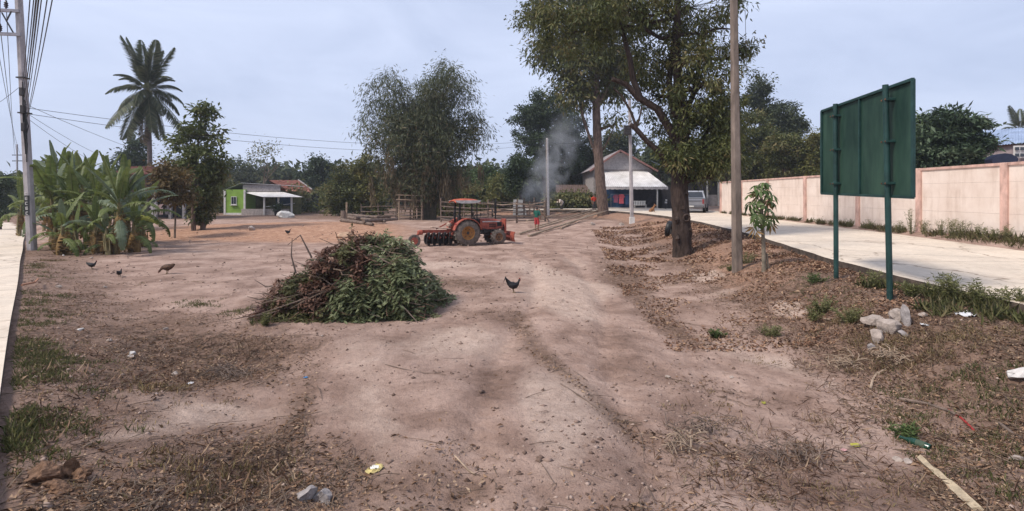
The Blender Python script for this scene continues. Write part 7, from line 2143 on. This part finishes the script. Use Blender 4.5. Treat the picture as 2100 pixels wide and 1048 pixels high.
def paper(name, label, p, s, c, seed, mname, cat='litter'):
    g = np.random.default_rng(seed); mb = MB(); n_ = 7; vs = []
    for i in range(n_):
        for j in range(n_):
            u_, v_ = i / (n_ - 1) - .5, j / (n_ - 1) - .5
            vs.append(((u_ + .12 * g.normal() / n_) * s[0] * (1 - .5 * abs(v_)), (v_ + .12 * g.normal() / n_) * s[1] * (1 - .4 * abs(u_)), .25 * s[0] * abs(g.normal()) * .35 + .01))
    mb.add(vs, [(i * n_ + j, i * n_ + j + 1, (i + 1) * n_ + j + 1, (i + 1) * n_ + j) for i in range(n_ - 1) for j in range(n_ - 1)])
    o = mb.build(name, mat(mname, c, .5, 12, .2, .2), None); o.location = p; o.rotation_euler = (0, 0, seed * 1.3)
    sm = o.modifiers.new('thick', 'SOLIDIFY'); sm.thickness = .002
    return tag(o, label, cat, 'litter on the lot')
paper('snack_wrapper', 'crumpled yellow and white wrapper at the bottom centre', at(768, 965), (.11, .16), (.52, .42, .17), 2, 'yellow_foil')
paper('wrapper_lining', 'white inside of the yellow wrapper', at(768, 962) + Vector((.005, -.02, .012)), (.06, .07), (.7, .68, .62), 4, 'white_foil')
paper('plastic_bag', 'white crumpled plastic bag among the weeds at the lane edge', at(1982, 648), (.30, .22), (.62, .62, .63), 5, 'white_plastic')
paper('plastic_scrap', 'white plastic scrap right of the rubble stones', at(1896, 668), (.13, .10), (.6, .6, .6), 6, 'white_plastic')
paper('plastic_scrap', 'white plastic cup scrap in the dark hollow', at(390, 788), (.07, .07), (.6, .62, .64), 7, 'white_plastic')
paper('plastic_scrap', 'blue plastic scrap right of the hollow', at(627, 776), (.05, .05), (.05, .2, .42), 8, 'blue_plastic')
paper('plastic_scrap', 'pale scrap on the left bank', at(265, 735), (.16, .10), (.42, .36, .32), 9, 'pale_paper')
paper('plastic_scrap', 'pink scrap near the lower right', at(1730, 925), (.06, .05), (.5, .28, .27), 10, 'pink_paper')
paper('plastic_scrap', 'white scrap under the banana plants', at(142, 480), (.5, .3), (.6, .6, .6), 11, 'white_plastic')
paper('leaf_scrap', 'yellow leaf lying on the lower right bank', at(1755, 916), (.10, .06), (.38, .36, .06), 12, 'yellow_leaf')
paper('leaf_scrap', 'yellow leaf lying on the middle of the bank toe', at(1566, 828), (.07, .05), (.36, .34, .08), 13, 'yellow_leaf')
# green bottle
pbo = at(1880, 915)
bo = thing('bottle', 'dark green glass bottle lying beside the split plank', 'bottle', pbo + Vector((0, 0, .03)), R(118))
mb = MB(); mb.lathe([(.0, -.11), (.03, -.11), (.034, -.10), (.034, .03), (.028, .06), (.014, .09), (.013, .13), (.016, .132), (.016, .142), (.0, .143)], 16, 'X'); mb.build('glass', mat('green_glass', (.008, .05, .028), .15, 6, .3, 0, spec=.6), bo, True)
MB().lathe([(.0345, -.07), (.0352, -.068), (.0352, 0), (.0345, .002)], 16, 'X').build('paper_band', mat('dirty_label', (.06, .09, .06), .8), bo, True)
# split plank
pq = at(1938, 1000)
g = np.random.default_rng(12); mb = MB(); a, b_ = at(1885, 945), at(2005, 1052)
d = (b_ - a); n_ = 12; vs = []
sdv = Vector((-d.y, d.x, 0)).normalized()
for k in range(n_ + 1):
    f = k / n_; c = d * f + Vector((0, 0, .03)); w = .035 * (.5 + .7 * f) * (1 + .15 * g.normal()); h_ = .02 * (1 + .3 * g.normal())
    vs += [c - sdv * w, c + sdv * w * .6 + Vector((0, 0, h_)), c + sdv * w, c - Vector((0, 0, .05))]
fs = []
for k in range(n_):
    for j in range(4): fs.append((k * 4 + j, k * 4 + (j + 1) % 4, k * 4 + 4 + (j + 1) % 4, k * 4 + 4 + j))
fs += [(0, 1, 2, 3), tuple(n_ * 4 + j for j in range(4))]
mb.add(vs, fs); so_ = mb.build('split_branch', mat('fresh_split_wood', (.46, .37, .25), .8, 12, .3, .5, stretch=(1, 1, 1)), None); so_.location = a
tag(so_, 'pale freshly split branch lying at the bottom right corner', 'branch')
for k, (pts, r, m_, lab) in enumerate(((((1845, 820), (1900, 830), (1945, 845), (1960, 852)), .016, MWOOD, 'dark crooked stick above the green bottle'), (((1945, 843), (1975, 862), (1998, 885)), .012, mat('red_stick', (.35, .04, .035), .5), 'thin red stick joined to the dark crooked stick'),
        (((1690, 655), (1730, 660), (1765, 668)), .014, MWOOD2, 'stick lying left of the rubble stones'), (((1800, 770), (1825, 755), (1850, 745)), .018, MWOOD2, 'pale root below the rubble'), (((1785, 800), (1790, 780), (1800, 765)), .015, MWOOD2, 'short pale root stub below the rubble'),
        (((1905, 690), (1915, 720), (1918, 745)), .010, MWOOD2, 'thin pale stalk right of the rubble'), (((2050, 870), (2075, 890), (2095, 900)), .014, MWOOD, 'dark stick at the right edge'), (((790, 748), (830, 758), (870, 766), (905, 765)), .006, MWOOD, 'long thin twig in front of the brush pile'),
        (((932, 935), (960, 965), (975, 975)), .007, MWOOD2, 'curved twig right of the yellow wrapper'), (((1150, 788), (1200, 820), (1240, 850)), .008, MWOOD, 'dark twig along the leafy strip'), (((45, 588), (72, 583), (78, 576)), .02, mat('orange_hose', (.35, .17, .10), .8), 'bent orange-brown piece lying on the left road'))):
    P3 = [at(*q) for q in pts]
    if k == 10: P3 = [Vector(((q[0] - CX) / F * Yq, Yq, float(zL(Yq)) + .02)) for q, Yq in zip(pts, (10.5, 10.9, 11.4))]
    a = P3[0]; o = MB().tube([p - a + Vector((0, 0, r * .8)) for p in P3], [r * (1.1 - .4 * i / len(P3)) for i in range(len(P3))], 7).build('stick', m_, None, True); o.location = a
    tag(o, lab, 'stick', None)
# small heaps of trimmed stalks on the bank
for k, (px, py, w, n_) in enumerate(((1740, 752, .35, 60), (1830, 735, .45, 90), (1620, 945, .4, 80), (1430, 885, .25, 60), (1395, 915, .2, 40), (470, 770, .35, 90))):
    c = at(px, py); g = np.random.default_rng(700 + k); mb = MB()
    for i in range(n_):
        q = Vector((g.normal() * w * .5, g.normal() * w * .3, abs(g.normal()) * .06 + .01)); a_ = g.random() * 6.3; L = .06 + .16 * g.random(); d = Vector((math.cos(a_), math.sin(a_), g.normal() * .35)) * L
        p0, p1 = q - d * .5, q + d * .5; p0.z = max(p0.z, -.01); p1.z = max(p1.z, 0)
        mb.tube([p0, (p0 + p1) / 2 + Vector((0, 0, .02)), p1], [.005, .005, .003], 4, cap=False)
    o = mb.build('stalk_heap', MWOOD if k in (2, 3, 5) else MWOOD2, None, False, fixn=False); o.location = c; o['kind'] = 'stuff'
    tag(o, ['small tangle of dead stalks left of the pale roots', 'tangle of dead stalks below the rubble', 'dark tangle of roots at the lower right', 'dark tangle at the end of the leafy strip', 'small dark tangle left of the lower right one', 'dark dug-up roots in the left hollow'][k], 'stalks', 'tangles of dead stalks')

# ---------------------------------------------------------------- smoke rising behind the corral
def smoke():
    Ysm = 47.0
    base = ground(1105, Ysm)
    rings = []
    keys = [(1088, 428, 30), (1100, 400, 50), (1118, 370, 58), (1135, 335, 58), (1150, 300, 60), (1165, 265, 58), (1172, 235, 50), (1178, 205, 30)]
    bm = bmesh.new()
    n_ = 16; vsx = []
    for px, py, r in keys:
        c = P(px, py, Ysm) - base; rr = r * Ysm / F
        vsx.append([bm.verts.new((c.x + math.cos(2 * PI * k / n_) * rr, math.sin(2 * PI * k / n_) * rr * .8, c.z)) for k in range(n_)])
    for i in range(len(keys) - 1):
        for k in range(n_): bm.faces.new((vsx[i][k], vsx[i][(k + 1) % n_], vsx[i + 1][(k + 1) % n_], vsx[i + 1][k]))
    bm.faces.new(list(reversed(vsx[0]))); bm.faces.new(vsx[-1])
    me = bpy.data.meshes.new('smoke'); bm.to_mesh(me); bm.free()
    m = bpy.data.materials.new('smoke_volume'); m.use_nodes = True; t = m.node_tree
    for nd in list(t.nodes): t.nodes.remove(nd)
    out = t.nodes.new('ShaderNodeOutputMaterial'); pv_ = t.nodes.new('ShaderNodeVolumePrincipled')
    pv_.inputs['Color'].default_value = (.75, .77, .82, 1)
    tcn = t.nodes.new('ShaderNodeTexCoord'); nz = t.nodes.new('ShaderNodeTexNoise'); nz.inputs['Scale'].default_value = .75; nz.inputs['Detail'].default_value = 4; nz.inputs['Distortion'].default_value = .5
    t.links.new(tcn.outputs['Object'], nz.inputs['Vector'])
    # falls off from the plume axis so that no hull shows
    sx = t.nodes.new('ShaderNodeSeparateXYZ'); t.links.new(tcn.outputs['Object'], sx.inputs[0])
    cv_ = t.nodes.new('ShaderNodeFloatCurve')
    zs = [(P(px, py, Ysm) - base) for px, py, r in keys]
    def mt(op, a, b=None, c=False):
        n = t.nodes.new('ShaderNodeMath'); n.operation = op; n.use_clamp = c
        for s, i in ((a, 0), (b, 1)):
            if s is None: continue
            if isinstance(s, (int, float)): n.inputs[i].default_value = s
            else: t.links.new(s, n.inputs[i])
        return n.outputs[0]
    z0, z1 = zs[0].z, zs[-1].z; x0_, x1_ = zs[0].x, zs[-1].x
    fz = mt('DIVIDE', mt('SUBTRACT', sx.outputs[2], z0), z1 - z0)
    ax_ = mt('ADD', x0_ + .3, mt('MULTIPLY', fz, x1_ - x0_ + .2))
    dx_ = mt('SUBTRACT', sx.outputs[0], ax_)
    rad_ = 2.2
    d2 = mt('DIVIDE', mt('ADD', mt('MULTIPLY', dx_, dx_), mt('MULTIPLY', sx.outputs[1], sx.outputs[1])), rad_ * rad_)
    fall = mt('SUBTRACT', 1.0, d2, True)
    ends = mt('MULTIPLY', mt('MULTIPLY', fz, 8.0, True), mt('MULTIPLY', mt('SUBTRACT', 1.0, fz), 2.2, True), True)
    nn = mt('MULTIPLY', mt('SUBTRACT', nz.outputs[0], .40), 4.0, True)
    den = mt('MULTIPLY', mt('MULTIPLY', mt('MULTIPLY', fall, ends), nn), .46)
    t.links.new(den, pv_.inputs['Density']); t.links.new(pv_.outputs[0], out.inputs['Volume'])
    o = addmesh('smoke', me, m); o.location = base
    struct(o, 'stuff', 'grey smoke plume drifting up behind the corral')
smoke()
# ================================================================== thin haze in the air
hzm = bpy.data.materials.new('haze_air'); hzm.use_nodes = True
_t = hzm.node_tree
for _n in list(_t.nodes): _t.nodes.remove(_n)
_o = _t.nodes.new('ShaderNodeOutputMaterial'); _v = _t.nodes.new('ShaderNodeVolumePrincipled')
_v.inputs['Color'].default_value = (.80, .86, .95, 1); _v.inputs['Density'].default_value = 0.0007
_v.inputs['Anisotropy'].default_value = 0.2
_t.links.new(_v.outputs[0], _o.inputs['Volume'])
hb_ = MB().box((0, 335, 13), (900, 760, 36)).build('haze', hzm); struct(hb_, 'stuff', 'thin pale haze in the air')
